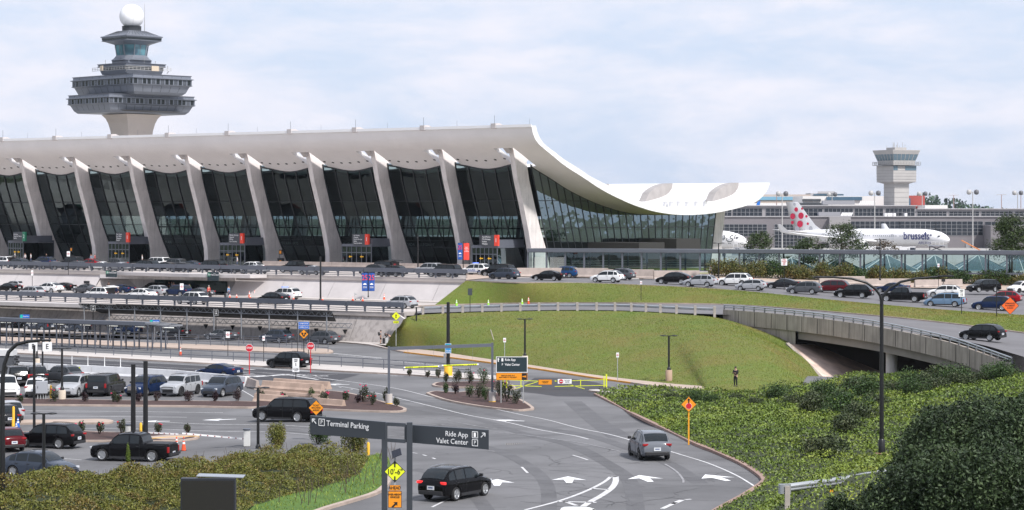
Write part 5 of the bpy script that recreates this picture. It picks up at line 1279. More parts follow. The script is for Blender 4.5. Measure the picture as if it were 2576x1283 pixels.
wbeam(NE[i0:i1], 'highway_guardrail', 'metal guardrail on square wooden posts along the ramp above the grass embankment', wood, 2.4, .72, .92, .30, drop=.9)
# bridge rail on brackets
pe = even(par_top, 60); o_ = pe[0].copy(); br = thing('bridge_rail', 'silver tubular railing on small brackets along the bridge parapet', 'guardrail', o_)
b = MB()
for hh, r_ in ((.55, .085), (.30, .07)): b.tube([p-o_+up*hh+shadow_off(pe, i)*.15 for i, p in enumerate(pe)], r_, 6)
b.build('rails', galv, br)
b = MB(); b.prism([(-.12, 0), (.2, 0), (.12, .6), (-.02, .6)], ((0, 1, 0), (0, 0, 1), (1, 0, 0)), (-.08, 0, 0), .16); P2 = even(pe, 32); p0 = None
for i, e in enumerate(P2):
    q = shadow_off(P2, i)
    if p0 is None: p0 = b.build('bracket', mat('bracket_grey', (.16, .16, .17), .5), br, e-o_+q*.2)
    else: o = p0.copy(); COL.objects.link(o); o.parent = br; o.location = e-o_+q*.2
# ================================================================ VEHICLES
PAINT = {k: mat('paint_'+k, c, .12, spec=.16, coat=0) for k, c in dict(black=(.005, .005, .006), charcoal=(.022, .023, .027), grey=(.085, .09, .10), silver=(.36, .37, .39), white=(.78, .78, .77), navy=(.010, .022, .065), blue=(.012, .06, .17), sky=(.14, .22, .32), red=(.28, .008, .015), maroon=(.09, .008, .012), slate=(.05, .062, .085), steel=(.15, .16, .18)).items()}
vglass = mat('vehicle_glass', (.012, .016, .019), .05, spec=.42); tyre = mat('tyre_rubber', (.014, .014, .015), .8); rimm = mat('alloy_rim', (.42, .43, .44), .35, metal=.6); rimd = mat('dark_rim', (.03, .03, .032), .4)
tail_m = mat('tail_lamp_red', (.32, .008, .01), .2, spec=.7); brake_m = mat('brake_lamp_lit', (.85, .03, .03), .3, emit=.5); head_m = mat('head_lamp_clear', (.55, .57, .6), .12, spec=.9); trim_m = mat('plastic_trim', (.022, .022, .024), .55); chrome = mat('chrome_trim', (.55, .55, .56), .2, metal=.9); plate_m = mat('plate_white', (.62, .64, .66), .5); plate_t = mat('plate_text', (.05, .08, .2), .5)
# L, W, H, hood front z, cowl z, cowl x, roof start, roof end, rear glass base x, deck z, belt z, wheel radius, front axle x, wheelbase, roof width
VT = dict(
 sedan=(4.88, 1.84, 1.45, .72, .98, 1.35, 2.15, 3.25, 4.10, 1.10, .90, .34, .92, 2.82, .74),
 hatch=(4.10, 1.72, 1.52, .78, 1.02, .95, 1.75, 3.45, 3.98, 1.05, .95, .31, .80, 2.50, .76),
 crossover=(4.60, 1.86, 1.68, .86, 1.10, 1.18, 1.95, 3.85, 4.45, 1.14, 1.02, .36, .90, 2.69, .78),
 coupe_suv=(4.95, 1.96, 1.68, .82, 1.08, 1.20, 2.05, 3.65, 4.72, 1.18, 1.02, .38, .95, 2.95, .74),
 suv=(5.00, 1.98, 1.78, .92, 1.14, 1.30, 2.00, 4.30, 4.82, 1.18, 1.05, .39, .95, 2.90, .80),
 big_suv=(5.45, 2.05, 1.92, 1.02, 1.24, 1.40, 2.10, 4.95, 5.32, 1.24, 1.14, .42, 1.0, 3.15, .83),
 boxy=(4.75, 1.98, 1.86, 1.05, 1.22, 1.35, 1.75, 4.35, 4.62, 1.22, 1.12, .44, .85, 2.95, .86),
 minivan=(5.15, 1.99, 1.75, .80, 1.08, .95, 1.95, 4.45, 5.0, 1.10, 1.0, .36, .95, 3.05, .80),
 pickup=(5.85, 2.05, 1.95, 1.08, 1.24, 1.45, 2.15, 3.75, 3.95, 1.27, 1.18, .43, .98, 3.65, .80),
 capped=(5.75, 2.05, 1.96, 1.05, 1.24, 1.45, 2.15, 5.3, 5.62, 1.25, 1.16, .43, 1.0, 3.6, .84))
def interp(P, x):
    if x <= P[0][0]: return P[0][1]
    for a, c in zip(P[:-1], P[1:]):
        if a[0] <= x <= c[0]: f = (x-a[0])/max(1e-6, c[0]-a[0]); return a[1]+(c[1]-a[1])*f
    return P[-1][1]
WHEELS = {}
def make_vehicle(kind):
    L_, W, H, h0, h1, xc, r0, r1, xd, zd, bl, wr, ax0, wb, rw = VT[kind]; w = W/2; tl = H > 1.6
    pk = kind == 'pickup'
    tops = [(0, .60*h0/.8), (.06, .86*h0), (.22, h0), (xc*.55, (h0+h1)/2+.03), (xc, h1), (xc+(r0-xc)*.5, (h1+H)/2+.04), (r0, H-.06), (r0+.35, H-.015), ((r0+r1)/2, H), (r1-.25, H-.03), (r1, H-.08)]
    if pk: tops += [(r1+.03, H-.2), (xd, zd), (xd+.1, zd-.02), (L_-.05, zd-.01), (L_, zd-.06)]
    else: tops += [((r1+xd)/2, (H-.08+zd)/2+(.05 if tl else .02)), (xd, zd), (L_-.10, zd-(.06 if tl else .02)), (L_-.02, zd-.20), (L_, zd-.38)]
    belt = [(0, .52*h0/.8), (.06, .78*h0), (.25, h0-.07), (xc, bl-.0), (xd, bl+.05), (L_-.1, zd-.12), (L_, zd-.45)]
    wf = [(0, .70), (.07, .83), (.25, .925), (.7, .985), (1.3, 1), (L_-1.1, 1), (L_-.35, .965), (L_-.07, .90), (L_, .84)]
    wt = [(0, .84), (xc-.1, .86), (xc+.05, .84), (r0, rw), (r1, rw), (xd, rw+.06), (L_, .86)]
    zb = [(0, .36), (.15, .24), (.7, .21), (L_-.8, .23), (L_-.1, .34), (L_, .42)]
    xs = sorted(set([round(x, 3) for x in [p[0] for p in tops]+[p[0] for p in wf]+[L_*i/22 for i in range(23)]]))
    def sec(x):
        zt = interp(tops, x); zl = min(interp(belt, x), zt-.03); z0 = interp(zb, x); ww = w*interp(wf, x); wtp = ww*interp(wt, x)
        zm = z0+(zl-z0)*.62
        return [(0, z0), (ww*.86, z0), (ww*.965, z0+.10), (ww, zm), (ww*.985, zm+(zl-zm)*.6), (ww*.955, zl), (wtp, zt-.045), (wtp*.8, zt-.008), (wtp*.4, zt+.008), (0, zt+.012)]
    X = lambda x: L_/2-x
    b = MB(); rows = []
    for x in xs:
        s_ = sec(x); rows.append([(X(x), y, z) for y, z in s_]+[(X(x), -y, z) for y, z in reversed(s_[1:-1])])
    n = len(rows[0]); V = [p for r_ in rows for p in r_]; F = []
    for i in range(len(rows)-1):
        for j in range(n): j2 = (j+1) % n; F.append((i*n+j, (i+1)*n+j, (i+1)*n+j2, i*n+j2))
    F.append(tuple(range(n))); F.append(tuple(reversed(range((len(rows)-1)*n, len(rows)*n))))
    b.m(PAINT['black']); b.m(trim_m); b.cur = 0; b.add(V, F, True)
    me = bpy.data.meshes.new('body'); me.from_pydata(b.v, [], b.f); me.materials.append(PAINT['black']); me.materials.append(trim_m)
    bm = bmesh.new(); bm.from_mesh(me); bmesh.ops.recalc_face_normals(bm, faces=bm.faces); bm.to_mesh(me); bm.free()
    root = thing('parked_car', 'x', 'car'); body = link('body', me, root)
    for axx in (ax0, ax0+wb):
        for s_ in (-1, 1):
            c = MB(); R_ = wr*1.16; A = []; ns = 20
            pr = [(X(axx)+R_*math.cos(2*math.pi*k/ns), wr+R_*math.sin(2*math.pi*k/ns)) for k in range(ns)]
            y0, y1 = (w-.30, w+.2) if s_ > 0 else (-w-.2, -w+.30)
            V = [(p[0], y0, p[1]) for p in pr]+[(p[0], y1, p[1]) for p in pr]
            c.add(V, [tuple(range(ns)), tuple(reversed(range(ns, 2*ns)))]+[(k+ns, (k+1) % ns+ns, (k+1) % ns, k) for k in range(ns)])
            cm_ = bpy.data.meshes.new('cut'); cm_.from_pydata(c.v, [], c.f); cm_.materials.append(PAINT['black']); cm_.materials.append(trim_m); cm_.polygons.foreach_set('material_index', [1]*len(cm_.polygons))
            bm = bmesh.new(); bm.from_mesh(cm_); bmesh.ops.recalc_face_normals(bm, faces=bm.faces); bm.to_mesh(cm_); bm.free()
            co = bpy.data.objects.new('cut', cm_); tb = bpy.data.objects.new('t', body.data); md = tb.modifiers.new('b', 'BOOLEAN'); md.operation = 'DIFFERENCE'; md.object = co; md.solver = 'EXACT'
            body.data = evalmesh(tb, co); bpy.data.objects.remove(co); bpy.data.objects.remove(tb)
    body.data.polygons.foreach_set('use_smooth', [True]*len(body.data.polygons)); body.data.set_sharp_from_angle(angle=R(28)); body.data.name = 'body'
    def side_pt(x, f, s_, o_=.012):
        q = sec(x); a, c = q[5], q[6]; y = a[0]+(c[0]-a[0])*f; z = a[1]+(c[1]-a[1])*f; d = Vector((0, c[1]-a[1], a[0]-c[0])).normalized()
        return (X(x), s_*(y+d.y*o_), z+d.z*o_)
    # side glass in panes
    ends = {'pickup': [(xc+.18, r0+.78), (r0+.86, r1-.06)], 'sedan': [(xc+.2, r0+.62), (r0+.70, xd-.42)], 'hatch': [(xc+.1, r0+.7), (r0+.78, xd-.35)]}.get(kind, [(xc+.18, r0+.72), (r0+.80, r0+1.62), (r0+1.70, xd-(.30 if kind != 'coupe_suv' else .5))])
    for s_ in (-1, 1):
        for xa, xb in ends:
            m_ = MB(); n_ = 8; lo_, hi_ = [], []
            for k in range(n_+1):
                x = xa+(xb-xa)*k/n_; f0, f1 = .06, .88
                if xb == ends[-1][1] and k == n_ and not pk: f1 = .5 if tl else .12
                lo_.append(side_pt(x, f0, s_)); hi_.append(side_pt(x, f1, s_))
            m_.strip(lo_ if s_ < 0 else hi_, hi_ if s_ < 0 else lo_); m_.build('side_window', vglass, root)
        if tl:
            m_ = MB(); m_.tube([(lambda q: (X(x), s_*(q[6][0]-.03), q[6][1]+.07))(sec(x)) for x in (r0+.3, (r0+r1)/2, r1-.15)], .018, 5); m_.build('roof_rail', trim_m, root)
        m_ = MB(); m_.box((X(xc+.28), s_*(w+.09), bl+.13), (.12, .2, .16)); m_.box((X(xc+.28), s_*(w-.02), bl+.08), (.06, .1, .05)); m_.build('mirror', trim_m, root, bevel=.03)
        # door seams and handles
        m_ = MB()
        for x in [xc+.12]+[e[1]+.04 for e in ends[:2] if e[1] < L_-.9]:
            q = sec(x); P_ = [(X(x), s_*(q[k][0]+.002), q[k][1]) for k in (2, 3, 4, 5)]
            for a, c in zip(P_[:-1], P_[1:]): m_.bar(a, c, .012, .012)
        for x in [e[1]-.1 for e in ends[:2]]:
            q = sec(x); m_.box((X(x), s_*(q[4][0]+.01), q[4][1]), (.17, .03, .03))
        m_.build('door_seams', trim_m, root)
        q = sec(L_*.5); m_ = MB(); xa, xb = ax0+wr*1.2, ax0+wb-wr*1.2; m_.box((X((xa+xb)/2), s_*(q[2][0]-.01), q[2][1]-.02), (xb-xa, .07, .15 if tl else .07)); m_.build('side_sill', trim_m, root)
    # windscreen and rear window
    def across(xa, xb, name):
        m_ = MB(); rows = []; n_ = 5
        for k in range(n_+1):
            x = xa+(xb-xa)*k/n_; q = sec(x); e = q[6][0]*.93; z = q[7][1]; rows.append([(X(x), y, zz) for y, zz in ((-e, z-.015), (-e*.5, z+.012), (0, z+.02), (e*.5, z+.012), (e, z-.015))])
        d = Vector(rows[-1][2])-Vector(rows[0][2]); nrm = Vector((-d.z, 0, d.x)).normalized(); nrm = -nrm if nrm.z < 0 else nrm
        rows = [[Vector(p)+nrm*.02 for p in r_] for r_ in rows]; m_.grid(rows, True); m_.build(name, vglass, root)
    across(xc+.06, r0-.03, 'windscreen'); across(r1+.04, xd-.03 if tl else xd-.1, 'rear_window')
    # lamps, bumpers, plate, grille
    for s_ in (-1, 1):
        zf = h0*.83; m_ = MB(); yy = w*.83*.86; m_.box((X(.12), s_*w*.70, zf), (.14, w*.30, .15), rz=-s_*.42); m_.build('headlight', head_m, root, bevel=.03)
        zr = (zd-.14) if not pk else zd-.28; m_ = MB()
        if kind in ('pickup', 'capped', 'boxy', 'big_suv', 'minivan'): m_.box((X(L_-.05), s_*w*.865, zr-.12), (.13, w*.17, .40))
        else: m_.box((X(L_-.08), s_*w*.76, zr-.02), (.16, w*.36, .13), rz=s_*.30)
        m_.build('taillight', tail_m, root, bevel=.02)
    m_ = MB(); m_.box((X(.03), 0, .48 if tl else .42), (.10, w*1.1, .24)); m_.box((X(.06), 0, h0*.76), (.08, w*.9, .18)); m_.build('grille', trim_m, root, bevel=.02)
    m_ = MB(); m_.box((X(L_-.0), 0, .47), (.14, w*1.55, .20)); m_.build('rear_bumper', trim_m, root, bevel=.03)
    m_ = MB(); m_.box((X(L_+.015), 0, (zd-.42 if tl else .72) if not pk else .62), (.03, .42, .2)); pl_ = m_.build('number_plate', plate_m, root)
    m_ = MB(); m_.bx(X(L_+.034), X(L_+.03), -.13, .13, (zd-.44 if tl else .70) if not pk else .6, (zd-.38 if tl else .76) if not pk else .66); m_.build('plate_text', plate_t, pl_)
    if pk:
        m_ = MB(); m_.bx(X(L_-.12), X(xd+.18), -w*.78, w*.78, zd-.12, zd+.012); m_.build('bed', trim_m, root)
        m_ = MB(); m_.box((X(L_+.06), 0, .55), (.16, w*1.7, .16)); m_.build('step_bumper', trim_m, root)
    # wheels with rims
    m_ = MB(); axw = (Vector((1, 0, 0)), Vector((0, 0, 1)), Vector((0, -1, 0)))
    m_.lathe([(wr*.62, -.11), (wr*.9, -.12), (wr*.985, -.08), (wr, 0), (wr*.985, .08), (wr*.9, .12), (wr*.66, .115), (wr*.62, .07)], (0, 0, 0), 22, True, axw); m_.lathe([(.01, .0), (wr*.64, .0), (wr*.64, .04)], (0, 0, 0), 18, False, axw)
    r_ = MB(); ax2 = axw
    r_.lathe([(wr*.60, .075), (wr*.68, .122), (wr*.64, .124), (wr*.56, .08)], (0, 0, 0), 22, True, axw); r_.lathe([(.01, .105), (wr*.14, .1), (wr*.16, .05)], (0, 0, 0), 10, False, axw)
    for k in range(5):
        a = 2*math.pi*k/5+.3; dx, dz = math.cos(a), math.sin(a); r_.bar((dx*wr*.08, -.09, dz*wr*.08), (dx*wr*.62, -.10, dz*wr*.62), wr*.17, .03, up=(0, 1, 0))
    wp = None
    for axx in (ax0, ax0+wb):
        for s_ in (-1, 1):
            p = (X(axx), s_*(w-.125), wr)
            if wp is None: wp = m_.build('wheel', tyre, root, p); wi = r_.build('rim', rimm, wp); o = wp; q = wi
            else: o = wp.copy(); COL.objects.link(o); o.location = p; q = wi.copy(); COL.objects.link(q); q.parent = o
            o.rotation_euler = (0, 0, 0 if s_ < 0 else math.pi)
    return root
protos_v = {k: make_vehicle(k) for k in VT}; used_v = set()
def vehicle(kind, colour, pos, head, label, name='parked_car', cat='car', group=None, nrm=None, rim=None, brake=False, rail=None):
    root = protos_v[kind]
    if kind in used_v: root = copy_tree(root)
    used_v.add(kind); root.name = name; tag(root, label, cat, group); root.location = pos; root.rotation_euler = (0, 0, R(head))
    for ch in [q for q in bpy.data.objects if q.parent == root]:
        nm = ch.name.split('.')[0]
        if nm == 'body': ch.material_slots[0].link = 'OBJECT'; ch.material_slots[0].material = PAINT[colour]
        if nm == 'taillight' and brake: ch.material_slots[0].link = 'OBJECT'; ch.material_slots[0].material = brake_m
        if nm == 'roof_rail' and rail: ch.material_slots[0].link = 'OBJECT'; ch.material_slots[0].material = rail
        if nm == 'wheel' and rim:
            for r_ in ch.children: r_.material_slots[0].link = 'OBJECT'; r_.material_slots[0].material = rim
    return root
def edge_at(E, u):
    best = None
    for a, c in zip(E[:-1], E[1:]):
        ua, uc = CX+FD*a.x/a.y, CX+FD*c.x/c.y
        if min(ua, uc) <= u <= max(ua, uc): f = (u-ua)/(uc-ua); return a.lerp(c, f)
    return E[0] if u < CX+FD*E[0].x/E[0].y else E[-1]
def vof(p): return HZ+FD*(CZ-p.z)/p.y
def onroad(Ef, En, u, v, dz=.0):
    a, c = edge_at(Ef, u), edge_at(En, u); lo_, hi_ = -.2, 1.3
    for _ in range(30):
        m_ = (lo_+hi_)/2; p = a.lerp(c, m_)
        if vof(p) < v: lo_ = m_
        else: hi_ = m_
    return a.lerp(c, (lo_+hi_)/2)+up*dz
def near_to_centre(p, head, W): # pixel marks the near side wheels: push the car half a width away from the lens
    a = R(head); side = Vector((-math.sin(a), math.cos(a), 0)); side = side if side.y > 0 else -side; return p+side*(W/2)
D_, A_ = 'cars standing on the departures road', 'cars standing on the arrivals road'
dep = [('suv', 'white', 6, -24, 'white SUV at the far left of the departures road, behind the left edge people'), ('crossover', 'slate', 44, -32, 'slate blue crossover beside the left edge on the departures road'), ('sedan', 'charcoal', 84, -35, 'low charcoal sedan right behind the upper guardrail, second from the left edge'),
 ('suv', 'navy', 110, -22, 'dark blue SUV in the inner departures lane before the leftmost vestibule'), ('sedan', 'grey', 135, -35, 'grey sedan behind the upper guardrail left of the white paper sign'), ('boxy', 'charcoal', 180, -20, 'dark boxy SUV at the terminal kerb left of the red car'), ('hatch', 'grey', 190, -35, 'grey hatchback behind the upper guardrail below the boxy SUV'),
 ('coupe_suv', 'red', 228, -26, 'bright red crossover on the departures road'), ('sedan', 'white', 257, -34, 'white sedan just right of the red crossover'), ('crossover', 'grey', 290, -22, 'grey crossover before the second vestibule from the left'), ('sedan', 'silver', 303, -36.2, 'low silver sedan at the guardrail above the left Arrival Door sign'),
 ('big_suv', 'white', 394, -18, 'big white SUV in the inner departures lane above the arrivals entrance'), ('minivan', 'black', 366, -31, 'black minivan in front of the big white SUV'), ('sedan', 'black', 416, -29, 'black sedan tucked between the black minivan and the grey SUV'), ('suv', 'grey', 438, -20, 'grey SUV right behind the big white SUV'),
 ('hatch', 'charcoal', 456, -35, 'charcoal hatchback behind the guardrail left of the long black SUV'), ('sedan', 'slate', 483, -19, 'slate sedan in the inner lane left of the long black SUV'), ('big_suv', 'black', 530, -31, 'long black SUV with chrome look above the right Arrival Door sign'), ('sedan', 'charcoal', 584, -36, 'charcoal sedan below the woman in white by the vestibule'),
 ('crossover', 'white', 631, -28, 'white crossover before the third vestibule from the left'), ('sedan', 'silver', 641, -36, 'silver sedan overlapping the white crossover'), ('pickup', 'black', 745, -27, 'black pickup truck on the departures road left of the tall light pole'), ('sedan', 'silver', 788, -35.5, 'silver coupe behind the tall light pole on the departures road'),
 ('big_suv', 'black', 962, -20, 'black SUV with raised tailgate full of red bags'), ('crossover', 'charcoal', 939, -32, 'charcoal wagon in front of the SUV with raised tailgate'), ('crossover', 'black', 987, -36, 'black crossover at the guardrail under the raised tailgate'), ('suv', 'silver', 1080, -22, 'silver SUV parked inside of the long black SUV near the valet banner'), ('big_suv', 'black', 1118, -34, 'long black SUV behind the right end of the upper guardrail')]
for k, c_, u, t, lb in dep:
    s = Tu(u, t); vehicle(k, c_, T(s, t, Z_DEP+.01), 144, lb, group=D_)
pol = vehicle('suv', 'white', T(Tu(1197, -22), -22, Z_DEP+.01), 144, 'white police SUV with blue lettering by the rightmost vestibule', 'police_car', 'police car')
def livery(root, words, m, x=0.0, z=.82, size=.42, w=.99, al='CENTER'):
    return text(words, size, m, root, (x, w+.012, z), R(180), 'lettering', al, depth=.003) if w > 0 else text(words, size, m, root, (x, w-.012, z), 0, 'lettering', al, depth=.003)
blue_l = mat('police_blue', (.02, .08, .35), .4)
def police(root):
    livery(root, 'POLICE', blue_l, .1, .80, .42)
    b = MB(); b.bx(-1.9, 1.9, .985, .998, .60, .66); b.build('side_stripe', blue_l, root)
    b = MB(); b.bx(-.05, .2, -.6, .6, 1.80, 1.90); b.build('light_bar', mat('beacon_blue', (.15, .25, .9), .3, emit=.8), root)
police(pol)
p = PH(1243, 697, 9.35); vehicle('big_suv', 'black', near_to_centre(p, 144, 2), 144, 'black SUV with bright wheels left of the grass bank top, behind the grey crossover', 'black_suv', 'car')
p = PH(1259, 703, 9.4); vehicle('crossover', 'slate', near_to_centre(p, 146, 1.8), 146, 'dark grey crossover at the start of the grass bank, right of the guardrail end', rim=rimd)
ex = [('sedan', 'black', 1372, 706, 'black sedan alone before the glazed walkway, next to the blue wagon', 152), ('crossover', 'blue', 1412, 699, 'blue wagon with lit tail, beyond the black sedan', 150), ('crossover', 'white', 1520, 711, 'white crossover with red tail lamps at the middle of the grass bank', 155), ('crossover', 'grey', 1550, 704.5, 'grey SUV mostly hidden behind the white crossover', 153),
 ('coupe_suv', 'black', 1688, 715, 'glossy black coupe SUV with dark windows and silver wheels', 155), ('crossover', 'silver', 1755, 722, 'silver crossover with black roof between the black coupe SUV and the large white SUV', 157), ('suv', 'white', 1842, 719, 'large white SUV by the man with the backpack', 157), ('hatch', 'silver', 1884, 731, 'small silver hatchback in front of the large white SUV', 158),
 ('sedan', 'charcoal', 1965, 727, 'charcoal taxi sedan between the silver hatchback and the grey SUV', 158), ('crossover', 'grey', 2018, 740, 'grey SUV with chrome wheels left of the maroon minivan', 158), ('minivan', 'maroon', 2086, 737, 'maroon minivan in the exit queue', 158), ('suv', 'black', 2142, 750, 'black SUV in front of the maroon minivan, left of the black pickup', 158),
 ('sedan', 'navy', 2240, 737, 'dark blue sedan hidden behind the black pickup', 158), ('pickup', 'black', 2266, 760, 'black crew cab pickup beneath the left arm of the tall double lamp', 158), ('crossover', 'white', 2372, 748, 'white SUV hidden behind the light blue minivan', 158), ('minivan', 'sky', 2372, 772, 'light blue minivan beside the SPEED LIMIT 15 sign', 158),
 ('crossover', 'red', 2520, 764, 'red SUV hidden behind the navy SUV by the orange diamond sign', 158), ('suv', 'navy', 2492, 781, 'navy SUV left of the orange diamond sign', 158)]
W_ = {k: v[1] for k, v in VT.items()}
for k, c_, u, v, lb, hd in ex: vehicle(k, c_, near_to_centre(onroad(A_far, A_near, u, v), hd, W_[k]), hd, lb, group='cars queueing on the exit road')
vehicle('suv', 'black', PH(2476, 735, 11.05)+Vector((0, .8, .0)), 207, 'black SUV facing left on the tan pavement before the hedge'); vehicle('crossover', 'white', PH(2572, 739, 11.3)+Vector((0, .8, .1)), 215, 'white SUV cut off by the right edge', rim=rimd)
arr = [('sedan', 'black', 12, 734, 'black sedan at the far left edge of the arrivals road'), ('hatch', 'silver', 27, 729, 'silver hatchback beside the luggage carts at the left edge'), ('crossover', 'silver', 66, 748, 'silver crossover low behind the lower guardrail at far left'), ('coupe_suv', 'white', 113, 737, 'white coupe SUV with black roof left of the black sedan'), ('sedan', 'black', 150, 733, 'black sedan with red lamps just right of the white coupe SUV'),
 ('sedan', 'grey', 205, 738, 'grey sedan carrying a screen board on its roof'), ('suv', 'white', 238, 752, 'big white SUV with open tailgate being loaded on the arrivals road'), ('sedan', 'navy', 294, 739, 'dark blue sedan behind the man with a backpack'), ('coupe_suv', 'white', 343, 754, 'white coupe SUV below the left Arrival Door sign'), ('crossover', 'charcoal', 376, 737, 'charcoal SUV hidden behind the silver crossover before the arrivals doors'),
 ('crossover', 'silver', 380, 745, 'silver crossover with red lamps before the arrivals doors'), ('suv', 'navy', 436, 746, 'dark navy SUV before the arrivals glass doors'), ('sedan', 'grey', 492, 748, 'grey sedan behind the officer in the lime vest'), ('suv', 'white', 471, 766, 'white SUV nearest the lower guardrail under the right Arrival Door sign'), ('coupe_suv', 'black', 674, 765, 'black SUV in front of the white police car among cones'), ('crossover', 'silver', 997, 776, 'silver crossover alone at the right end of the arrivals road')]
for k, c_, u, v, lb in arr: vehicle(k, c_, near_to_centre(PH(u, v, 12.6), 144, W_[k]), 144, lb, group=A_)
p2_ = vehicle('suv', 'white', near_to_centre(PH(706, 754, 12.6), 144, 1.98), 144, 'white police SUV with blue lamps lit against the pale slanted wall', 'police_car', 'police car'); police(p2_)
tx = [('crossover', 'charcoal', 8, 827, 'charcoal taxi at the left edge, first under the shelter roof'), ('minivan', 'slate', 87, 832, 'slate taxi minivan, second in the taxi row'), ('crossover', 'slate', 178, 837, 'slate taxi crossover, third in the taxi row'), ('crossover', 'navy', 306, 843, 'dark blue taxi crossover left of the open end of the shelter roof'), ('sedan', 'charcoal', 424, 849, 'charcoal taxi sedan below the blue shelter sign'),
 ('sedan', 'grey', 544, 856, 'grey taxi sedan in the middle of the taxi row'), ('crossover', 'slate', 682, 862, 'slate taxi crossover left of the orange two arrow sign'), ('crossover', 'grey', 797, 866, 'last taxi of the row, partly behind the orange two arrow sign')]
for k, c_, u, v, lb in tx:
    o = vehicle(k, c_, near_to_centre(G(u, v), 144, W_[k]), 144, lb, 'taxi', 'taxi', 'taxis waiting along the lower wall')
    if u > 40 and u < 700:
        text('Washington Flyer\n703-572-8294', .13, mat('taxi_letter', (.75, .75, .75), .5), o, (.75, W_[k]/2+.012, .80), R(180), 'lettering', 'LEFT', depth=.003)
        b = MB()
        for a in range(4): b.box((1.0, W_[k]/2+.012, .82), (.42 if a % 2 == 0 else .3, .008, .07), ax=(Vector((math.cos(a*.785), 0, math.sin(a*.785))), Vector((0, 1, 0)), Vector((-math.sin(a*.785), 0, math.cos(a*.785)))))
        b.build('star_mark', mat('taxi_letter', (.75, .75, .75), .5), o)
lot = [('suv', 'black', 711, 927, 146, 'matt black police style SUV between the two STOP signs', rimd), ('sedan', 'navy', 536, 951, 150, 'dark blue sedan driving behind the white barriers', None), ('big_suv', 'black', 36, 973, 112, 'black SUV with rear to the lens at the left edge of the lot', None), ('suv', 'charcoal', 86, 969, 112, 'charcoal SUV between the black SUV and the grey crossover at the top of the lot', rimd), ('crossover', 'grey', 137, 963, 140, 'grey crossover beside the yellow crosswalk banner', rimd),
 ('big_suv', 'white', 12, 1003, 292, 'white SUV with dark grille facing the lens at the left edge', None), ('crossover', 'white', 96, 1001, 92, 'white car behind the grey electrical cabinet', rimd), ('big_suv', 'silver', 187, 1001, 262, 'silver SUV facing the lens beside the thick yellow lamp base', None), ('capped', 'charcoal', 268, 998, 80, 'dark grey pickup with camper shell seen from behind', rimd), ('suv', 'navy', 368, 998, 248, 'dark blue SUV with tall chrome grille facing left, between the two black poles', None),
 ('boxy', 'silver', 455, 998, 248, 'silver off-road SUV with big black tyres and bull bar', rimd), ('suv', 'slate', 558, 1000, 248, 'slate grey luxury SUV facing left at the end of the lot row', None), ('big_suv', 'black', 706, 1062, 158, 'long black SUV driving past the roses behind the left signboard', None), ('suv', 'black', 106, 1128, 158, 'black SUV with tall red lamps in the lower lot', None), ('crossover', 'maroon', 14, 1138, 118, 'maroon SUV rear at the left edge of the lower lot', None), ('suv', 'charcoal', 4, 1078, 118, 'charcoal SUV rear peeking out behind the left lamp post', None),
 ('crossover', 'silver', 17, 1064, 118, 'silver SUV rear behind the charcoal one near the yellow bollards', None), ('coupe_suv', 'slate', 78, 1203, 337, 'slate grey SUV facing right, half behind the hedge at bottom left', None), ('pickup', 'black', 322, 1162, 166, 'black off-road pickup truck behind the hedge', None), ('crossover', 'steel', 1632, 1160, 99, 'steel grey crossover driving away on the main curve', rimd), ('crossover', 'black', 1146, 1262, 58, 'black crossover with lit brake lamps right of the sign gantry', None), ('sedan', 'white', 1452, 1372, 80, 'white car roof just entering at the bottom edge', None)]
made = {}
for k, c_, u, v, hd, lb, rm in lot:
    dr = u in (536, 706, 1632, 1146, 1452, 711); p = G(u, v)
    if hd in (144, 146, 150, 158, 166, 337, 140): p = near_to_centre(p, hd, W_[k])
    else: p = p+Vector((0, abs(math.sin(R(hd)))*VT[k][0]/2*.92, 0)); p.x = (u-CX)/FD*p.y
    p.z = zbase(p.x, p.y); made[u] = vehicle(k, c_, p, hd, lb, 'driving_car' if dr else 'parked_car', 'car', None, rim=rm, brake=(u in (1146,)), rail=chrome if u == 1146 else None)
g_ = onroad(B_far, B_near, 2459, 857); vehicle('crossover', 'black', near_to_centre(g_, 140, 1.86), 140, 'black SUV driving on the ramp behind the bridge railing', 'driving_car')
# extras: raised tailgates, roof board, bull bar
def hatch_up(root, L_, H, m=trim_m):
    b = MB(); b.box((-L_/2-.25, 0, H+.12), (1.15, 1.5, .08), ax=(Vector((math.cos(.15), 0, math.sin(.15))), Vector((0, 1, 0)), Vector((-math.sin(.15), 0, math.cos(.15))))); b.build('raised_tailgate', m, root); b = MB(); b.bx(-L_/2-.03, -L_/2+.5, -.75, .75, .75, H-.12); b.build('open_boot', trim_m, root)
for o in list(bpy.data.objects):
    lb = o.get('label', '')
    if o.parent or not lb: continue
    if lb.startswith('black SUV with raised'): hatch_up(o, 5.45, 1.9); b = MB(); [b.box((-2.75, y, .95+.2*i), (.3, .4, .3)) for i, y in enumerate((-.4, .1, .45))]; b.build('bag', mat('bag_red', (.4, .03, .04), .6), o)
    if lb.startswith('big white SUV with open'): hatch_up(o, 5.0, 1.76, PAINT['white'])
    if lb.startswith('white SUV at the far left'): hatch_up(o, 5.0, 1.76)
    if lb.startswith('grey sedan carrying'): b = MB(); b.box((-.2, 0, 1.75), (1.2, .12, .42)); b.bx(-.7, .3, -.5, .5, 1.47, 1.51); b.build('roof_board', blackp, o)
    if lb.startswith('silver off-road'): b = MB(); [b.tube([(2.42, -.6, .62+.22*i), (2.52, -.3, .66+.22*i), (2.52, .3, .66+.22*i), (2.42, .6, .62+.22*i)], .04, 6) for i in range(2)]; b.build('bull_bar', trim_m, o)
    if lb.startswith('dark blue SUV with tall chrome'): b = MB(); b.bx(2.46, 2.52, -.45, .45, .5, .95); b.build('chrome_grille', chrome, o)
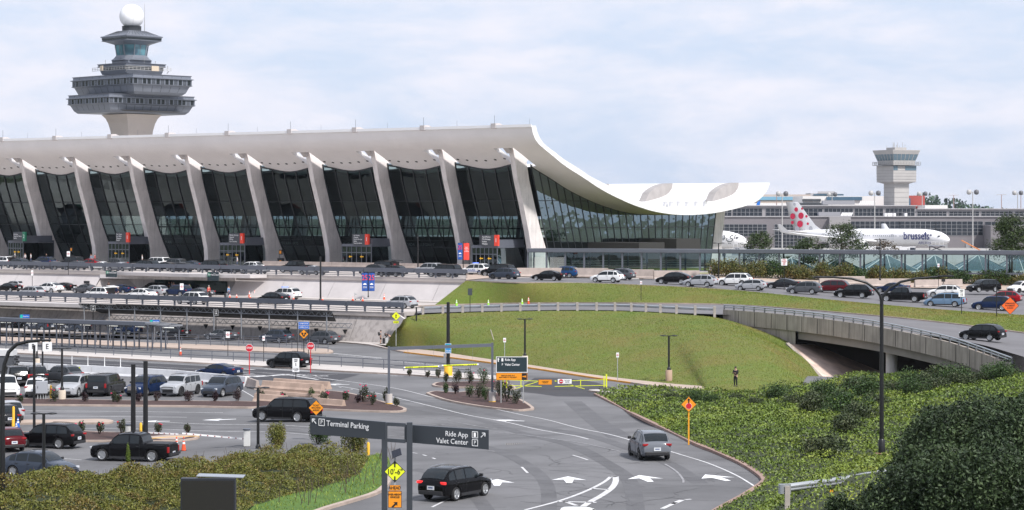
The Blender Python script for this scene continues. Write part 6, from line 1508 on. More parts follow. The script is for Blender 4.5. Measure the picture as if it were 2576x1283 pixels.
# ================================================================ PLANTING
nr = np.random.default_rng(5)
def leaf_mesh(name, P, size, m, upright=0.0, aspect=.55, parent=None, extra=None):
    """one mesh of many separate small leaf faces at the points P"""
    P = np.asarray(P, dtype=np.float64); n = len(P); s = size*nr.uniform(.6, 1.35, n)[:, None] if np.isscalar(size) else np.asarray(size)[:, None]
    a = nr.normal(size=(n, 3)); a[:, 2] = a[:, 2]*(1-upright)+upright*2.2*np.sign(a[:, 2]+.5) if upright else a[:, 2]
    a /= np.linalg.norm(a, axis=1)[:, None]; b = np.cross(a, nr.normal(size=(n, 3))); b /= np.linalg.norm(b, axis=1)[:, None]
    V = np.stack([P-a*s, P-b*s*aspect, P+a*s, P+b*s*aspect], 1).reshape(-1, 3)
    me = bpy.data.meshes.new(name); me.vertices.add(4*n); me.vertices.foreach_set('co', V.ravel()); me.loops.add(4*n); me.loops.foreach_set('vertex_index', np.arange(4*n))
    me.polygons.add(n); me.polygons.foreach_set('loop_start', np.arange(n)*4); me.polygons.foreach_set('loop_total', np.full(n, 4)); me.update(); me.validate(); me.materials.append(m)
    return link(name, me, parent)
def in_poly(X, Y, poly):
    c = np.zeros(len(X), bool); j = len(poly)-1
    for i in range(len(poly)):
        xi, yi, xj, yj = poly[i].x, poly[i].y, poly[j].x, poly[j].y
        if yi != yj: c ^= ((yi > Y) != (yj > Y)) & (X < (xj-xi)*(Y-yi)/(yj-yi)+xi)
        j = i
    return c
def scatter(poly, n):
    x0, x1 = min(p.x for p in poly), max(p.x for p in poly); y0, y1 = min(p.y for p in poly), max(p.y for p in poly)
    X = nr.uniform(x0, x1, n); Y = nr.uniform(y0, y1, n); k = in_poly(X, Y, poly); return X[k], Y[k]
def sm(x): x = np.clip(x, 0, 1); return x*x*(3-2*x)
def zb_np(x, y):
    q = .7*x-.7*(y-150); return 1.9*sm((q+25)/36)-2.0*sm((y-236)/10)*sm((x-28)/6)-.45*sm((-x-16)/10)*sm((215-y)/40)*sm((y-100)/30)
def dist_line(X, Y, L_):
    d = np.full(len(X), 1e9)
    for a, c in zip(L_[:-1], L_[1:]):
        vx, vy = c.x-a.x, c.y-a.y; t = np.clip(((X-a.x)*vx+(Y-a.y)*vy)/(vx*vx+vy*vy+1e-9), 0, 1); d = np.minimum(d, np.hypot(X-a.x-t*vx, Y-a.y-t*vy))
    return d
kerb_r = spline(GL([(1497, 993), (1540, 1015), (1582, 1038), (1671, 1081), (1743, 1116), (1806, 1142), (1873, 1173), (1918, 1204), (1922, 1214), (1913, 1222), (1870, 1250), (1806, 1285), (1740, 1330), (1640, 1420), (1500, 1620), (1350, 2100)]), 5)
b = MB(); E = even(kerb_r, 90)
for a, c in zip(E[:-1], E[1:]): b.bar(a+up*.05, c+up*.05, .32, .2)
struct(b.build('kerb', mat('kerb_red', (.30, .20, .165), .9, var=.25, vs_=.8)))
bankP = kerb_r+[Vector((2, 36, 0)), Vector((45, 36, 0)), Vector((95, 240, 0))]+GL([(2575, 928), (2300, 945), (2080, 962), (1900, 990), (1760, 986), (1600, 975)])
def zr_np(X, Y):
    d = dist_line(X, Y, kerb_r); z = 4.9*sm((130-Y)/46)*sm(d/9)+1.2*sm((Y-120)/30)*sm((X-22)/25)*sm((235-Y)/40)
    return zb_np(X, Y)+z+.12
def zr(x, y): return float(zr_np(np.array([x]), np.array([y]))[0])
struct(mesh_region(bankP, zr, 4, 'planted_bank', soil))
gcm = leafmat('ground_cover_leaves', [(.04, .07, .012), (.095, .145, .02), (.155, .205, .028), (.27, .28, .045)], .11, .5)
X, Y = scatter(bankP, 900000); keep = (nr.uniform(0, 1, len(X)) < np.clip(1.5-.006*(Y-60), .35, 1)) & (np.abs(X/Y) < .24) ; X, Y = X[keep][:430000], Y[keep][:430000]
hh = .22+.16*np.sin(X*.9+Y*.3)*np.sin(Y*.7-X*.35)+.1*np.sin(X*2.3)*np.cos(Y*1.9)
Z = zr_np(X, Y)+hh*sm(dist_line(X, Y, kerb_r)/1.2)*nr.uniform(.35, 1.25, len(X))+.05
stuff(leaf_mesh('ground_cover', np.stack([X, Y, Z], 1), .062+.05*sm((Y-90)/100)*nr.uniform(.6, 1.3, len(X)), gcm), 'bright green leafy ground cover spreading over the bank on the right', 'ground cover')
# bushes ------------------------------------------------------------------
def bush_points(n, rx, ry, rz_, lobes=7, hollow=.55, seed=0):
    g = np.random.default_rng(seed); C = [(g.uniform(-.5, .5)*rx, g.uniform(-.5, .5)*ry, rz_*g.uniform(.35, .75), g.uniform(.35, .6)) for _ in range(lobes)]; out = []
    per = n//lobes
    for cx, cy, cz_, s in C:
        d = g.normal(size=(per, 3)); d /= np.linalg.norm(d, axis=1)[:, None]; r_ = g.uniform(hollow, 1.08, per)[:, None]
        p = d*r_*np.array([rx*s, ry*s, rz_*s*.95])+np.array([cx, cy, cz_]); out.append(p)
    p = np.concatenate(out); return p[p[:, 2] > 0]
def bush_proto(nm, label, cat, n, rx, ry, rz_, size, m, group, seed, stems=True, lobes=8):
    t_ = thing(nm, label, cat, (0, 0, 0), 0, group); leaf_mesh('foliage', bush_points(n, rx, ry, rz_, lobes, .5, seed), size, m, parent=t_)
    if stems:
        b = MB(); g = random.Random(seed)
        for k in range(6): a = g.uniform(0, 6.28); b.tube([(0, 0, -.1), (rx*.35*math.cos(a), ry*.35*math.sin(a), rz_*.45), (rx*.6*math.cos(a), ry*.6*math.sin(a), rz_*.85)], [.03, .02, .008], 4)
        b.build('stems', bark, t_)
    return t_
bark = mat('bark', (.09, .065, .05), .9, var=.25, vs_=2)
shm = leafmat('shrub_leaves', [(.018, .03, .010), (.035, .055, .018), (.06, .075, .028), (.10, .095, .05)], .5)
shm2 = leafmat('shrub_leaves_green', [(.016, .035, .008), (.035, .07, .014), (.06, .10, .02)], .6)
rust = leafmat('rusty_leaves', [(.035, .055, .012), (.075, .09, .018), (.13, .10, .025), (.19, .085, .03)], .8)
G1 = 'wild shrubs along the top of the bank below the bridge'; L1 = 'dull grey green wild shrub on the planted bank below the road bridge'
pa_ = [bush_proto('shrub', L1, 'shrub', 2600, 2.4, 2.0, 1.9, .11, shm, G1, 11), bush_proto('shrub', L1, 'shrub', 2600, 2.8, 2.2, 2.3, .11, shm2, G1, 12), bush_proto('shrub', L1, 'shrub', 1800, 1.8, 1.8, 1.5, .10, shm, G1, 13)]
first = [True]*3
def place(protos_, i, pos, sc, rz, flags):
    o = protos_[i] if flags[i] else copy_tree(protos_[i]); flags[i] = False; o.location = pos; o.scale = (sc, sc, sc); o.rotation_euler = (0, 0, rz); return o
rb = random.Random(21)
spots = [(1700+rb.uniform(-10, 10), 985), (1790, 992), (1850, 985), (1905, 1000), (1960, 985), (1990, 1010), (2040, 1000), (2075, 985), (2120, 1000), (2150, 975), (2190, 1005), (2230, 985), (2265, 1000), (2300, 972), (2340, 990), (2375, 968), (2400, 990), (2440, 970), (2470, 1000), (2500, 985), (2550, 975), (2050, 1060), (2110, 1080), (2165, 1095), (2125, 1130), (2300, 1020), (2080, 1195), (2420, 1010), (2525, 1005), (2205, 1050), (1800, 1000), (1740, 990), (2350, 1015)]
for i, (u, v) in enumerate(spots):
    Yv = FD*15.6/(v-HZ); x = (u-CX)/FD*Yv; s_ = rb.uniform(.55, .95)*(1.0 if u > 1930 else .55); place(pa_, i % 3, (x, Yv, zr(x, Yv)-.15), s_, rb.uniform(0, 6.28), first)
# the big dark bush near the lens ------------------------------------------
dkm = leafmat('dark_glossy_leaves', [(.012, .022, .009), (.024, .042, .016), (.045, .072, .026), (.08, .11, .045)], .9, .6)
t_ = thing('evergreen_bush', 'big dark glossy evergreen bush filling the lower right corner', 'bush', (14.5, 68, 5.5)); pts = []
for (u, v, Yq, r_) in ((2420, 1175, 69, 1.9), (2325, 1200, 68, 1.0), (2480, 1120, 70, 1.35), (2365, 1085, 70, .75), (2560, 1150, 67, 1.5), (2200, 1282, 66, .6), (2110, 1287, 65, .45), (2300, 1280, 64, 1.3), (2470, 1270, 63, 1.7), (2570, 1060, 71, .8), (2320, 1130, 70, .7), (2440, 1065, 70, .6)):
    c = PY(u, v, Yq)-Vector((14.5, 68, 5.5)); n = int(8500*r_*r_); d = nr.normal(size=(n, 3)); d /= np.linalg.norm(d, axis=1)[:, None]; rad = nr.uniform(.55, 1.12, n)*(1+.12*np.sin(d[:, 0]*7)*np.sin(d[:, 2]*6+2)); pts.append(d*(rad*r_)[:, None]*np.array([1, .8, 1])+np.array(c))
pts = np.concatenate(pts); leaf_mesh('foliage', pts, .062, dkm, aspect=.42, parent=t_)
b = MB()
for k in range(16):
    a = rnd.uniform(-2.5, 2.5); b.tube([(rnd.uniform(-.8, 1), 0, -2.5), (a*.7, rnd.uniform(-.8, .4), 1), (a*1.1, rnd.uniform(-.8, .5), rnd.uniform(2, 4))], [.06, .04, .012], 5)
b.build('branches', bark, t_)
# guardrail below it
GR = [PY(1968, 1218, 84), PY(2030, 1210, 84.6), PY(2120, 1198, 86), PY(2200, 1184, 88), PY(2290, 1166, 91)]; GR = [Vector((p.x, p.y, p.z-.75)) for p in GR]
g_ = wbeam(even(spline(GR, 4), 24), 'guardrail', 'silver corrugated guardrail end poking out of the dark evergreen bush', wood, 3.2, .74, .7, .18, drop=.6)
b = MB(); b.tube([(-.02, -.05, .42), (-.02, -.05, .76)], .14, 10); b.box((.12, -.04, .59), (.34, .12, .36)); b.build('end_shoe', galv, g_)
b = MB(); p = PY(2004, 1246, 84)-GR[0]; b.box(p+Vector((1.2, -.3, .2)), (.12, .03, .1)); b.build('reflector', mat('reflector_orange', (.9, .4, .03), .3), g_)
# hedge at the left foreground -----------------------------------------------
kl = spline(GL([(985, 1180), (980, 1205), (966, 1228), (940, 1245), (880, 1264), (800, 1289), (700, 1335), (550, 1420), (350, 1600), (100, 1900)]), 5)
hback = GL([(-60, 1335), (0, 1322), (110, 1306), (200, 1275), (265, 1240), (340, 1218), (430, 1206), (560, 1180), (690, 1155), (800, 1160), (880, 1165), (926, 1158), (905, 1195), (860, 1212), (790, 1238), (700, 1268), (640, 1290)])
hP = hback+[Vector((-12.5, 104, 0)), Vector((-13.5, 84, 0)), Vector((-26, 84, 0)), Vector((-30, 105, 0))]
def zl_np(X, Y): return zb_np(X, Y)+2.3*sm((130-Y)/34)*sm(dist_line(X, Y, kl)/8)+.05
def zlf(x, y): return float(zl_np(np.array([x]), np.array([y]))[0])
lawnP = GL([(926, 1150), (950, 1143), (975, 1150)])+kl+[Vector((-30, 60, 0)), Vector((-45, 125, 0))]+GL([(0, 1262), (200, 1226), (560, 1160), (800, 1150)])
struct(mesh_region(lawnP, zlf, 3, 'grass_bank', lawn2))
b = MB()
for a, c in zip(kl[:-1], kl[1:]): b.bar(a+up*.05, c+up*.05, .3, .2)
struct(b.build('kerb', kerbm))
X, Y = scatter(hP, 420000); hb_ = [p for p in hback]
dd = dist_line(X, Y, hback); clump2 = .5+.5*np.sin(X*4.1+Y*1.3+2*np.sin(Y))*np.sin(Y*3.2-X*1.7)
top = np.full(len(X), .35)
for k in range(330):
    mx_, my_, mr, mh = nr.uniform(-34, -5), nr.uniform(84, 150), nr.uniform(.7, 1.5), nr.uniform(.8, 1.7); q = 1-((X-mx_)**2+(Y-my_)**2)/mr**2; top = np.maximum(top, np.where(q > 0, mh*np.sqrt(np.maximum(q, 0))+.1, 0))
top = top*(.4+.25*sm(dd/1.2)+.35*sm(dd/7))+.12*(clump2-.5); rgt = sm((X+13)/4)*sm((Y-115)/6); top = top*(1+.35*rgt)
Z = zl_np(X, Y)+top*(1-np.abs(nr.normal(0, .14, len(X))))
Zt = zl_np(X, Y)+top; edge = dd < 1.6; Z[edge] = (zl_np(X, Y)+top*nr.uniform(.05, 1.0, len(X)))[edge]
hd_ = thing('hedge', 'broad rusty green hedge of feathery shrubs across the bottom left', 'hedge', (0, 0, 0)); hl = leafmat('hedge_leaves', [(.045, .06, .012), (.09, .10, .018), (.135, .14, .025), (.15, .10, .03), (.09, .135, .022)], .55)
leaf_mesh('foliage', np.stack([X, Y, Z], 1), .058, hl, aspect=.5, parent=hd_)
b = MB(); g = random.Random(4)
for k in range(160):
    p = hback[g.randrange(1, len(hback)-1)]; x, y = p.x+g.uniform(-2, 2), p.y-g.uniform(.3, 1.8); z = zlf(x, y); b.tube([(x, y, z), (x+g.uniform(-.3, .3), y, z+g.uniform(.7, 1.3))], [.02, .008], 4)
b.build('stems', bark, hd_)['kind'] = 'stuff'
us = mesh_region(hP, lambda x, y: zlf(x, y)+.2*float(sm(dist_line(np.array([x]), np.array([y]), hback)/2.5)[0]), 1.2, 'understorey', mat('understorey_dark', (.035, .045, .012), .95, var=.4, vs_=1.5, bump=.8, bs=4)); us.parent = hd_
# separate shrubs poking out over the hedge
G2 = 'taller shrubs standing up from the hedge'
for i, (u, v, s_, lb) in enumerate(((697, 1128, .95, 'rounded shrub rising from the hedge just right of the twin headed lamp post'), (800, 1118, .9, 'dark shrub below the left signboard'), (893, 1150, 1.0, 'tall rusty shrub with bare stems at the right end of the hedge'), (322, 1172, .55, 'thin pale green shoot in front of the black off-road pickup'), (140, 1222, .6, 'small bright green bush by the slate SUV and the lamp post'))):
    p = G(u, v); m_ = [hl, shm2, rust, gcm, shm2][i]; o = bush_proto('shrub', lb, 'shrub', 3800, 1.0 if i != 3 else .3, 1.0 if i != 3 else .3, 1.9 if i != 3 else 2.2, .06, m_, G2, 40+i); o.location = (p.x, p.y, zlf(p.x, p.y)-.1 if i != 3 else zlf(p.x, p.y)); o.scale = (s_,)*3
# grass blades
def blades(name, X, Y, Z, size, m, label):
    P = np.stack([X, Y, Z], 1); stuff(leaf_mesh(name, P, size, m, upright=.8, aspect=.16), label, 'grass')
gl = leafmat('lush_grass_blades', [(.11, .15, .018), (.18, .23, .028), (.25, .30, .045)], .5)
X, Y = scatter(lawnP, 90000); k = ~in_poly(X, Y, hP); X, Y = X[k][:40000], Y[k][:40000]; blades('grass', X, Y, zl_np(X, Y)+.05, .10, gl, 'lush bright green grass between the hedge and the kerb')
ge = leafmat('embankment_grass_blades', [(.065, .115, .010), (.115, .17, .014), (.17, .20, .022), (.24, .18, .05), (.09, .15, .012)], .13)
def on_surface(ob, n):
    me = ob.data; V = np.empty(len(me.vertices)*3); me.vertices.foreach_get('co', V); V = V.reshape(-1, 3); Q = np.array([list(p.vertices)[:4] for p in me.polygons if len(p.vertices) == 4])
    ar = np.linalg.norm(np.cross(V[Q[:, 1]]-V[Q[:, 0]], V[Q[:, 3]]-V[Q[:, 0]]), axis=1)+1e-9; i = nr.choice(len(Q), n, p=ar/ar.sum()); a, c = nr.uniform(0, 1, (n, 1)), nr.uniform(0, 1, (n, 1)); q = Q[i]
    return V[q[:, 0]]*(1-a)*(1-c)+V[q[:, 1]]*a*(1-c)+V[q[:, 2]]*a*c+V[q[:, 3]]*(1-a)*c
for nm, n, lb in (('grass_embankment', 95000, 'mown grass blades on the wide embankment below the ramp guardrail'), ('upper_grass_bank', 70000, 'mown grass blades on the strip between the exit road and the ramp')):
    p = on_surface(bpy.data.objects[nm], n); blades('grass', p[:, 0], p[:, 1], p[:, 2]+.03, .085, ge, lb)
# rusty hedge along the covered walkway: single rounded bushes
G3 = 'rusty bushes in a row before the covered walkway'; L3 = 'rounded rusty green bush in the row before the covered walkway'
pr3 = [bush_proto('bush', L3, 'bush', 1500, 2.2, 1.8, 2.3, .13, rust, G3, 31, False), bush_proto('bush', L3, 'bush', 1500, 2.6, 1.8, 1.9, .13, rust, G3, 32, False), bush_proto('bush', L3, 'bush', 1500, 2.0, 1.8, 2.1, .13, shm2, G3, 33, False)]; f3 = [True]*3
u = 1812
while u < 2600:
    if not (2432 < u < 2452):
        a_, c_ = edge_at(A_far, u), edge_at(W_far, u); pb = a_.lerp(c_, .5); hgt = rb.uniform(.85, 1.15)*(1.0 if u > 1900 else .95); place(pr3, rb.choice((0, 0, 1, 1, 2)), pb+up*.05, hgt*1.0, rb.uniform(0, 6.28), f3)
    u += rb.uniform(17, 26)
# trees -----------------------------------------------------------------------
pinem = leafmat('pine_needles', [(.018, .034, .010), (.038, .062, .016), (.065, .09, .024)], .5); redtree = leafmat('reddish_leaves', [(.06, .045, .03), (.09, .06, .035), (.07, .07, .03)], .6)
def pine(u0, u1, vt, vb, Y, label, m=pinem, seed=1, n=26, dens=170, lean=0.0):
    g = random.Random(seed); xb = ((u0+u1)/2-CX)/FD*Y; zt = zY(vt, Y); w_ = (u1-u0)/FD*Y/2; zb_ = Z_DEP-.8; t_ = thing('pine_tree', label, 'tree', (xb, Y, zb_)); H_ = zt-zb_
    b = MB(); tp = [(lean*(f**1.5)*w_+g.uniform(-.1, .1), 0, H_*f) for f in (0, .2, .4, .6, .8, .96)]; b.tube(tp, [.22, .19, .15, .11, .07, .02], 7); tr = b.build('trunk', bark, t_)
    pts = []; lb_ = MB()
    for k in range(n):
        f = .30+.70*(k/(n-1)); a = g.uniform(0, 6.28); rr_ = w_*(1.15-abs(f-.5)*1.1)*g.uniform(.35, 1.0); bx_ = Vector(tp[min(5, int(f*5))]); bx_.z = H_*f*.93; e = bx_+Vector((math.cos(a)*rr_, math.sin(a)*rr_*.8, g.uniform(-.1, .5)))
        lb_.tube([bx_, (bx_+e)/2+Vector((0, 0, .15)), e], [.06, .04, .015], 4)
        c = np.array(e); q = nr.normal(size=(dens, 3))*np.array([w_*.20, w_*.2, H_*.045])+c; pts.append(q)
    lb_.build('limbs', bark, tr); leaf_mesh('crown', np.concatenate(pts), .17, m, aspect=.4, parent=t_)
pine(2497, 2592, 543, 640, 390, 'tall dense pine at the right edge before the concourse', seed=3, n=44, dens=240)
pine(2070, 2170, 562, 640, 398, 'crooked pine in front of the airliner fuselage', seed=5, n=30, lean=-.2)
pine(1868, 1952, 587, 640, 402, 'low spreading pine right of the terminal end', seed=7, n=26)
pine(1985, 2080, 603, 640, 400, 'broad low pine below the airliner tail', seed=9, n=26)
pine(2195, 2252, 604, 640, 402, 'sparse reddish tree before the airliner engine', redtree, 11, 18, 60)
# roses on the mulch beds ------------------------------------------------------
rosem = leafmat('rose_leaves', [(.03, .03, .02), (.045, .055, .025), (.06, .085, .03)], 2.0); petal = mat('rose_petal_pink', (.65, .03, .12), .6); petal_r = mat('rose_petal_red', (.55, .01, .03), .6)
def rose(u, v, hpx, label, fl, col, seed, m=rosem, group='rose bushes on the mulch beds'):
    p = G(u, v, dz=.16); s = hpx/FD*p.y; o = bush_proto('rose_bush', label, 'rose bush', int(260+s*420), .38*s+.1, .35*s+.1, s, .055, m, group, seed, True, 5); o.location = p
    g = random.Random(seed)
    for k in range(fl):
        b = MB(); c = Vector((g.uniform(-.4, .4)*s, -.25*s, s*g.uniform(.75, 1.05))); r_ = .085
        b.lathe([(.01, -r_*.6), (r_*.7, -r_*.3), (r_, .1*r_), (r_*.75, r_*.6), (r_*.35, r_*.35), (.01, r_*.5)], c, 9); b.build('flower', col, o)
roses = [(200, 1097, 28, 2, 'dark rose bush nearest the black SUV tail lamps'), (250, 1097, 26, 3, 'red rose bush left of centre of the lower bed'), (305, 1094, 28, 2, 'fuller red rose bush just left of the two tall black poles'), (398, 1093, 22, 2, 'red rose bush right of the two tall black poles'), (470, 1094, 22, 0, 'small flowerless rose bush above the boom barrier'), (358, 1092, 16, 0, 'low rose bush between the two tall black poles'),
 (50, 1016, 18, 1, 'small rose bush before the white SUV at left'), (138, 1014, 32, 3, 'tall pink rose bush beside the electrical cabinet'), (214, 1014, 20, 0, 'bare brown rose bush before the silver SUV'), (285, 1014, 22, 1, 'sparse rose bush at the rear corner of the camper pickup'), (298, 1016, 18, 1, 'low pink rose bush right of the camper pickup'), (350, 1014, 18, 0, 'brown rose bush before the dark blue SUV grille'), (395, 1013, 18, 0, 'brown rose bush right of the dark blue SUV grille'),
 (475, 1013, 26, 0, 'reddish bare rose bush before the off-road SUV'), (540, 1013, 22, 0, 'reddish bare rose bush before the slate luxury SUV'), (598, 1013, 26, 0, 'reddish bare rose bush right of the slate luxury SUV'), (655, 1010, 24, 0, 'rose bush before the long front barrier, leftmost'), (713, 1010, 16, 2, 'pink flowered rose bush above the long black SUV roof'), (782, 1010, 26, 0, 'upright green rose bush before the long front barrier'), (815, 1020, 30, 3, 'pink rose bush above the ticket machine diamond'),
 (868, 1010, 22, 2, 'pink rose bush before the right end of the long front barrier'), (900, 1018, 18, 0, 'brown rose bush left of the tallest rose'), (913, 1015, 40, 3, 'tallest rose bush of the bed with pink top bloom'), (935, 1023, 28, 3, 'red rose bush just right of the tallest rose'), (968, 1012, 26, 0, 'dark rose bush left of the left clearance post base'), (998, 1026, 18, 0, 'low rose bush right of the left clearance post base'),
 (1125, 965, 20, 0, 'low rose bush at the left tip of the upper island'), (1150, 968, 26, 0, 'dark rose bush on the upper island, second from its left tip'), (1180, 968, 30, 1, 'rose bush in the middle of the upper island'), (1215, 970, 34, 1, 'large rose bush left of the right clearance post'), (1120, 992, 22, 0, 'green rose bush at the left tip of the lower island'), (1145, 995, 22, 0, 'purple leaved rose bush on the lower island near its tip'), (1180, 1003, 24, 0, 'light green rose bush in the middle of the lower island'),
 (1205, 1005, 36, 0, 'dark rose bush left of the right clearance post base'), (1222, 1010, 30, 0, 'green rose bush touching the right clearance post base'), (1275, 1015, 44, 2, 'large white flowered rose bush behind the Ride App board'), (1300, 1020, 32, 0, 'rose bush at the right tip of the lower island'), (1255, 1000, 40, 2, 'tall rose bush between clearance post and Ride App board'),
 (1030, 948, 14, 0, 'little shrub left on the pale divider end'), (1075, 951, 14, 0, 'second little shrub on the pale divider end'), (1103, 952, 20, 0, 'dark shrub left of the yellow lamp base') , (1155, 955, 18, 0, 'little shrub right of the yellow lamp base')]
wht = mat('rose_petal_white', (.7, .68, .6), .6); purp = leafmat('purple_leaves', [(.02, .012, .015), (.04, .02, .025), (.05, .035, .03)], 2)
for i, (u, v, h, fl, lb) in enumerate(roses):
    rose(u, v, h*1.05, lb, fl, wht if 'white flowered' in lb else petal_r if 'red ' in lb[:12] else petal, 100+i, purp if ('purple' in lb or 'reddish' in lb or 'brown' in lb) else shm2 if 'green' in lb or 'large' in lb else rosem)
# ================================================================ STREET FURNITURE AND SIGNS
pb_m = mat('pole_black', (.010, .010, .011), .4); org = mat('sign_orange', (.85, .30, .01), .5); yfl = mat('sign_fluorescent_yellow', (.78, .85, .02), .5); ora = mat('sign_fluorescent_orange', (.9, .14, .02), .5); sblk = mat('sign_black', (.012, .012, .013), .5); sred = mat('stop_red', (.55, .015, .03), .45); sblu = mat('sign_blue', (.01, .12, .50), .5)
dkteal = mat('sign_dark', (.018, .035, .042), .4); panel = mat('gantry_panel', (.045, .052, .062), .45); basec = mat('lamp_base_concrete', (.55, .47, .38), .85, var=.15, vs_=1.2); basey = mat('lamp_base_yellow', (.80, .42, .02), .6); coneo = mat('cone_orange', (.80, .10, .03), .5); coneg = mat('cone_lime', (.35, .75, .05), .5); conew = mat('cone_white', (.8, .8, .8), .5); yelp = mat('bollard_yellow', (.80, .45, .03), .6)
def at_px(u, v, lvl=None):
    return G(u, v) if lvl is None else (lvl if isinstance(lvl, Vector) else PH(u, v, lvl))
def htop(p, vtop): return zY(vtop, p.y)-p.z
def lamp(label, u, vb, vt, heads='twin', lvl=None, base=None, r_=.11, dy=0.0, span=.55, group=None):
    p = at_px(u, vb, lvl); t_ = thing('street_lamp', label, 'street lamp', p, 0, group); h = htop(p, vt)
    bh = 0
    if base is not None: bh = .95; b = MB(); b.lathe([(.33, -.3), (.33, bh-.05), (.28, bh)], n=20); b.build('base', base, t_)
    b = MB(); b.tube([(0, 0, bh), (0, 0, h)], [r_, r_*.85], 10); b.lathe([(r_*1.7, bh), (r_*1.7, bh+.15), (r_, bh+.3)], n=10); b.build('pole', pb_m, t_)
    if heads == 'twin':
        for s_ in (-1, 1): b = MB(); b.lathe([(.02, .10), (.3, .06), (.34, 0), (.05, -.04)], (s_*span, 0, h), 14); b.bar((0, 0, h), (s_*span, 0, h+.02), .08, .07); b.build('lamp_head', pb_m, t_)
    return t_
def post(name, u, vb, vt, m, w_=.05, lvl=None, label='', cat='sign', rz=0.0, group=None):
    p = at_px(u, vb, lvl); t_ = thing(name, label, cat, p, rz, group); h = htop(p, vt); b = MB(); b.bx(-w_, w_, 0, w_*2, -.1, h); b.build('post', m, t_); return t_, p, h
def plate(par, w_, h_, z, m, n='panel', rim=None, shape='rect', x=0.0, y=-.02, corner=.06):
    """sign face: rect, diamond or octagon, with a border laid 4 mm before the backing"""
    def pts(k):
        if shape == 'diamond': s = w_/2*k; return [(x-s, z), (x, z-s), (x+s, z), (x, z+s)]
        if shape == 'oct': s = w_/2*k/math.cos(math.pi/8); return [(x+s*math.cos(math.pi/8+math.pi/4*i), z+s*math.sin(math.pi/8+math.pi/4*i)) for i in range(8)]
        return [(x-w_/2+(1-k)*.5*min(w_, h_), z-h_/2+(1-k)*.5*min(w_, h_)), (x+w_/2-(1-k)*.5*min(w_, h_), z-h_/2+(1-k)*.5*min(w_, h_)), (x+w_/2-(1-k)*.5*min(w_, h_), z+h_/2-(1-k)*.5*min(w_, h_)), (x-w_/2+(1-k)*.5*min(w_, h_), z+h_/2-(1-k)*.5*min(w_, h_))]
    AX = ((1, 0, 0), (0, 0, 1), (0, 1, 0)); b = MB(); b.prism(pts(1), AX, (0, y, 0), .02); o = b.build(n, rim or m, par)
    if rim: b = MB(); b.prism(pts(.93), AX, (0, y-.004, 0), .004); b.build('face', m, o)
    return o
def arrow_pts(c, s, a): # arrow shape, pointing up turned by a
    q = [(0, .5), (.36, .1), (.12, .14), (.12, -.5), (-.12, -.5), (-.12, .14), (-.36, .1)]; ca, sa = math.cos(a), math.sin(a); return [(c[0]+s*(x*ca-y*sa), c[1]+s*(x*sa+y*ca)) for x, y in q]
def arrow_mark(par, c, s, a, m, y=-.03):
    b = MB(); b.prism(arrow_pts(c, s, a), ((1, 0, 0), (0, 0, 1), (0, 1, 0)), (0, y-.004, 0), .004); return b.build('arrow_mark', m, par)
def stxt(par, s, size, z, m, x=0.0, y=-.034, al='CENTER', sq=.85, b_=.012): return text(s, size, m, par, (x, y, z), 0, 'lettering', al, sq, .003, bold=b_)
# tall lamps
p = PH(2217, 1150, 14.6); t_ = thing('street_lamp', 'very tall black lamp with two long curved arms in front of the bridge', 'street lamp', p); h = htop(p, 700); Yk = p.y/FD
b = MB(); b.lathe([(.42, -.6), (.42, .25)], n=20); b.build('base', mat('lamp_base_red', (.42, .22, .17), .8), t_)
hh = htop(p, 757); b = MB(); b.lathe([(.2, .25), (.2, 1.0), (.14, 1.1)], n=12); b.tube([(0, 0, .25), (0, 0, hh)], [.14, .11], 10); b.build('pole', pb_m, t_)
for s_ in (-1, 1):
    pr = [(0, 757), (3, 745), (14, 728), (38, 711), (75, 701), (120, 697.5), (165, 696)] if s_ < 0 else [(0, 757), (3, 745), (20, 725), (48, 709), (85, 701), (130, 697), (176, 693)]
    b = MB(); b.tube([(s_*u*Yk, 0, zY(v, p.y)-p.z) for u, v in pr], [.09, .08, .08, .075, .07, .06, .05], 8); ar = b.build('arm', pb_m, t_)
    b = MB(); e = pr[-1]; b.box((s_*(e[0]-14)*Yk, 0, zY(e[1], p.y)-p.z-.04), (.95, .3, .09)); b.build('lamp_head', pb_m, ar)
p = Vector(((6-CX)/FD*95, 95, zlf(-20, 95)-.2)); t_ = thing('street_lamp', 'nearest thick black lamp pole at the left edge with one curved arm', 'street lamp', p); Yk = p.y/FD; b = MB()
b.tube([(0, 0, 0), (0, 0, zY(1000, 95)-p.z)], [.13, .10], 10); b.tube([((u-6)*Yk, 0, zY(v, 95)-p.z) for u, v in ((6, 1000), (7, 950), (11, 915), (22, 885), (42, 866), (70, 859), (100, 857))], [.10, .09, .085, .08, .075, .07, .06], 10); b.build('pole', pb_m, t_)
b = MB(); b.box((102*Yk, 0, zY(856, 95)-p.z), (.62, .28, .08)); b.tube([(97*Yk, 0, zY(855, 95)-p.z), (97*Yk, 0, zY(850, 95)-p.z)], .05, 8); b.build('lamp_head', pb_m, t_)
lamp('black twin headed lamp on a thick yellow base beside the silver SUV', 156, 1008, 877, base=basec)
lamp('black twin headed lamp rising from the hedge beside the bottom left SUV', 110, 1215, 1041, span=.5); lamp('black twin headed lamp between the hedge and the long black SUV', 649, 1128, 976, span=.5)
lamp('black twin headed lamp on the grass bank right behind the Ride App board', 1320, 917, 803, base=basec, lvl=16.2); lamp('black twin headed lamp on a brown base at the foot of the grass embankment', 1682, 955, 845, base=mat('lamp_base_brown', (.40, .28, .2), .8), lvl=16.2)
lamp('black twin headed lamp by the pedestrian AHEAD sign', 1047, 869, 773, base=basec, lvl=16.2); lamp('plain slim black pole in the lot just left of the electrical cabinet', 86, 1105, 868, heads=None)
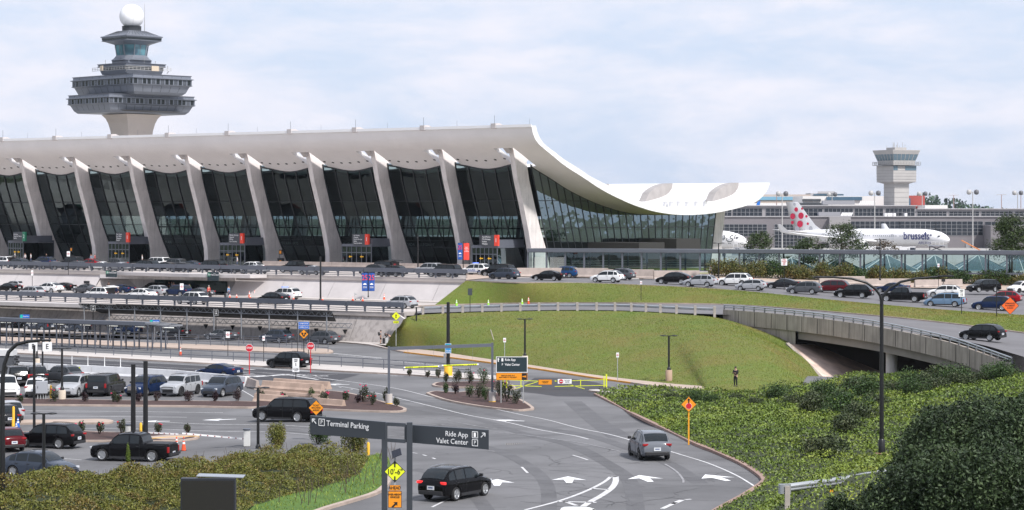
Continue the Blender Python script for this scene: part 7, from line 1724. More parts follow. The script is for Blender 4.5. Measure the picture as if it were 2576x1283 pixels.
lamp('black twin headed lamp before the walkway near the terminal end', 1807, 700, 612, lvl=9.3, r_=.09); lamp('black twin headed lamp before the reddish tree', 2213, 705, 603, lvl=9.3, r_=.09)
lamp('thin black lamp at the right between white minivan and orange diamond', 2506, 806, 700, heads=None, lvl=12.4, r_=.06)
for u, vb, vt, lv, lb, r_ in ((335, 1114, 916, None, 'left one of the two tall plain black columns in the lower bed', .19), (366, 1116, 908, None, 'right one of the two tall plain black columns in the lower bed', .19), (806, 756, 645, 12.6, 'tall black pole on the arrivals road with a SPEED LIMIT 15 plate on top', .14), (1051, 678, 590, 9.0, 'tall black camera pole before the terminal near the valet banner', .12), (1180, 692, 655, 9.3, 'short black post at the end of the upper guardrail', .05)):
    lamp(lb, u, vb, vt, None, lv, None, r_)
t_ = lamp('tallest central black pole standing on the bright orange round base', 1127, 948, 760, None, None, None, .2); b = MB(); b.lathe([(.42, -.1), (.42, 1.05), (.36, 1.1)], n=24); b.build('base', basey, t_); plate(t_, .62, 1.0, 2.9, mat('sign_ice_blue', (.02, .25, .55), .5), rim=sgn_w, y=-.25); stxt(t_, 'Ride App\nEntrance', .16, 2.6, sgn_w, y=-.28); b = MB(); b.bx(-.16, .16, -.29, -.284, 2.95, 3.3); b.build('icon', mat('icon_teal', (.0, .45, .35), .5), t_); b = MB(); b.box((-.35, -.1, 2.1), (.22, .2, .5)); b.build('control_box', gal, t_)
for u, ch in ((93, 'F'), (107, 'E')):
    t_ = lamp('lamp post of the left lot carrying white row letter '+ch, u, 924 if ch == 'F' else 946, 856 if ch == 'F' else 850, None, None, basec if ch == 'F' else None, .1); plate(t_, .95, .95, htop(t_.location, 872), sgn_w, x=-.4 if ch == 'F' else .5, y=-.14); stxt(t_, ch, .75, htop(t_.location, 872), sblk, x=-.4 if ch == 'F' else .5, y=-.15)
# banners
def banner(label, u0, u1, v0, v1, vb, lvl, m, fn):
    p = PH((u0+u1)/2, vb, lvl); t_ = thing('banner', label, 'banner', p); Yk = p.y/FD; W = (u1-u0)*Yk; z1, z0 = htop(p, v0), htop(p, v1); b = MB(); rows = [[(-W/2+W*i/6, .03*math.sin(i*1.3), z) for z in (z0, z1)] for i in range(7)]; b.grid(rows, True); b.build('cloth', m, t_)
    b = MB(); b.bar((-W/2, 0, z1), (W/2, 0, z1), .04, .04); b.bar((-W/2, 0, z0), (W/2, 0, z0), .04, .04); b.build('bracket', pb_m, t_); fn(t_, W, z0, z1)
bl = mat('banner_blue', (.015, .08, .33), .6); br_ = mat('banner_red', (.80, .06, .04), .6)
def f25(t_, W, z0, z1): H_ = z1-z0; text('25', W*1.25, br_, t_, (0, -.06, z0+H_*.72), 0, 'lettering', 'CENTER', .8, .003); text('250', W*.42, sgn_w, t_, (0, -.06, z0+H_*.2), 0, 'lettering', 'CENTER', 1, .003); b = MB(); b.prism([(-.3*W, 0), (.3*W, 0), (.22*W, .18*W), (0, .3*W), (-.25*W, .15*W)], ((1, 0, 0), (0, 0, 1), (0, 1, 0)), (0, -.06, z0+H_*.34), .003); b.build('emblem', sgn_w, t_)
def fval(t_, W, z0, z1): H_ = z1-z0; text('Valet\nParking\nNow\nCurbside', W*.25, sgn_w, t_, (0, -.06, z0+H_*.62), 0, 'lettering', 'CENTER', .9, .003, bold=.01)
lamp('slim black pole carrying the two hanging blue banners', 926, 748, 684, None, 12.2, None, .07); banner('left one of two blue banners with red 25, over the arrivals road', 910, 925, 686, 732, 748, 12.2, bl, f25); banner('right one of two blue banners with red 25, over the arrivals road', 927, 942, 686, 732, 748, 12.2, bl, f25)
lamp('slim black pole between the blue banner and the red valet banner', 1165, 692, 607, None, 9.3, None, .07); banner('blue banner with red 25 beside the red valet banner', 1151, 1163, 611, 653, 692, 9.3, bl, f25); banner('red banner reading Valet Parking Now Curbside', 1166, 1180, 611, 654, 692, 9.3, br_, fval)
# hanging door signs
for u0, u1, v0, v1, lb in ((264, 296, 681, 697, 'dark hanging Arrival Door sign under the left end of the slab'), (520, 552, 685, 706, 'dark hanging Arrival Door sign under the right end of the slab')):
    s = Tu((u0+u1)/2, TD0-4.4); p = T(s, TD0-4.4, 0); W = (u1-u0)/FD*p.y*1.15; z1, z0 = zY(v0, p.y), zY(v1, p.y); p.z = z0; t_ = thing('hanging_sign', lb, 'sign', p, TRZ); b = MB(); b.bx(-W/2, W/2, -.1, .1, 0, z1-z0); b.build('panel', dkteal, t_)
    text('Arrival Door', .5, sgn_w, t_, (W*.08, -.12, (z1-z0)*.72), 0, 'lettering', 'CENTER', .85, .003); b = MB(); b.bx(-W/2+.05, -W/2+.65, -.115, -.1, (z1-z0)*.5, (z1-z0)*.95); b.build('number_panel', grn, t_); text('1', .45, sgn_w, t_, (-W/2+.35, -.13, (z1-z0)*.72), 0, 'lettering', 'CENTER', 1, .003)
# regulatory signs
def stop(u, vb, vt, lb): t_, p, h = post('stop_sign', u, vb, vt, mat('post_red', (.55, .02, .03), .5), .045, label=lb, group=None); d = 19/FD*p.y; plate(t_, d, d, h-d/2, sred, rim=sgn_w, shape='oct'); stxt(t_, 'STOP', d*.36, h-d/2, sgn_w)
stop(627, 942, 866, 'left red STOP sign, above the white barriers'); stop(781, 938, 861, 'right red STOP sign, beside the matt black SUV')
def limit(u, vb, vt, n, lb, lvl=None, wpx=14, m=pb_m): t_, p, h = post('speed_sign', u, vb, vt, m, .04, lvl, lb); W = wpx/FD*p.y; H_ = W*1.3; plate(t_, W, H_, h-H_/2, sgn_w); stxt(t_, 'SPEED\nLIMIT', W*.25, h-H_*.27, sblk); stxt(t_, str(n), W*.55, h-H_*.74, sblk); return t_, W, H_, h
t_, W, H_, h = limit(744, 962, 901, 5, 'white SPEED LIMIT 5 sign in front of the matt black SUV', None, 17); plate(t_, W, W*.7, h-H_-W*.38, sgn_w); stxt(t_, 'NO STOPPING\nNO STANDING\nCAR LINE', W*.14, h-H_-W*.38, sblk)
limit(2418, 805, 727, 15, 'white SPEED LIMIT 15 sign beside the light blue minivan', 12.4, 15); limit(806+32, 750, 725, 15, 'small SPEED LIMIT 15 sign right of the tall pole on the arrivals road', 12.6, 7)
def paper(u, vb, vt, lvl, lb, wpx=8, hpx=11, m=pb_m, rd=True, words='NO\nPARKING\nTOW'):
    t_, p, h = post('parking_sign', u, vb, vt, m, .035, lvl, lb); W, H_ = wpx/FD*p.y, hpx/FD*p.y; plate(t_, W, H_, h-H_/2, sgn_w); stxt(t_, words, W*.26, h-H_/2, sred if rd else sblk)
galp = mat('post_galvanised', (.35, .36, .36), .5)
for a in ((1269, 915, 850, 16.1, 'no parking sign on a grey post just left of the Ride App board', 7, 11, galp), (1553, 955, 887, 16.1, 'no parking sign on a grey post at the middle of the embankment foot', 7, 12, galp), (1035, 862, 820, 16.1, 'no parking sign right of the pedestrian diamond', 7, 11, galp), (573, 897, 834, None, 'no parking sign over the nearest railing left of the first STOP sign', 10, 16, pb_m), (663, 913, 845, None, 'small tow away sign left of the matt black SUV', 6, 12, pb_m), (1342, 748, 712, 11.5, 'no parking sign alone on the upper grass strip, left', 5, 10, pb_m), (1612, 754, 707, 11.0, 'no parking sign on the upper grass strip, middle', 5, 8, pb_m),
 (1972, 728, 651, 9.8, 'THRU TRAFFIC KEEP LEFT sign before the walkway', 15, 17, pb_m), (81, 735, 680, 12.6, 'tall white paper sign on the arrivals road at left', 5, 13, pb_m), (172, 690, 632, 9.0, 'white paper sign above the boxy SUV on the departures road', 8, 13, pb_m), (457, 755, 713, 12.6, 'white paper sign before the navy SUV on the arrivals road', 9, 16, pb_m), (2360, 720, 663, 10.6, 'small white sign before the rusty hedge left of the skylight peak', 5, 9, pb_m)):
    if a[4]: paper(a[0], a[1], a[2], a[3], a[4], a[5], a[6], a[7], words='THRU\nTRAFFIC\nKEEP\nLEFT' if 'THRU' in a[4] else 'NO\nPARKING\nTOW')
t_, p, h = post('blank_sign', 1182, 783, 725, pb_m, .04, 12.0, 'back of a dark rectangular sign beside the upper grass bank', 'sign'); plate(t_, 11/FD*p.y, 17/FD*p.y, h-.45, mat('sign_back', (.05, .06, .07), .5))
for u, vb, vt, lb in ((880, 852, 789, 'black CURB 1A sign beyond the right end of the truss canopy'), (543, 850, 779, 'black CURB 1A sign in front of the truss canopy'), (234, 838, 768, 'black CURB 1A sign above the shelter roof')):
    t_, p, h = post('curb_sign', u, vb, vt, pb_m, .05, 16.3, lb); plate(t_, .62, .78, h-.39, sblk, rim=sgn_w); stxt(t_, 'CURB', .15, h-.2, sgn_w); stxt(t_, '1A', .36, h-.5, sgn_w)
# diamonds
def diamond(name, u, vb, vt, wpx, m, lb, lvl=None, pm=galp, pw=.045, rim=sblk): t_, p, h = post(name, u, vb, vt, pm, pw, lvl, lb); d = wpx/FD*p.y; plate(t_, d, d, h-d/2+.02, m, rim=rim, shape='diamond'); return t_, d, h-d/2+.02, h-d, p
t_, d, z, zb_, p = diamond('pedestrian_sign', 996, 868, 784, 23, yfl, 'fluorescent yellow walking person diamond over an AHEAD plate', 16.0)
b = MB(); AX = ((1, 0, 0), (0, 0, 1), (0, 1, 0)); [b.bar((x0*d, -.035, z+z0*d), (x1*d, -.035, z+z1*d), .01, d*.05, up=(1, 0, 0)) for x0, z0, x1, z1 in ((0, .15, -.01, -.02), (-.01, -.02, -.09, -.22), (-.01, -.02, .08, -.2), (0, .12, -.1, .02), (0, .12, .09, .03))]; b.lathe([(.001, 0), (d*.04, 0), (d*.04, .004)], (0, -.036, z+.2*d), 10, False, (Vector((1, 0, 0)), Vector((0, 0, 1)), Vector((0, -1, 0)))); b.build('walking_figure', sblk, t_); plate(t_, d*.6, d*.28, zb_-d*.14, yfl, rim=sblk); stxt(t_, 'AHEAD', d*.17, zb_-d*.14, sblk)
t_, d, z, zb_, p = diamond('warning_sign', 764, 900, 829, 24, org, 'orange diamond with two spread black arrows under a blue CURBS panel', None, pb_m, .05); arrow_mark(t_, (-.12*d, z-.02), d*.5, R(22), sblk, -.03); arrow_mark(t_, (.12*d, z-.02), d*.5, R(-22), sblk, -.03); zz = htop(p, 821); Wp = 27/FD*p.y; b = MB(); b.bx(-.75, -.68, 0, .08, 0, zz+.4); b.bx(.5, .57, 0, .08, 0, zz+.4); b.build('post', pb_m, t_)
for i, tx_ in enumerate(('CURBS 1A-1H', 'CURBS 2A-2H')): plate(t_, Wp, .38, zz-.1+i*.42, sblu, rim=sgn_w, y=-.04); stxt(t_, tx_, .19, zz-.1+i*.42, sgn_w, y=-.06)
t_, d, z, zb_, p = diamond('warning_sign', 795, 1108, 1007, 39, org, 'orange TICKET MACHINE AHEAD diamond above the left signboard', None); stxt(t_, 'TICKET\nMACHINE\nAHEAD', d*.155, z, sblk)
t_, d, z, zb_, p = diamond('stop_ahead_sign', 1732, 1119, 998, 40, org, 'orange diamond with black arrow over a red octagon, on an orange post', None, mat('post_orange', (.8, .35, .02), .5)); arrow_mark(t_, (0, z+d*.23), d*.32, 0, sblk); plate(t_, d*.38, d*.38, z-d*.1, sred, rim=sgn_w, shape='oct', y=-.034)
t_, d, z, zb_, p = diamond('roadwork_sign', 2540, 803, 747, 45, ora, 'fluorescent orange UNMARKED PAVEMENT AHEAD diamond at the right', 12.35); stxt(t_, 'UNMARKED\nPAVEMENT\nAHEAD', d*.13, z+.0, sblk); b = MB(); b.bx(-.5, .5, -.3, .3, -.02, .06); b.build('foot', sblk, t_)
# gantry with two long signboards
YG = 108.0; Yk = YG/FD; g0 = Vector(((970-CX)*Yk, YG, 1.6)); gan = thing('sign_gantry', 'dark steel gantry with two long signboards for Terminal Parking and Ride App', 'sign gantry', g0, R(0))
gx = lambda u: (u-970)*Yk; gz = lambda v: zY(v, YG)-g0.z
for u in (967, 1030): b = MB(); b.bx(gx(u)-.13, gx(u)+.13, -.13, .13, -1, gz(1062)); b.build('post', panel, gan, bevel=.01)
b = MB(); b.bar((gx(965), 0, gz(1066)), (gx(1020), 0, gz(1069)), .16, .16); b.bar((gx(965), 0, gz(1106)), (gx(1020), 0, gz(1110)), .16, .16); b.build('crossbars', panel, gan)
def board(corn, n_, D=.28):
    (ua, va, vb), (uc, vc, vd) = corn; ya, yc = .9, -.9
    A = lambda u, v, y: ((u-CX)/FD*(YG+y)-g0.x, y, zY(v, YG+y)-g0.z)
    b = MB(); f = [A(ua, vb, ya-.3), A(uc, vd, yc-.3), A(uc, vc, yc-.3), A(ua, va, ya-.3)]; k = [(p[0], p[1]+D, p[2]) for p in f]; b.add(f+k, [(0, 1, 2, 3), (7, 6, 5, 4), (3, 2, 6, 7), (1, 0, 4, 5), (2, 1, 5, 6), (0, 3, 7, 4)]); o = b.build(n_, panel, gan); d = Vector(f[1])-Vector(f[0]); dt = Vector(f[2])-Vector(f[3]); return o, Vector(f[3]), dt, Vector(f[0])-Vector(f[3])
def on_board(o, tl, dt, dv, s, fx, fy, size, al='LEFT', m=sgn_w):
    q = tl+dt*fx+dv*fy; ob = text(s, size, m, o, q, 0, 'lettering', al, .92, .003, bold=.008); x = dt.normalized(); z = Vector((0, 0, 1)); n_ = x.cross(z).normalized(); z2 = n_.cross(x) ; M_ = Matrix((x, z2 if z2.z > 0 else -z2, n_)).transposed().to_4x4(); ob.matrix_local = Matrix.Translation(q+Vector((n_.x, n_.y, 0))*.02) @ M_ ; return ob
def box_icon(o, tl, dt, dv, fx, fy, s, letter):
    x = dt.normalized(); q = tl+dt*fx+dv*fy; n_ = x.cross(up); b = MB(); z = up
    for a, c in (((-1, -1), (1, -1)), ((1, -1), (1, 1)), ((1, 1), (-1, 1)), ((-1, 1), (-1, -1))): b.bar(q+x*a[0]*s+z*a[1]*s+n_*.012, q+x*c[0]*s+z*c[1]*s+n_*.012, .02, .03)
    b.build('icon_frame', sgn_w, o)
    if letter: on_board(o, tl, dt, dv, letter, fx, fy, s*1.7, 'CENTER')
    else: b = MB(); b.box(q+n_*.014, (s*.8, .01, s*1.4)); b.build('icon_phone', sgn_w, o)
def board_arrow(o, tl, dt, dv, fx, fy, s, a):
    x = dt.normalized(); q = tl+dt*fx+dv*fy+x.cross(up)*.014; b = MB(); ca, sa = math.cos(a), math.sin(a); P_ = lambda p: q+x*(s*(p[0]*ca-p[1]*sa))+up*(s*(p[0]*sa+p[1]*ca))
    b.bar(P_((0, -1)), P_((0, .9)), .012, s*.26, up=P_((1, 0))-P_((0, 0))); b.bar(P_((0, .95)), P_((-.7, .2)), .014, s*.26, up=P_((1, 1))-P_((0, 0))); b.bar(P_((0, .95)), P_((.7, .2)), .016, s*.26, up=P_((1, -1))-P_((0, 0))); b.build('arrow_mark', sgn_w, o)
B1 = board(((780, 1046, 1092), (970, 1062, 1106)), 'signboard'); on_board(*B1, 'Terminal Parking', .22, .33, .36); box_icon(*B1, .155, .30, .15, 'P'); board_arrow(*B1, .055, .27, .15, R(45))
B2 = board(((1017, 1068, 1112), (1229, 1082, 1131)), 'signboard'); on_board(*B2, 'Ride App', .76, .36, .34, 'RIGHT'); on_board(*B2, 'Valet Center', .76, .78, .34, 'RIGHT'); box_icon(*B2, .84, .31, .14, None); box_icon(*B2, .84, .76, .14, 'P'); board_arrow(*B2, .935, .30, .15, R(-45))
# clearance diamond and orange plates between the gantry posts
YD = 106.0; pD = Vector(((993-CX)/FD*YD, YD, 1.6)); t_ = thing('clearance_sign', "bright yellow clearance diamond reading 10'-6\" with orange plates and solar panel", 'sign', pD); zz = lambda v: zY(v, YD)-pD.z; s_ = YD/FD; b = MB(); b.bx(-.04, .04, 0, .08, -1, zz(1150)); b.build('post', galp, t_)
d = 58*s_; plate(t_, d*.93, d, zz(1186), yfl, rim=sblk, shape='diamond'); stxt(t_, "10'-6\"", .36, zz(1187), sblk, sq=.85); arrow_mark(t_, (0, zz(1168)), .26, 0, sblk); arrow_mark(t_, (0, zz(1205)), .26, math.pi, sblk)
plate(t_, 27*s_, 14*s_, zz(1227), org, rim=sblk); stxt(t_, 'AHEAD', .2, zz(1227), sblk); plate(t_, 34*s_, 42*s_, zz(1256), org, rim=sblk); stxt(t_, 'OVER-HEIGHT\nVEHICLES', .12, zz(1247), sblk); arrow_mark(t_, (0, zz(1269)), .34, R(-45), sblk)
b = MB(); b.box((.08, -.1, zz(1139)), (.44, .5, .02), ax=(Vector((1, .2, .35)).normalized(), Vector((-.2, 1, .6)).normalized(), Vector((-.2, -.5, .8)).normalized())); b.build('solar_panel', mat('solar_dark', (.01, .012, .02), .2), t_)
# Ride App board on the island
p = G(1287, 1018); t_ = thing('direction_board', 'dark green Ride App and Valet Center board over an orange height plate on two posts', 'sign', p); Yk = p.y/FD; zz = lambda v: zY(v, p.y)-p.z
b = MB(); [b.bx(x-.04, x+.04, 0, .08, 0, zz(905)) for x in (-27*Yk, 29*Yk)]; b.build('posts', galp, t_); W = 79*Yk; plate(t_, W, 40*Yk, zz(917), dkteal, rim=sgn_w)
stxt(t_, 'Ride App', .29, zz(905), sgn_w, x=-W*.22, al='LEFT'); stxt(t_, 'Valet Center', .29, zz(917), sgn_w, x=-W*.22, al='LEFT'); stxt(t_, 'P', .26, zz(917), sgn_w, x=-W*.3); b = MB(); b.bx(-W*.33, -W*.27, -.036, -.032, zz(909), zz(901)); b.build('icon', sgn_w, t_); arrow_mark(t_, (-W*.43, zz(905)), .34, 0, sgn_w, -.03)
plate(t_, W, 18*Yk, zz(947), org, rim=sblk); stxt(t_, "VEHICLES OVER 10'-6\"\nMUST PARK TO THE RIGHT", .155, zz(947), sblk, x=-W*.12, sq=.8); b = MB(); b.bx(W*.32, W*.48, -.036, -.032, zz(955), zz(939)); b.build('arrow_field', sblk, t_); arrow_mark(t_, (W*.4, zz(947)), .34, R(-90), org, -.034)
# clearance frame
pl_, pr_ = G(978, 1020), G(1238, 1015); t_ = thing('height_barrier', 'tall grey goalpost frame with two hanging yellow clearance bars', 'height barrier', pl_); 
for q, vt in ((pl_, 871), (pr_, 862)): o_ = q-pl_; b = MB(); b.bx(o_.x-.1, o_.x+.1, o_.y-.1, o_.y+.1, o_.z, zY(vt, q.y)-pl_.z); b.build('post', steel_g, t_); b = MB(); b.lathe([(.31, o_.z), (.31, o_.z+.22)], (o_.x, o_.y, 0), 20); k = b.build('base_band', yelp, t_); b = MB(); b.lathe([(.30, o_.z+.22), (.30, o_.z+1.0)], (o_.x, o_.y, 0), 20); b.build('base', walk_l, t_)
a_, c_ = Vector((0, 0, zY(877, pl_.y)-pl_.z)), Vector((pr_.x-pl_.x, pr_.y-pl_.y, zY(868, pr_.y)-pl_.z)); b = MB(); b.bar(a_, c_, .15, .28); b.build('crossbeam', steel_g, t_)
for u0, u1, v0, v1, words in ((1017, 1103, 925, 922, 'CAUTION CLEARANCE 10\'-6"'), (1113, 1202, 920, 917, 'PROCEED SLOWLY MAX SPEED 5MPH')):
    ym = (pl_.y+pr_.y)/2-.25; A, B = PY(u0, v0, ym)-pl_, PY(u1, v1, ym)-pl_; b = MB(); b.tube([A, B], .07, 8); br2 = b.build('hanging_bar', yfl, t_); b = MB(); d = (B-A)
    for e in (A, B): b.tube([e-d*.02, e+d*.02], .078, 8)
    b.build('end_cap', sgn_w, br2); b = MB(); [b.tube([A+d*f, Vector(((A+d*f).x, (A+d*f).y, a_.z+.1))], .008, 4) for f in (.1, .85)]; b.build('chains', gal, br2); b = MB(); [b.bar(A+d*(f-.006)+Vector((0, -.074, -.05)), A+d*(f+.012)+Vector((0, -.074, .05)), .01, .05) for f in ((.06, .1, .14, .18, .22) if u0 < 1100 else (.72, .77, .82, .87, .92))]; b.build('stripes', sblk, br2); text(words, .11, sblk, br2, (A+d*.6 if u0 < 1100 else A+d*.36)+Vector((0, -.085, 0)), 0, 'lettering', 'CENTER', .8, .002)
# yellow swing gate
gy = mat('gate_yellow', (.75, .80, .03), .5); A, B, C_, D_2 = G(1265, 980), G(1525, 974), G(1307, 978), G(1470, 976); t_ = thing('swing_gate', 'low bright yellow swing gate across the road with DO NOT ENTER plate', 'gate', A); b = MB()
def gp(u, v, y): return PY(u, v, y)-A
ya, yb = A.y, B.y
b.bar(gp(1265, 985, ya), gp(1265, 952, ya), .12, .12); b.bar(gp(1274, 982, ya), gp(1274, 952, ya), .12, .12); b.bar(gp(1519, 978, yb), gp(1519, 946, yb), .1, .1); b.bar(gp(1525, 975, yb), gp(1525, 941, yb), .14, .14); b.build('posts', gy, t_)
for us in ((1265, 1362, 1310), (1525, 1395, 1460)):
    b = MB(); b.bar(gp(us[0], 955, ya), gp(us[1], 959, ya), .05, .05); b.bar(gp(us[0], 969, ya), gp(us[1], 972, ya), .05, .05); b.bar(gp(us[1], 957, ya), gp(us[0]+(us[1]-us[0])*.1, 984, ya) if us[0] < 1400 else gp(1470, 978, ya), .05, .05); b.bar(gp(us[2], 955, ya), gp(us[2], 972, ya), .07, .07); b.build('gate_leaf', gy, t_)
def gplate(u, v, w_, h_, m, words, x=0, sz=.1): plate(t_, w_*ya/FD, h_*ya/FD, gp(u, v, ya).z, m, rim=sblk, x=gp(u, v, ya).x, y=-.1); stxt(t_, words, sz, gp(u, v, ya).z, sblk, x=gp(u, v, ya).x+x, y=-.11, sq=.8)
gplate(1371, 961, 34, 13, org, 'OVER-HEIGHT VEHICLES\nCALL 703-572-4568\nFOR ASSISTANCE', 0, .075); gplate(1420, 959, 36, 13, sgn_w, 'DO NOT\nENTER', .25, .16); b = MB(); q = gp(1411, 959, ya); b.lathe([(.001, 0), (.2, 0), (.2, .01)], (q.x, -.105, q.z), 16, False, (Vector((1, 0, 0)), Vector((0, 0, 1)), Vector((0, -1, 0)))); b.build('red_disc', sred, t_); b = MB(); b.bx(q.x-.13, q.x+.13, -.125, -.12, q.z-.03, q.z+.03); b.build('white_bar', sgn_w, t_)
# shelter signs, crosswalk banner
for u, v, vb, lb in ((389, 812, 866, 'blue and green Shared Van sign at the open end of the shelter roof'), (62, 799, 850, 'blue and green Shared Van sign under the shelter roof at left')):
    t_, p, h = post('shelter_sign', u, vb, v-7, gal, .04, None, lb); plate(t_, 24/FD*p.y, 11/FD*p.y, h-.25, sblu); stxt(t_, 'Shared Van', .19, h-.2, sgn_w, x=.16); plate(t_, 6/FD*p.y, 10/FD*p.y, h-.25, mat('icon_teal', (.0, .45, .35), .5), x=-.42, y=-.035)
p = G(183, 950); t_ = thing('banner', 'yellow CROSSWALK banner with arrows fixed to the white barrier', 'banner', p-Vector((0, .5, 0)), R(-6)); plate(t_, 1.75, .75, .75, yfl, rim=sblk); stxt(t_, 'CROSSWALK', .25, .93, sblk, x=-.1, sq=.75); [arrow_mark(t_, (-.35+i*.22, .6), .2, R(90), sblk) for i in range(3)]; b = MB(); b.tube([(.6, -.035, .45), (.62, -.035, .9)], .05, 6); b.bar((.6, -.04, .75), (.75, -.04, .62), .04, .04); b.build('walking_figure', sblk, t_)
# boom gates
def boom(lb, u0, v0, u1, v1, ucab, vcab):
    A = G(ucab, vcab); t_ = thing('boom_gate', lb, 'barrier gate', A); a_, c_ = PY(u0, v0, A.y)-A, PY(u1, v1, A.y-1.0)-A; b = MB(); b.bar(a_, c_, .05, .11); ar = b.build('arm', sgn_w, t_); b = MB(); n = 9
    for i in range(n): f = (i+.3)/n; b.bar(a_.lerp(c_, f)+Vector((0, -.03, 0)), a_.lerp(c_, f+.02)+Vector((0, -.03, 0)), .012, .07)
    b.build('red_stripe_pattern', mat('stripe_dark_red', (.30, .02, .02), .5), ar); b = MB(); b.bx(-.22, .22, -.25, .25, 0, 1.15); b.build('cabinet', mat('cabinet_white', (.62, .62, .6), .5), t_, bevel=.03); b = MB(); b.box((0, 0, 1.2), (.5, .6, .08), rz=0); b.build('lid', steel_g, t_)
boom('red and white boom barrier reaching from the bed to the two cones', 328, 1086, 448, 1092, 324, 1108); boom('red and white boom barrier right of the two cones with slanted grey cabinet', 618, 1104, 458, 1090, 621, 1122)
# cones, bollards, delineators
def cone(u, v, h, lb, m=coneo, lvl=None, grp=None): p = at_px(u, v, lvl); t_ = thing('traffic_cone', lb, 'traffic cone', p, 0, grp); b = MB(); b.lathe([(.17, .04), (.035, h)], n=14); c = b.build('cone', m, t_); b = MB(); b.lathe([(.17-.135*.45+.004, .04+h*.45), (.17-.135*.62+.004, .04+h*.6)], n=14); b.lathe([(.17-.135*.72+.004, .04+h*.7), (.17-.135*.84+.004, .04+h*.82)], n=14); b.build('reflective_bands', conew, c); b = MB(); b.box((0, 0, .02), (.42, .42, .04)); b.build('base', sblk, t_)
for a in ((444, 1134, 1.0, 'left one of two orange cones by the boom barrier arms'), (462, 1134, 1.0, 'right one of two orange cones by the boom barrier arms'), (454, 894, .95, 'lone orange cone on the pale divider behind the railing'), (45, 1078, .9, 'blue and white cone beside the yellow bollards', sblu), (41, 1085, .7, 'shorter blue and white cone in front of the taller blue one', sblu)): cone(*a)
for a in ((627, 748, .95, 'taller orange cone left of the black SUV at the police car'), (640, 745, .9, 'orange cone on the arrivals road left of the police car bonnet'), (629, 752, .6, 'short orange cone at the foot of the taller orange cone'), (578, 750, .6, 'small orange cone beside the woman with suitcases'), (595, 750, .6, 'small orange cone alone right of the woman with suitcases'), (738, 755, .6, 'small orange cone behind the police car'), (811, 757, .6, 'small orange cone at the foot of the tall SPEED LIMIT pole'), (966, 755, .95, 'tall orange cone left of the lone silver crossover'), (887, 757, .6, 'small orange cone left of the luggage trolley'), (912, 758, .6, 'small orange cone right of the luggage trolley')): cone(a[0], a[1], a[2], a[3], coneo, 12.55)
for a in ((1148, 770, 'first lime green cone on the ramp kerb from the left'), (1228, 770, 'second lime green cone on the ramp kerb'), (1313, 767, 'third lime green cone on the ramp kerb')): cone(a[0], a[1], .9, a[2], coneg, 12.2)
cone(1329, 765, .95, 'orange cone next to the third lime green cone', coneo, 12.1)
for i, (u, v) in enumerate(((181, 918), (221, 919), (263, 921), (303, 923))): p = G(u, v); b = MB(); b.lathe([(.1, 0), (.1, .04), (.035, .05), (.035, 1.0)], n=8); o = b.build('delineator_post', conew, None, p); tag(o, 'thin white delineator post in the row of four above the crosswalk banner', 'delineator', 'white delineator posts')
for u, v, vt, lb in ((128, 1004, 969, 'yellow bollard left of the electrical cabinet'), (34, 1083, 1022, 'tall yellow bollard beside the blue cones'), (354, 1106, 1063, 'yellow bollard at the root of the boom barrier'), (926, 1145, 1112, 'leaning yellow marker post at the right end of the hedge'), (33, 1095, 1054, 'shorter yellow bollard before the tall one')):
    if lb: p = G(u, v); b = MB(); h = htop(p, vt); b.lathe([(.10, -.05), (.10, h-.08), (.05, h)], n=14); o = b.build('bollard', yelp, None, p); tag(o, lb, 'bollard')
p = G(105, 1008); t_ = thing('electrical_cabinet', 'pale grey electrical cabinet on legs in the mulch bed', 'cabinet', p); b = MB(); b.bx(-.5, .5, -.2, .2, .65, 1.75); b.build('cabinet', mat('cabinet_grey', (.40, .42, .45), .5), t_, bevel=.03); b = MB(); [b.bx(x-.04, x+.04, -.05, .05, 0, .65) for x in (-.35, -.1, .15, .35)]; b.build('conduits', galp, t_); b = MB(); b.bar((-.32, -.21, 1.1), (-.32, -.21, 1.3), .03, .03); b.build('handle', sblk, t_)
# message board in front of the hedge
YV = 88.0; p = Vector(((533-CX)/FD*YV, YV, 3.6)); t_ = thing('message_board', 'large dark electronic message board with tilted solar panel at the bottom', 'message board', p); s_ = YV/FD; zz = lambda v: zY(v, YV)-p.z
b = MB(); b.bx(-78*s_, 60*s_, -.15, .2, zz(1330), zz(1202)); bo_ = b.build('housing', mat('board_housing', (.02, .022, .03), .4), t_, bevel=.02); b = MB(); b.bx(-74*s_, 56*s_, -.165, -.15, zz(1325), zz(1208)); b.build('screen', mat('led_screen', (.012, .011, .010), .35, col2=(.02, .017, .013), vs_=20), bo_)
b = MB(); b.box((20*s_, .35, zz(1199)), (118*s_, .75, .03), ax=(Vector((1, 0, -.03)).normalized(), Vector((0, 1, .02)).normalized(), Vector((.03, -.02, 1)).normalized())); b.build('solar_panel', mat('solar_panel_pale', (.25, .27, .30), .25), t_); b = MB(); b.bar((0, .1, zz(1330)), (0, .1, -.3), .2, .2); b.build('mast', galp, t_)
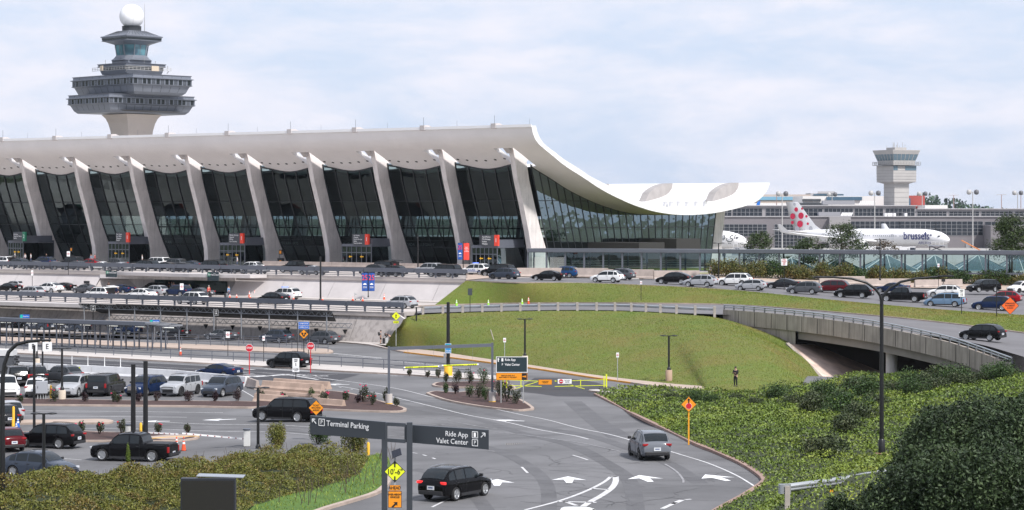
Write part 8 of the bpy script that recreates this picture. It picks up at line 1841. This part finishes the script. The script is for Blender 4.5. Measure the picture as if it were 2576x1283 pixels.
# kiosk and cameras at the left edge, luggage trolleys, post stump
p = G(6, 940); t_ = thing('guard_kiosk', 'grey booth with white roof and black cameras at the left edge', 'kiosk', p); b = MB(); b.bx(-2.2, 1.2, -.9, 1, 0, 1.9); b.build('wall', mat('kiosk_grey', (.07, .075, .085), .6), t_); b = MB(); b.bx(-2.3, 1.3, -1, 1.1, 1.9, 2.5); b.build('roof', mat('kiosk_roof', (.6, .6, .6), .6), t_); b = MB(); [b.box((1.55+.15*(i % 2), -.6, 1.0+i*.26), (.34, .3, .2)) for i in range(4)]; b.build('cameras', sblk, t_)
def trolley(u, v, lvl, lb, grp=None): p = PH(u, v, lvl); t_ = thing('luggage_trolley', lb, 'trolley', p, R(rnd.uniform(-20, 20)), grp); b = MB(); b.bar((-.4, -.25, .2), (.4, -.25, .2), .04, .04); b.bar((-.4, .25, .2), (.4, .25, .2), .04, .04); b.bar((-.4, -.25, .2), (-.5, -.25, 1.05), .04, .04); b.bar((-.4, .25, .2), (-.5, .25, 1.05), .04, .04); b.bar((-.5, -.28, 1.05), (-.5, .28, 1.05), .05, .05); b.box((-.35, 0, .85), (.3, .45, .2)); b.build('frame', galp, t_); b = MB(); [b.lathe([(.02, -.03), (.08, -.03), (.08, .03)], (x, y, .08), 8, False, (Vector((1, 0, 0)), Vector((0, 0, 1)), Vector((0, 1, 0)))) for x, y in ((-.35, -.25), (-.35, .25), (.38, 0))]; b.build('wheels', sblk, t_)
trolley(900, 755, 12.4, 'lone luggage trolley on the arrivals sidewalk between two small cones')
for i in range(5): trolley(48+i*5, 722, 12.5, 'luggage trolley in the nested row at the left end of the arrivals sidewalk', 'nested luggage trolleys left')
for i in range(4): trolley(1094+i*8, 681, 9.0, 'luggage trolley in the row before the terminal near the valet banner', 'luggage trolleys near the valet banner')
for u in (180, 706): p = T(Tu(u, 6), 6, Z_DEP+.14); t_ = thing('curb_display', 'small black kerb display with orange picture, '+('left, beside the red car' if u < 500 else 'in front of the fifth pylon from the right'), 'display', p, TRZ); b = MB(); b.bx(-.7, .7, -.1, .1, .1, 1.3); b.bx(-.35, .35, -.1, .1, 1.9, 2.8); b.bx(-.4, -.34, -.02, .04, 0, 2.8); b.build('frame', sblk, t_); b = MB(); b.bx(-.2, .2, -.12, -.1, .4, .9); b.bx(-.2, .2, -.12, -.1, 2.1, 2.6); b.build('picture', org, t_)
p = PH(1236, 851, 14.4); b = MB(); b.tube([(.25, 0, -.2), (-.12, 0, 1.0)], .06, 8); tag(b.build('leaning_post', wood, None, p), 'short leaning grey post on the grass embankment', 'post')
b = MB(); b.box((0, 0, .06), (.7, .25, .12)); tag(b.build('valve_cover', mat('valve_green', (.02, .25, .15), .5), None, PH(1472, 858, 14.5)), 'small green valve box lying on the grass embankment', 'valve box')
p = PH(2412, 702, 10.3); t_ = thing('utility_box', 'rusty beige utility box between the rusty bushes', 'utility box', p-up*1.2); b = MB(); b.bx(-1.7, 1.7, -.8, .8, -.3, 1.6); b.build('housing', mat('box_beige', (.36, .29, .27), .8, var=.25, vs_=1), t_); b = MB(); b.bx(-1.75, 1.75, -.85, .85, 1.6, 1.68); b.build('lid', gal, t_)
p = PH(2382, 737, 11.2)+up*0; t_ = thing('camera_tripod', 'black camera on a tripod on the tan pavement left of the black SUV', 'tripod', p+Vector((0, 3, .1))); b = MB(); [b.bar((.5*math.cos(a), .5*math.sin(a), 0), (0, 0, 1.4), .04, .04) for a in (0, 2.1, 4.2)]; b.build('tripod_legs', sblk, t_); b = MB(); b.box((0, 0, 1.6), (.5, .3, .4)); b.build('camera_body', sblk, t_)
# ================================================================ PEOPLE
SK = {'l': mat('skin_light', (.50, .30, .22), .6), 'd': mat('skin_dark', (.18, .09, .06), .6)}
CL = {k: mat('cloth_'+k, c, .85) for k, c in dict(black=(.012, .012, .014), white=(.65, .66, .68), grey=(.16, .17, .18), navy=(.02, .03, .07), red=(.55, .02, .02), lime=(.45, .75, .04), khaki=(.42, .33, .22), blue=(.12, .25, .42), jeans=(.05, .07, .13), pink=(.5, .3, .28)).items()}
HAIR = {'b': mat('hair_black', (.015, .012, .01), .6), 'n': mat('hair_brown', (.10, .05, .025), .6), 'w': mat('hair_grey', (.4, .38, .36), .6)}
def skin_mesh(chains, name, parent, m, lv=1):
    """grow one surface over joined edge chains: [[(point, radius), ...], ...]; equal points are shared"""
    idx = {}; V = []; Rr = []; E = []
    for ch in chains:
        prev = None
        for p, r_ in ch:
            k = tuple(round(c, 4) for c in p)
            if k not in idx: idx[k] = len(V); V.append(k); Rr.append(r_)
            if prev is not None: E.append((prev, idx[k]))
            prev = idx[k]
    me = bpy.data.meshes.new(name); me.from_pydata(V, E, []); o = bpy.data.objects.new(name, me)
    md = o.modifiers.new('skin', 'SKIN'); md.use_smooth_shade = True; sv = me.skin_vertices[0].data
    for i, r_ in enumerate(Rr): sv[i].radius = (r_, r_) if not isinstance(r_, tuple) else r_
    sv[0].use_root = True; sb = o.modifiers.new('sub', 'SUBSURF'); sb.levels = lv; sb.render_levels = lv
    nm = evalmesh(o); bpy.data.objects.remove(o); nm.materials.clear(); nm.materials.append(m); return link(name, nm, parent)
def person(label, pos, face=-90, top='black', legs='black', skin='l', hair='b', pose='stand', bag=None, short=False, long_hair=False, h=1.72, sleeve=True):
    """faces +x before turning; face = heading in degrees"""
    t_ = thing('person', label, 'person', pos, R(face)); k = h/1.72; S = SK[skin]; P = lambda x, y, z: (x*k, y*k, z*k)
    if pose == 'sit': pel, chest, neck, head = P(0, 0, .14), P(.10, 0, .50), P(.18, 0, .66), P(.28, 0, .80)
    elif pose == 'bend': pel, chest, neck, head = P(0, 0, .93), P(.32, 0, 1.18), P(.50, 0, 1.20), P(.64, 0, 1.15)
    else: pel, chest, neck, head = P(0, 0, .93), P(.01, 0, 1.28), P(.02, 0, 1.47), P(.04, 0, 1.60)
    ch = [[(pel, (.15*k, .12*k)), (tuple((np.array(pel)+np.array(chest))/2), (.14*k, .115*k)), (chest, (.17*k, .12*k)), (neck, .055*k), (head, .095*k), (tuple(np.array(head)+np.array(P(.005, 0, .09))), .075*k)]]
    feet = []
    for s_ in (-1, 1):
        st = {'walk': s_*.24, 'stand': s_*.03}.get(pose, 0)
        hip = tuple(np.array(pel)+np.array(P(0, s_*.09, -.04)))
        if pose == 'sit': knee, ank = P(.42, s_*.12, .30 if s_ > 0 else .36), P(.62 if s_ > 0 else .72, s_*.13, -.15)
        else: knee, ank = P(.05+st*.55, s_*.1, .50), P(-.02+st, s_*.1, .08)
        toe = tuple(np.array(ank)+np.array(P(.16, 0, -.045))); ch.append([(pel, (.15*k, .12*k)), (hip, .105*k), (knee, .062*k), (ank, .042*k), (toe, .035*k)]); feet.append((hip, knee, ank, toe))
        sh = tuple(np.array(chest)+np.array(P(.0, s_*.18, .10 if pose != 'bend' else .0)))
        if pose in ('phone', 'bend') or (pose == 'sit' and s_ > 0): el, wr_ = tuple(np.array(sh)+np.array(P(.06, s_*.06, -.26))), tuple(np.array(sh)+np.array(P(.30, -s_*.06, -.20 if pose == 'phone' else -.42)))
        else: el, wr_ = tuple(np.array(sh)+np.array(P(-.02-st*.3, s_*.05, -.29))), tuple(np.array(sh)+np.array(P(.06-st*.6, s_*.04, -.54)))
        d = (np.array(wr_)-np.array(el)); d = d/np.linalg.norm(d); palm = tuple(np.array(wr_)+d*.08*k); ch.append([(chest, (.17*k, .12*k)), (sh, .062*k), (el, .042*k), (wr_, .028*k), (palm, .03*k)])
        sd_ = np.cross(d, [0, 0, 1.]); sd_ = sd_/(np.linalg.norm(sd_)+1e-6)
        for f, (o_, l_) in enumerate(((-.03, .07), (-.01, .085), (.01, .08), (.03, .06))): a = np.array(palm)+sd_*o_*k; ch.append([(palm, .03*k), (tuple(a+d*l_*.5*k), .009*k), (tuple(a+d*l_*k+np.array([.012, 0, 0])), .008*k)])
        ch.append([(palm, .03*k), (tuple(np.array(wr_)+d*.07*k-sd_*.05*k), .010*k)])
        if s_ < 0: arms = []
        arms.append((sh, el, wr_))
    body = skin_mesh(ch, 'body', t_, S); c3 = lambda a, b_, f: tuple(np.array(a)+(np.array(b_)-np.array(a))*f)
    tch = [[(pel, (.165*k, .135*k)), (c3(pel, chest, .5), (.155*k, .13*k)), (chest, (.185*k, .135*k)), (c3(chest, neck, .55), .075*k)]]+[[(chest, (.185*k, .135*k)), (a, .075*k), (b_, .055*k)]+([(c, .04*k)] if sleeve else []) for a, b_, c in arms]
    skin_mesh(tch, 'top', t_, CL[top]); up_ = tuple(np.array(pel)+np.array([0, 0, .05*k]))
    skin_mesh([[(up_, (.168*k, .138*k)), (pel, (.168*k, .138*k))]]+[[(pel, (.168*k, .138*k)), (a, .118*k), (b_, .078*k)]+([] if short else [(c, .058*k)]) for a, b_, c, d_ in feet], 'trousers', t_, CL[legs])
    for a, b_, c, d_ in feet: b = MB(); m_ = (np.array(c)+np.array(d_))/2; b.tube([tuple(np.array(c)+np.array([-.05, 0, -.03])*k), tuple(m_+np.array([0, 0, -.01])), tuple(np.array(d_)+np.array([.03, 0, 0])*k)], [.05*k, .052*k, .035*k], 8); b.build('shoe', CL['white'] if pose == 'sit' else sblk, t_)
    H_ = np.array(head); b = MB(); rows = []
    b.lathe([(.102*k*math.cos(t), .02*k+.115*k*math.sin(t)) for t in [R(-12)+R(102)*i/6 for i in range(7)]], (H_[0]-.012*k, H_[1], H_[2]+.02*k), 12)
    if long_hair: b.lathe([(.09*k, .0), (.12*k, -.1*k), (.10*k, -.24*k)], (H_[0]-.05*k, H_[1], H_[2]+.02*k), 10)
    b.build('hair', HAIR[hair], t_)
    b = MB(); fz = H_[2]+.035*k; fx = H_[0]+.088*k
    for s_ in (-1, 1): b.box((fx, s_*.032*k, fz), (.012*k, .022*k, .010*k))
    b.build('eyes', sblk, t_); b = MB(); b.tube([(fx, 0, fz-.002), (fx+.022*k, 0, fz-.035*k), (fx, 0, fz-.04*k)], [.008, .014, .008], 5)
    for s_ in (-1, 1): b.box((H_[0], s_*.098*k, fz-.01), (.03*k, .02*k, .05*k))
    b.box((fx-.004, 0, fz-.065*k), (.01, .04*k, .010*k)); b.build('nose_ears_mouth', S, t_)
    if bag: b = MB(); c = np.array(chest)+np.array([-.22*k, 0, -.02]); b.box(tuple(c), (.2, .30, .44)); q = b.build('backpack', CL[bag], t_, bevel=.05)
    return t_
def suitcase(label, pos, m, h=.68): t_ = thing('suitcase', label, 'suitcase', pos, R(rnd.uniform(-30, 30))); b = MB(); b.bx(-.14, .14, -.23, .23, .05, h); b.build('shell', m, t_, bevel=.04); b = MB(); b.bar((-.1, -.1, h), (-.1, -.1, h+.32), .02, .02); b.bar((-.1, .1, h), (-.1, .1, h+.32), .02, .02); b.bar((-.1, -.1, h+.32), (-.1, .1, h+.32), .03, .03); b.build('handle', sblk, t_); b = MB(); [b.box((x, y, .03), (.05, .04, .06)) for x in (-.1, .1) for y in (-.18, .18)]; b.build('wheels', sblk, t_)
g_ = lambda u, v: G(u, v)+up*.15
person('person in a black suit looking at a phone, alone on the bank below the bridge', PH(1850, 972, 15.7), -120, 'black', 'black', pose='phone', h=1.8)
person('curly haired person in grey shirt and black shorts with backpack beside the suitcases', g_(957, 868), 0, 'grey', 'black', bag='black', short=True, sleeve=False)
person('person in black bending over the suitcases at the wall end', g_(981, 867), 180, 'black', 'black', pose='bend', long_hair=True)
person('person in cap and khaki trousers sitting on the grass slope', PH(1022, 832, 15.2), 200, 'black', 'khaki', pose='sit', hair='w')
suitcase('black suitcase between the two people at the wall end', g_(965, 868), CL['black'], .72); suitcase('pale silver suitcase held by the bending person', g_(973, 867), mat('case_silver', (.55, .57, .58), .4), .72)
person('man with a shoulder bag walking before the glazed walkway', PH(1787, 696, 9.4), -70, 'white', 'navy', pose='walk', bag='black')
ar_ = [(61, 722, 'navy', 'jeans', 'w', 'grey haired man in navy shirt by the trolley row', 'stand', None), (273, 736, 'black', 'black', 'b', 'person in black behind the raised tailgate', 'stand', None), (274, 749, 'white', 'jeans', 'n', 'person in white loading the open white SUV', 'bend', None), (297, 750, 'navy', 'jeans', 'b', 'person with black backpack beside the dark blue sedan', 'stand', 'black'), (425, 735, 'black', 'black', 'b', 'person in dark clothes leaving the arrivals doors, leftmost of the group', 'walk', None),
 (432, 736, 'white', 'khaki', 'n', 'person in pale shirt in the middle of the arrivals door group', 'walk', 'khaki'), (437, 737, 'pink', 'white', 'n', 'person in pink top right of the arrivals door group', 'walk', None), (466, 733, 'black', 'jeans', 'b', 'person in black before the arrivals glass doors', 'stand', None), (476, 742, 'lime', 'navy', 'b', 'officer in lime vest behind the white SUV', 'stand', None), (525, 747, 'red', 'black', 'w', 'bald man in a bright red shirt with suitcase', 'stand', None), (575, 748, 'blue', 'jeans', 'n', 'woman in light blue top pulling two suitcases', 'walk', None)]
for u, v, tp, lg, hr, lb, ps, bg_ in ar_: person(lb, PH(u, v, 12.5), rnd.choice((-60, -120, 180, 0)), tp, lg, 'l', hr, ps, bg_)
suitcase('black suitcase at the feet of the man in red', PH(529, 748, 12.5), CL['black']); suitcase('left black suitcase of the woman in light blue', PH(567, 749, 12.5), CL['black']); suitcase('right black suitcase of the woman in light blue', PH(571, 749, 12.5), CL['grey'])
dp = [(38, 'white', 'w', 'person in white hood near the left vestibule'), (63, 'white', 'n', 'person in white cap between two others at the left vestibule'), (78, 'white', 'b', 'person in white shirt right of the left vestibule door'), (117, 'black', 'b', 'person in black at the second pylon from the left'), (229, 'blue', 'n', 'person in blue behind the bright red crossover'), (239, 'red', 'b', 'person in dark red right behind the bright red crossover'), (358, 'white', 'w', 'person in white headscarf left of the big white SUV'), (597, 'white', 'b', 'person in white blouse at the third vestibule from the left')]
for u, tp, hr, lb in dp: s = Tu(u, 3.0); person(lb, T(s, 3.0, Z_DEP+.02), rnd.choice((-60, -120, 180)), tp, 'jeans', 'l', hr, 'stand')
person('person in dark clothes inside the walkway below the left pine', Vector(((1890-CX)/FD*369, 369, Z_DEP+.1)), -90, 'navy', 'black'); person('dark figure inside the walkway left of the twin lamp', Vector(((2010-CX)/FD*366, 366, Z_DEP+.1)), -90, 'black', 'black')
# ================================================================ HAZE
b = MB(); b.bx(-3000, 3000, -30, 3900, -4.6, 90)
hz_ = b.build('haze', None); hm = bpy.data.materials.new('haze_air'); hm.use_nodes = True; n_ = hm.node_tree; n_.nodes.remove(n_.nodes['Principled BSDF']); pv = n_.nodes.new('ShaderNodeVolumePrincipled'); pv.inputs['Color'].default_value = (.85, .92, 1, 1); pv.inputs['Density'].default_value = .000035; pv.inputs['Anisotropy'].default_value = .3
n_.links.new(pv.outputs[0], n_.nodes['Material Output'].inputs['Volume']); hz_.data.materials.clear(); hz_.data.materials.append(hm); stuff(hz_, 'thin pale bluish air haze over the whole airport', 'haze')
SC.cycles.volume_bounces = 0
bpy.data.scenes.remove(TMP)
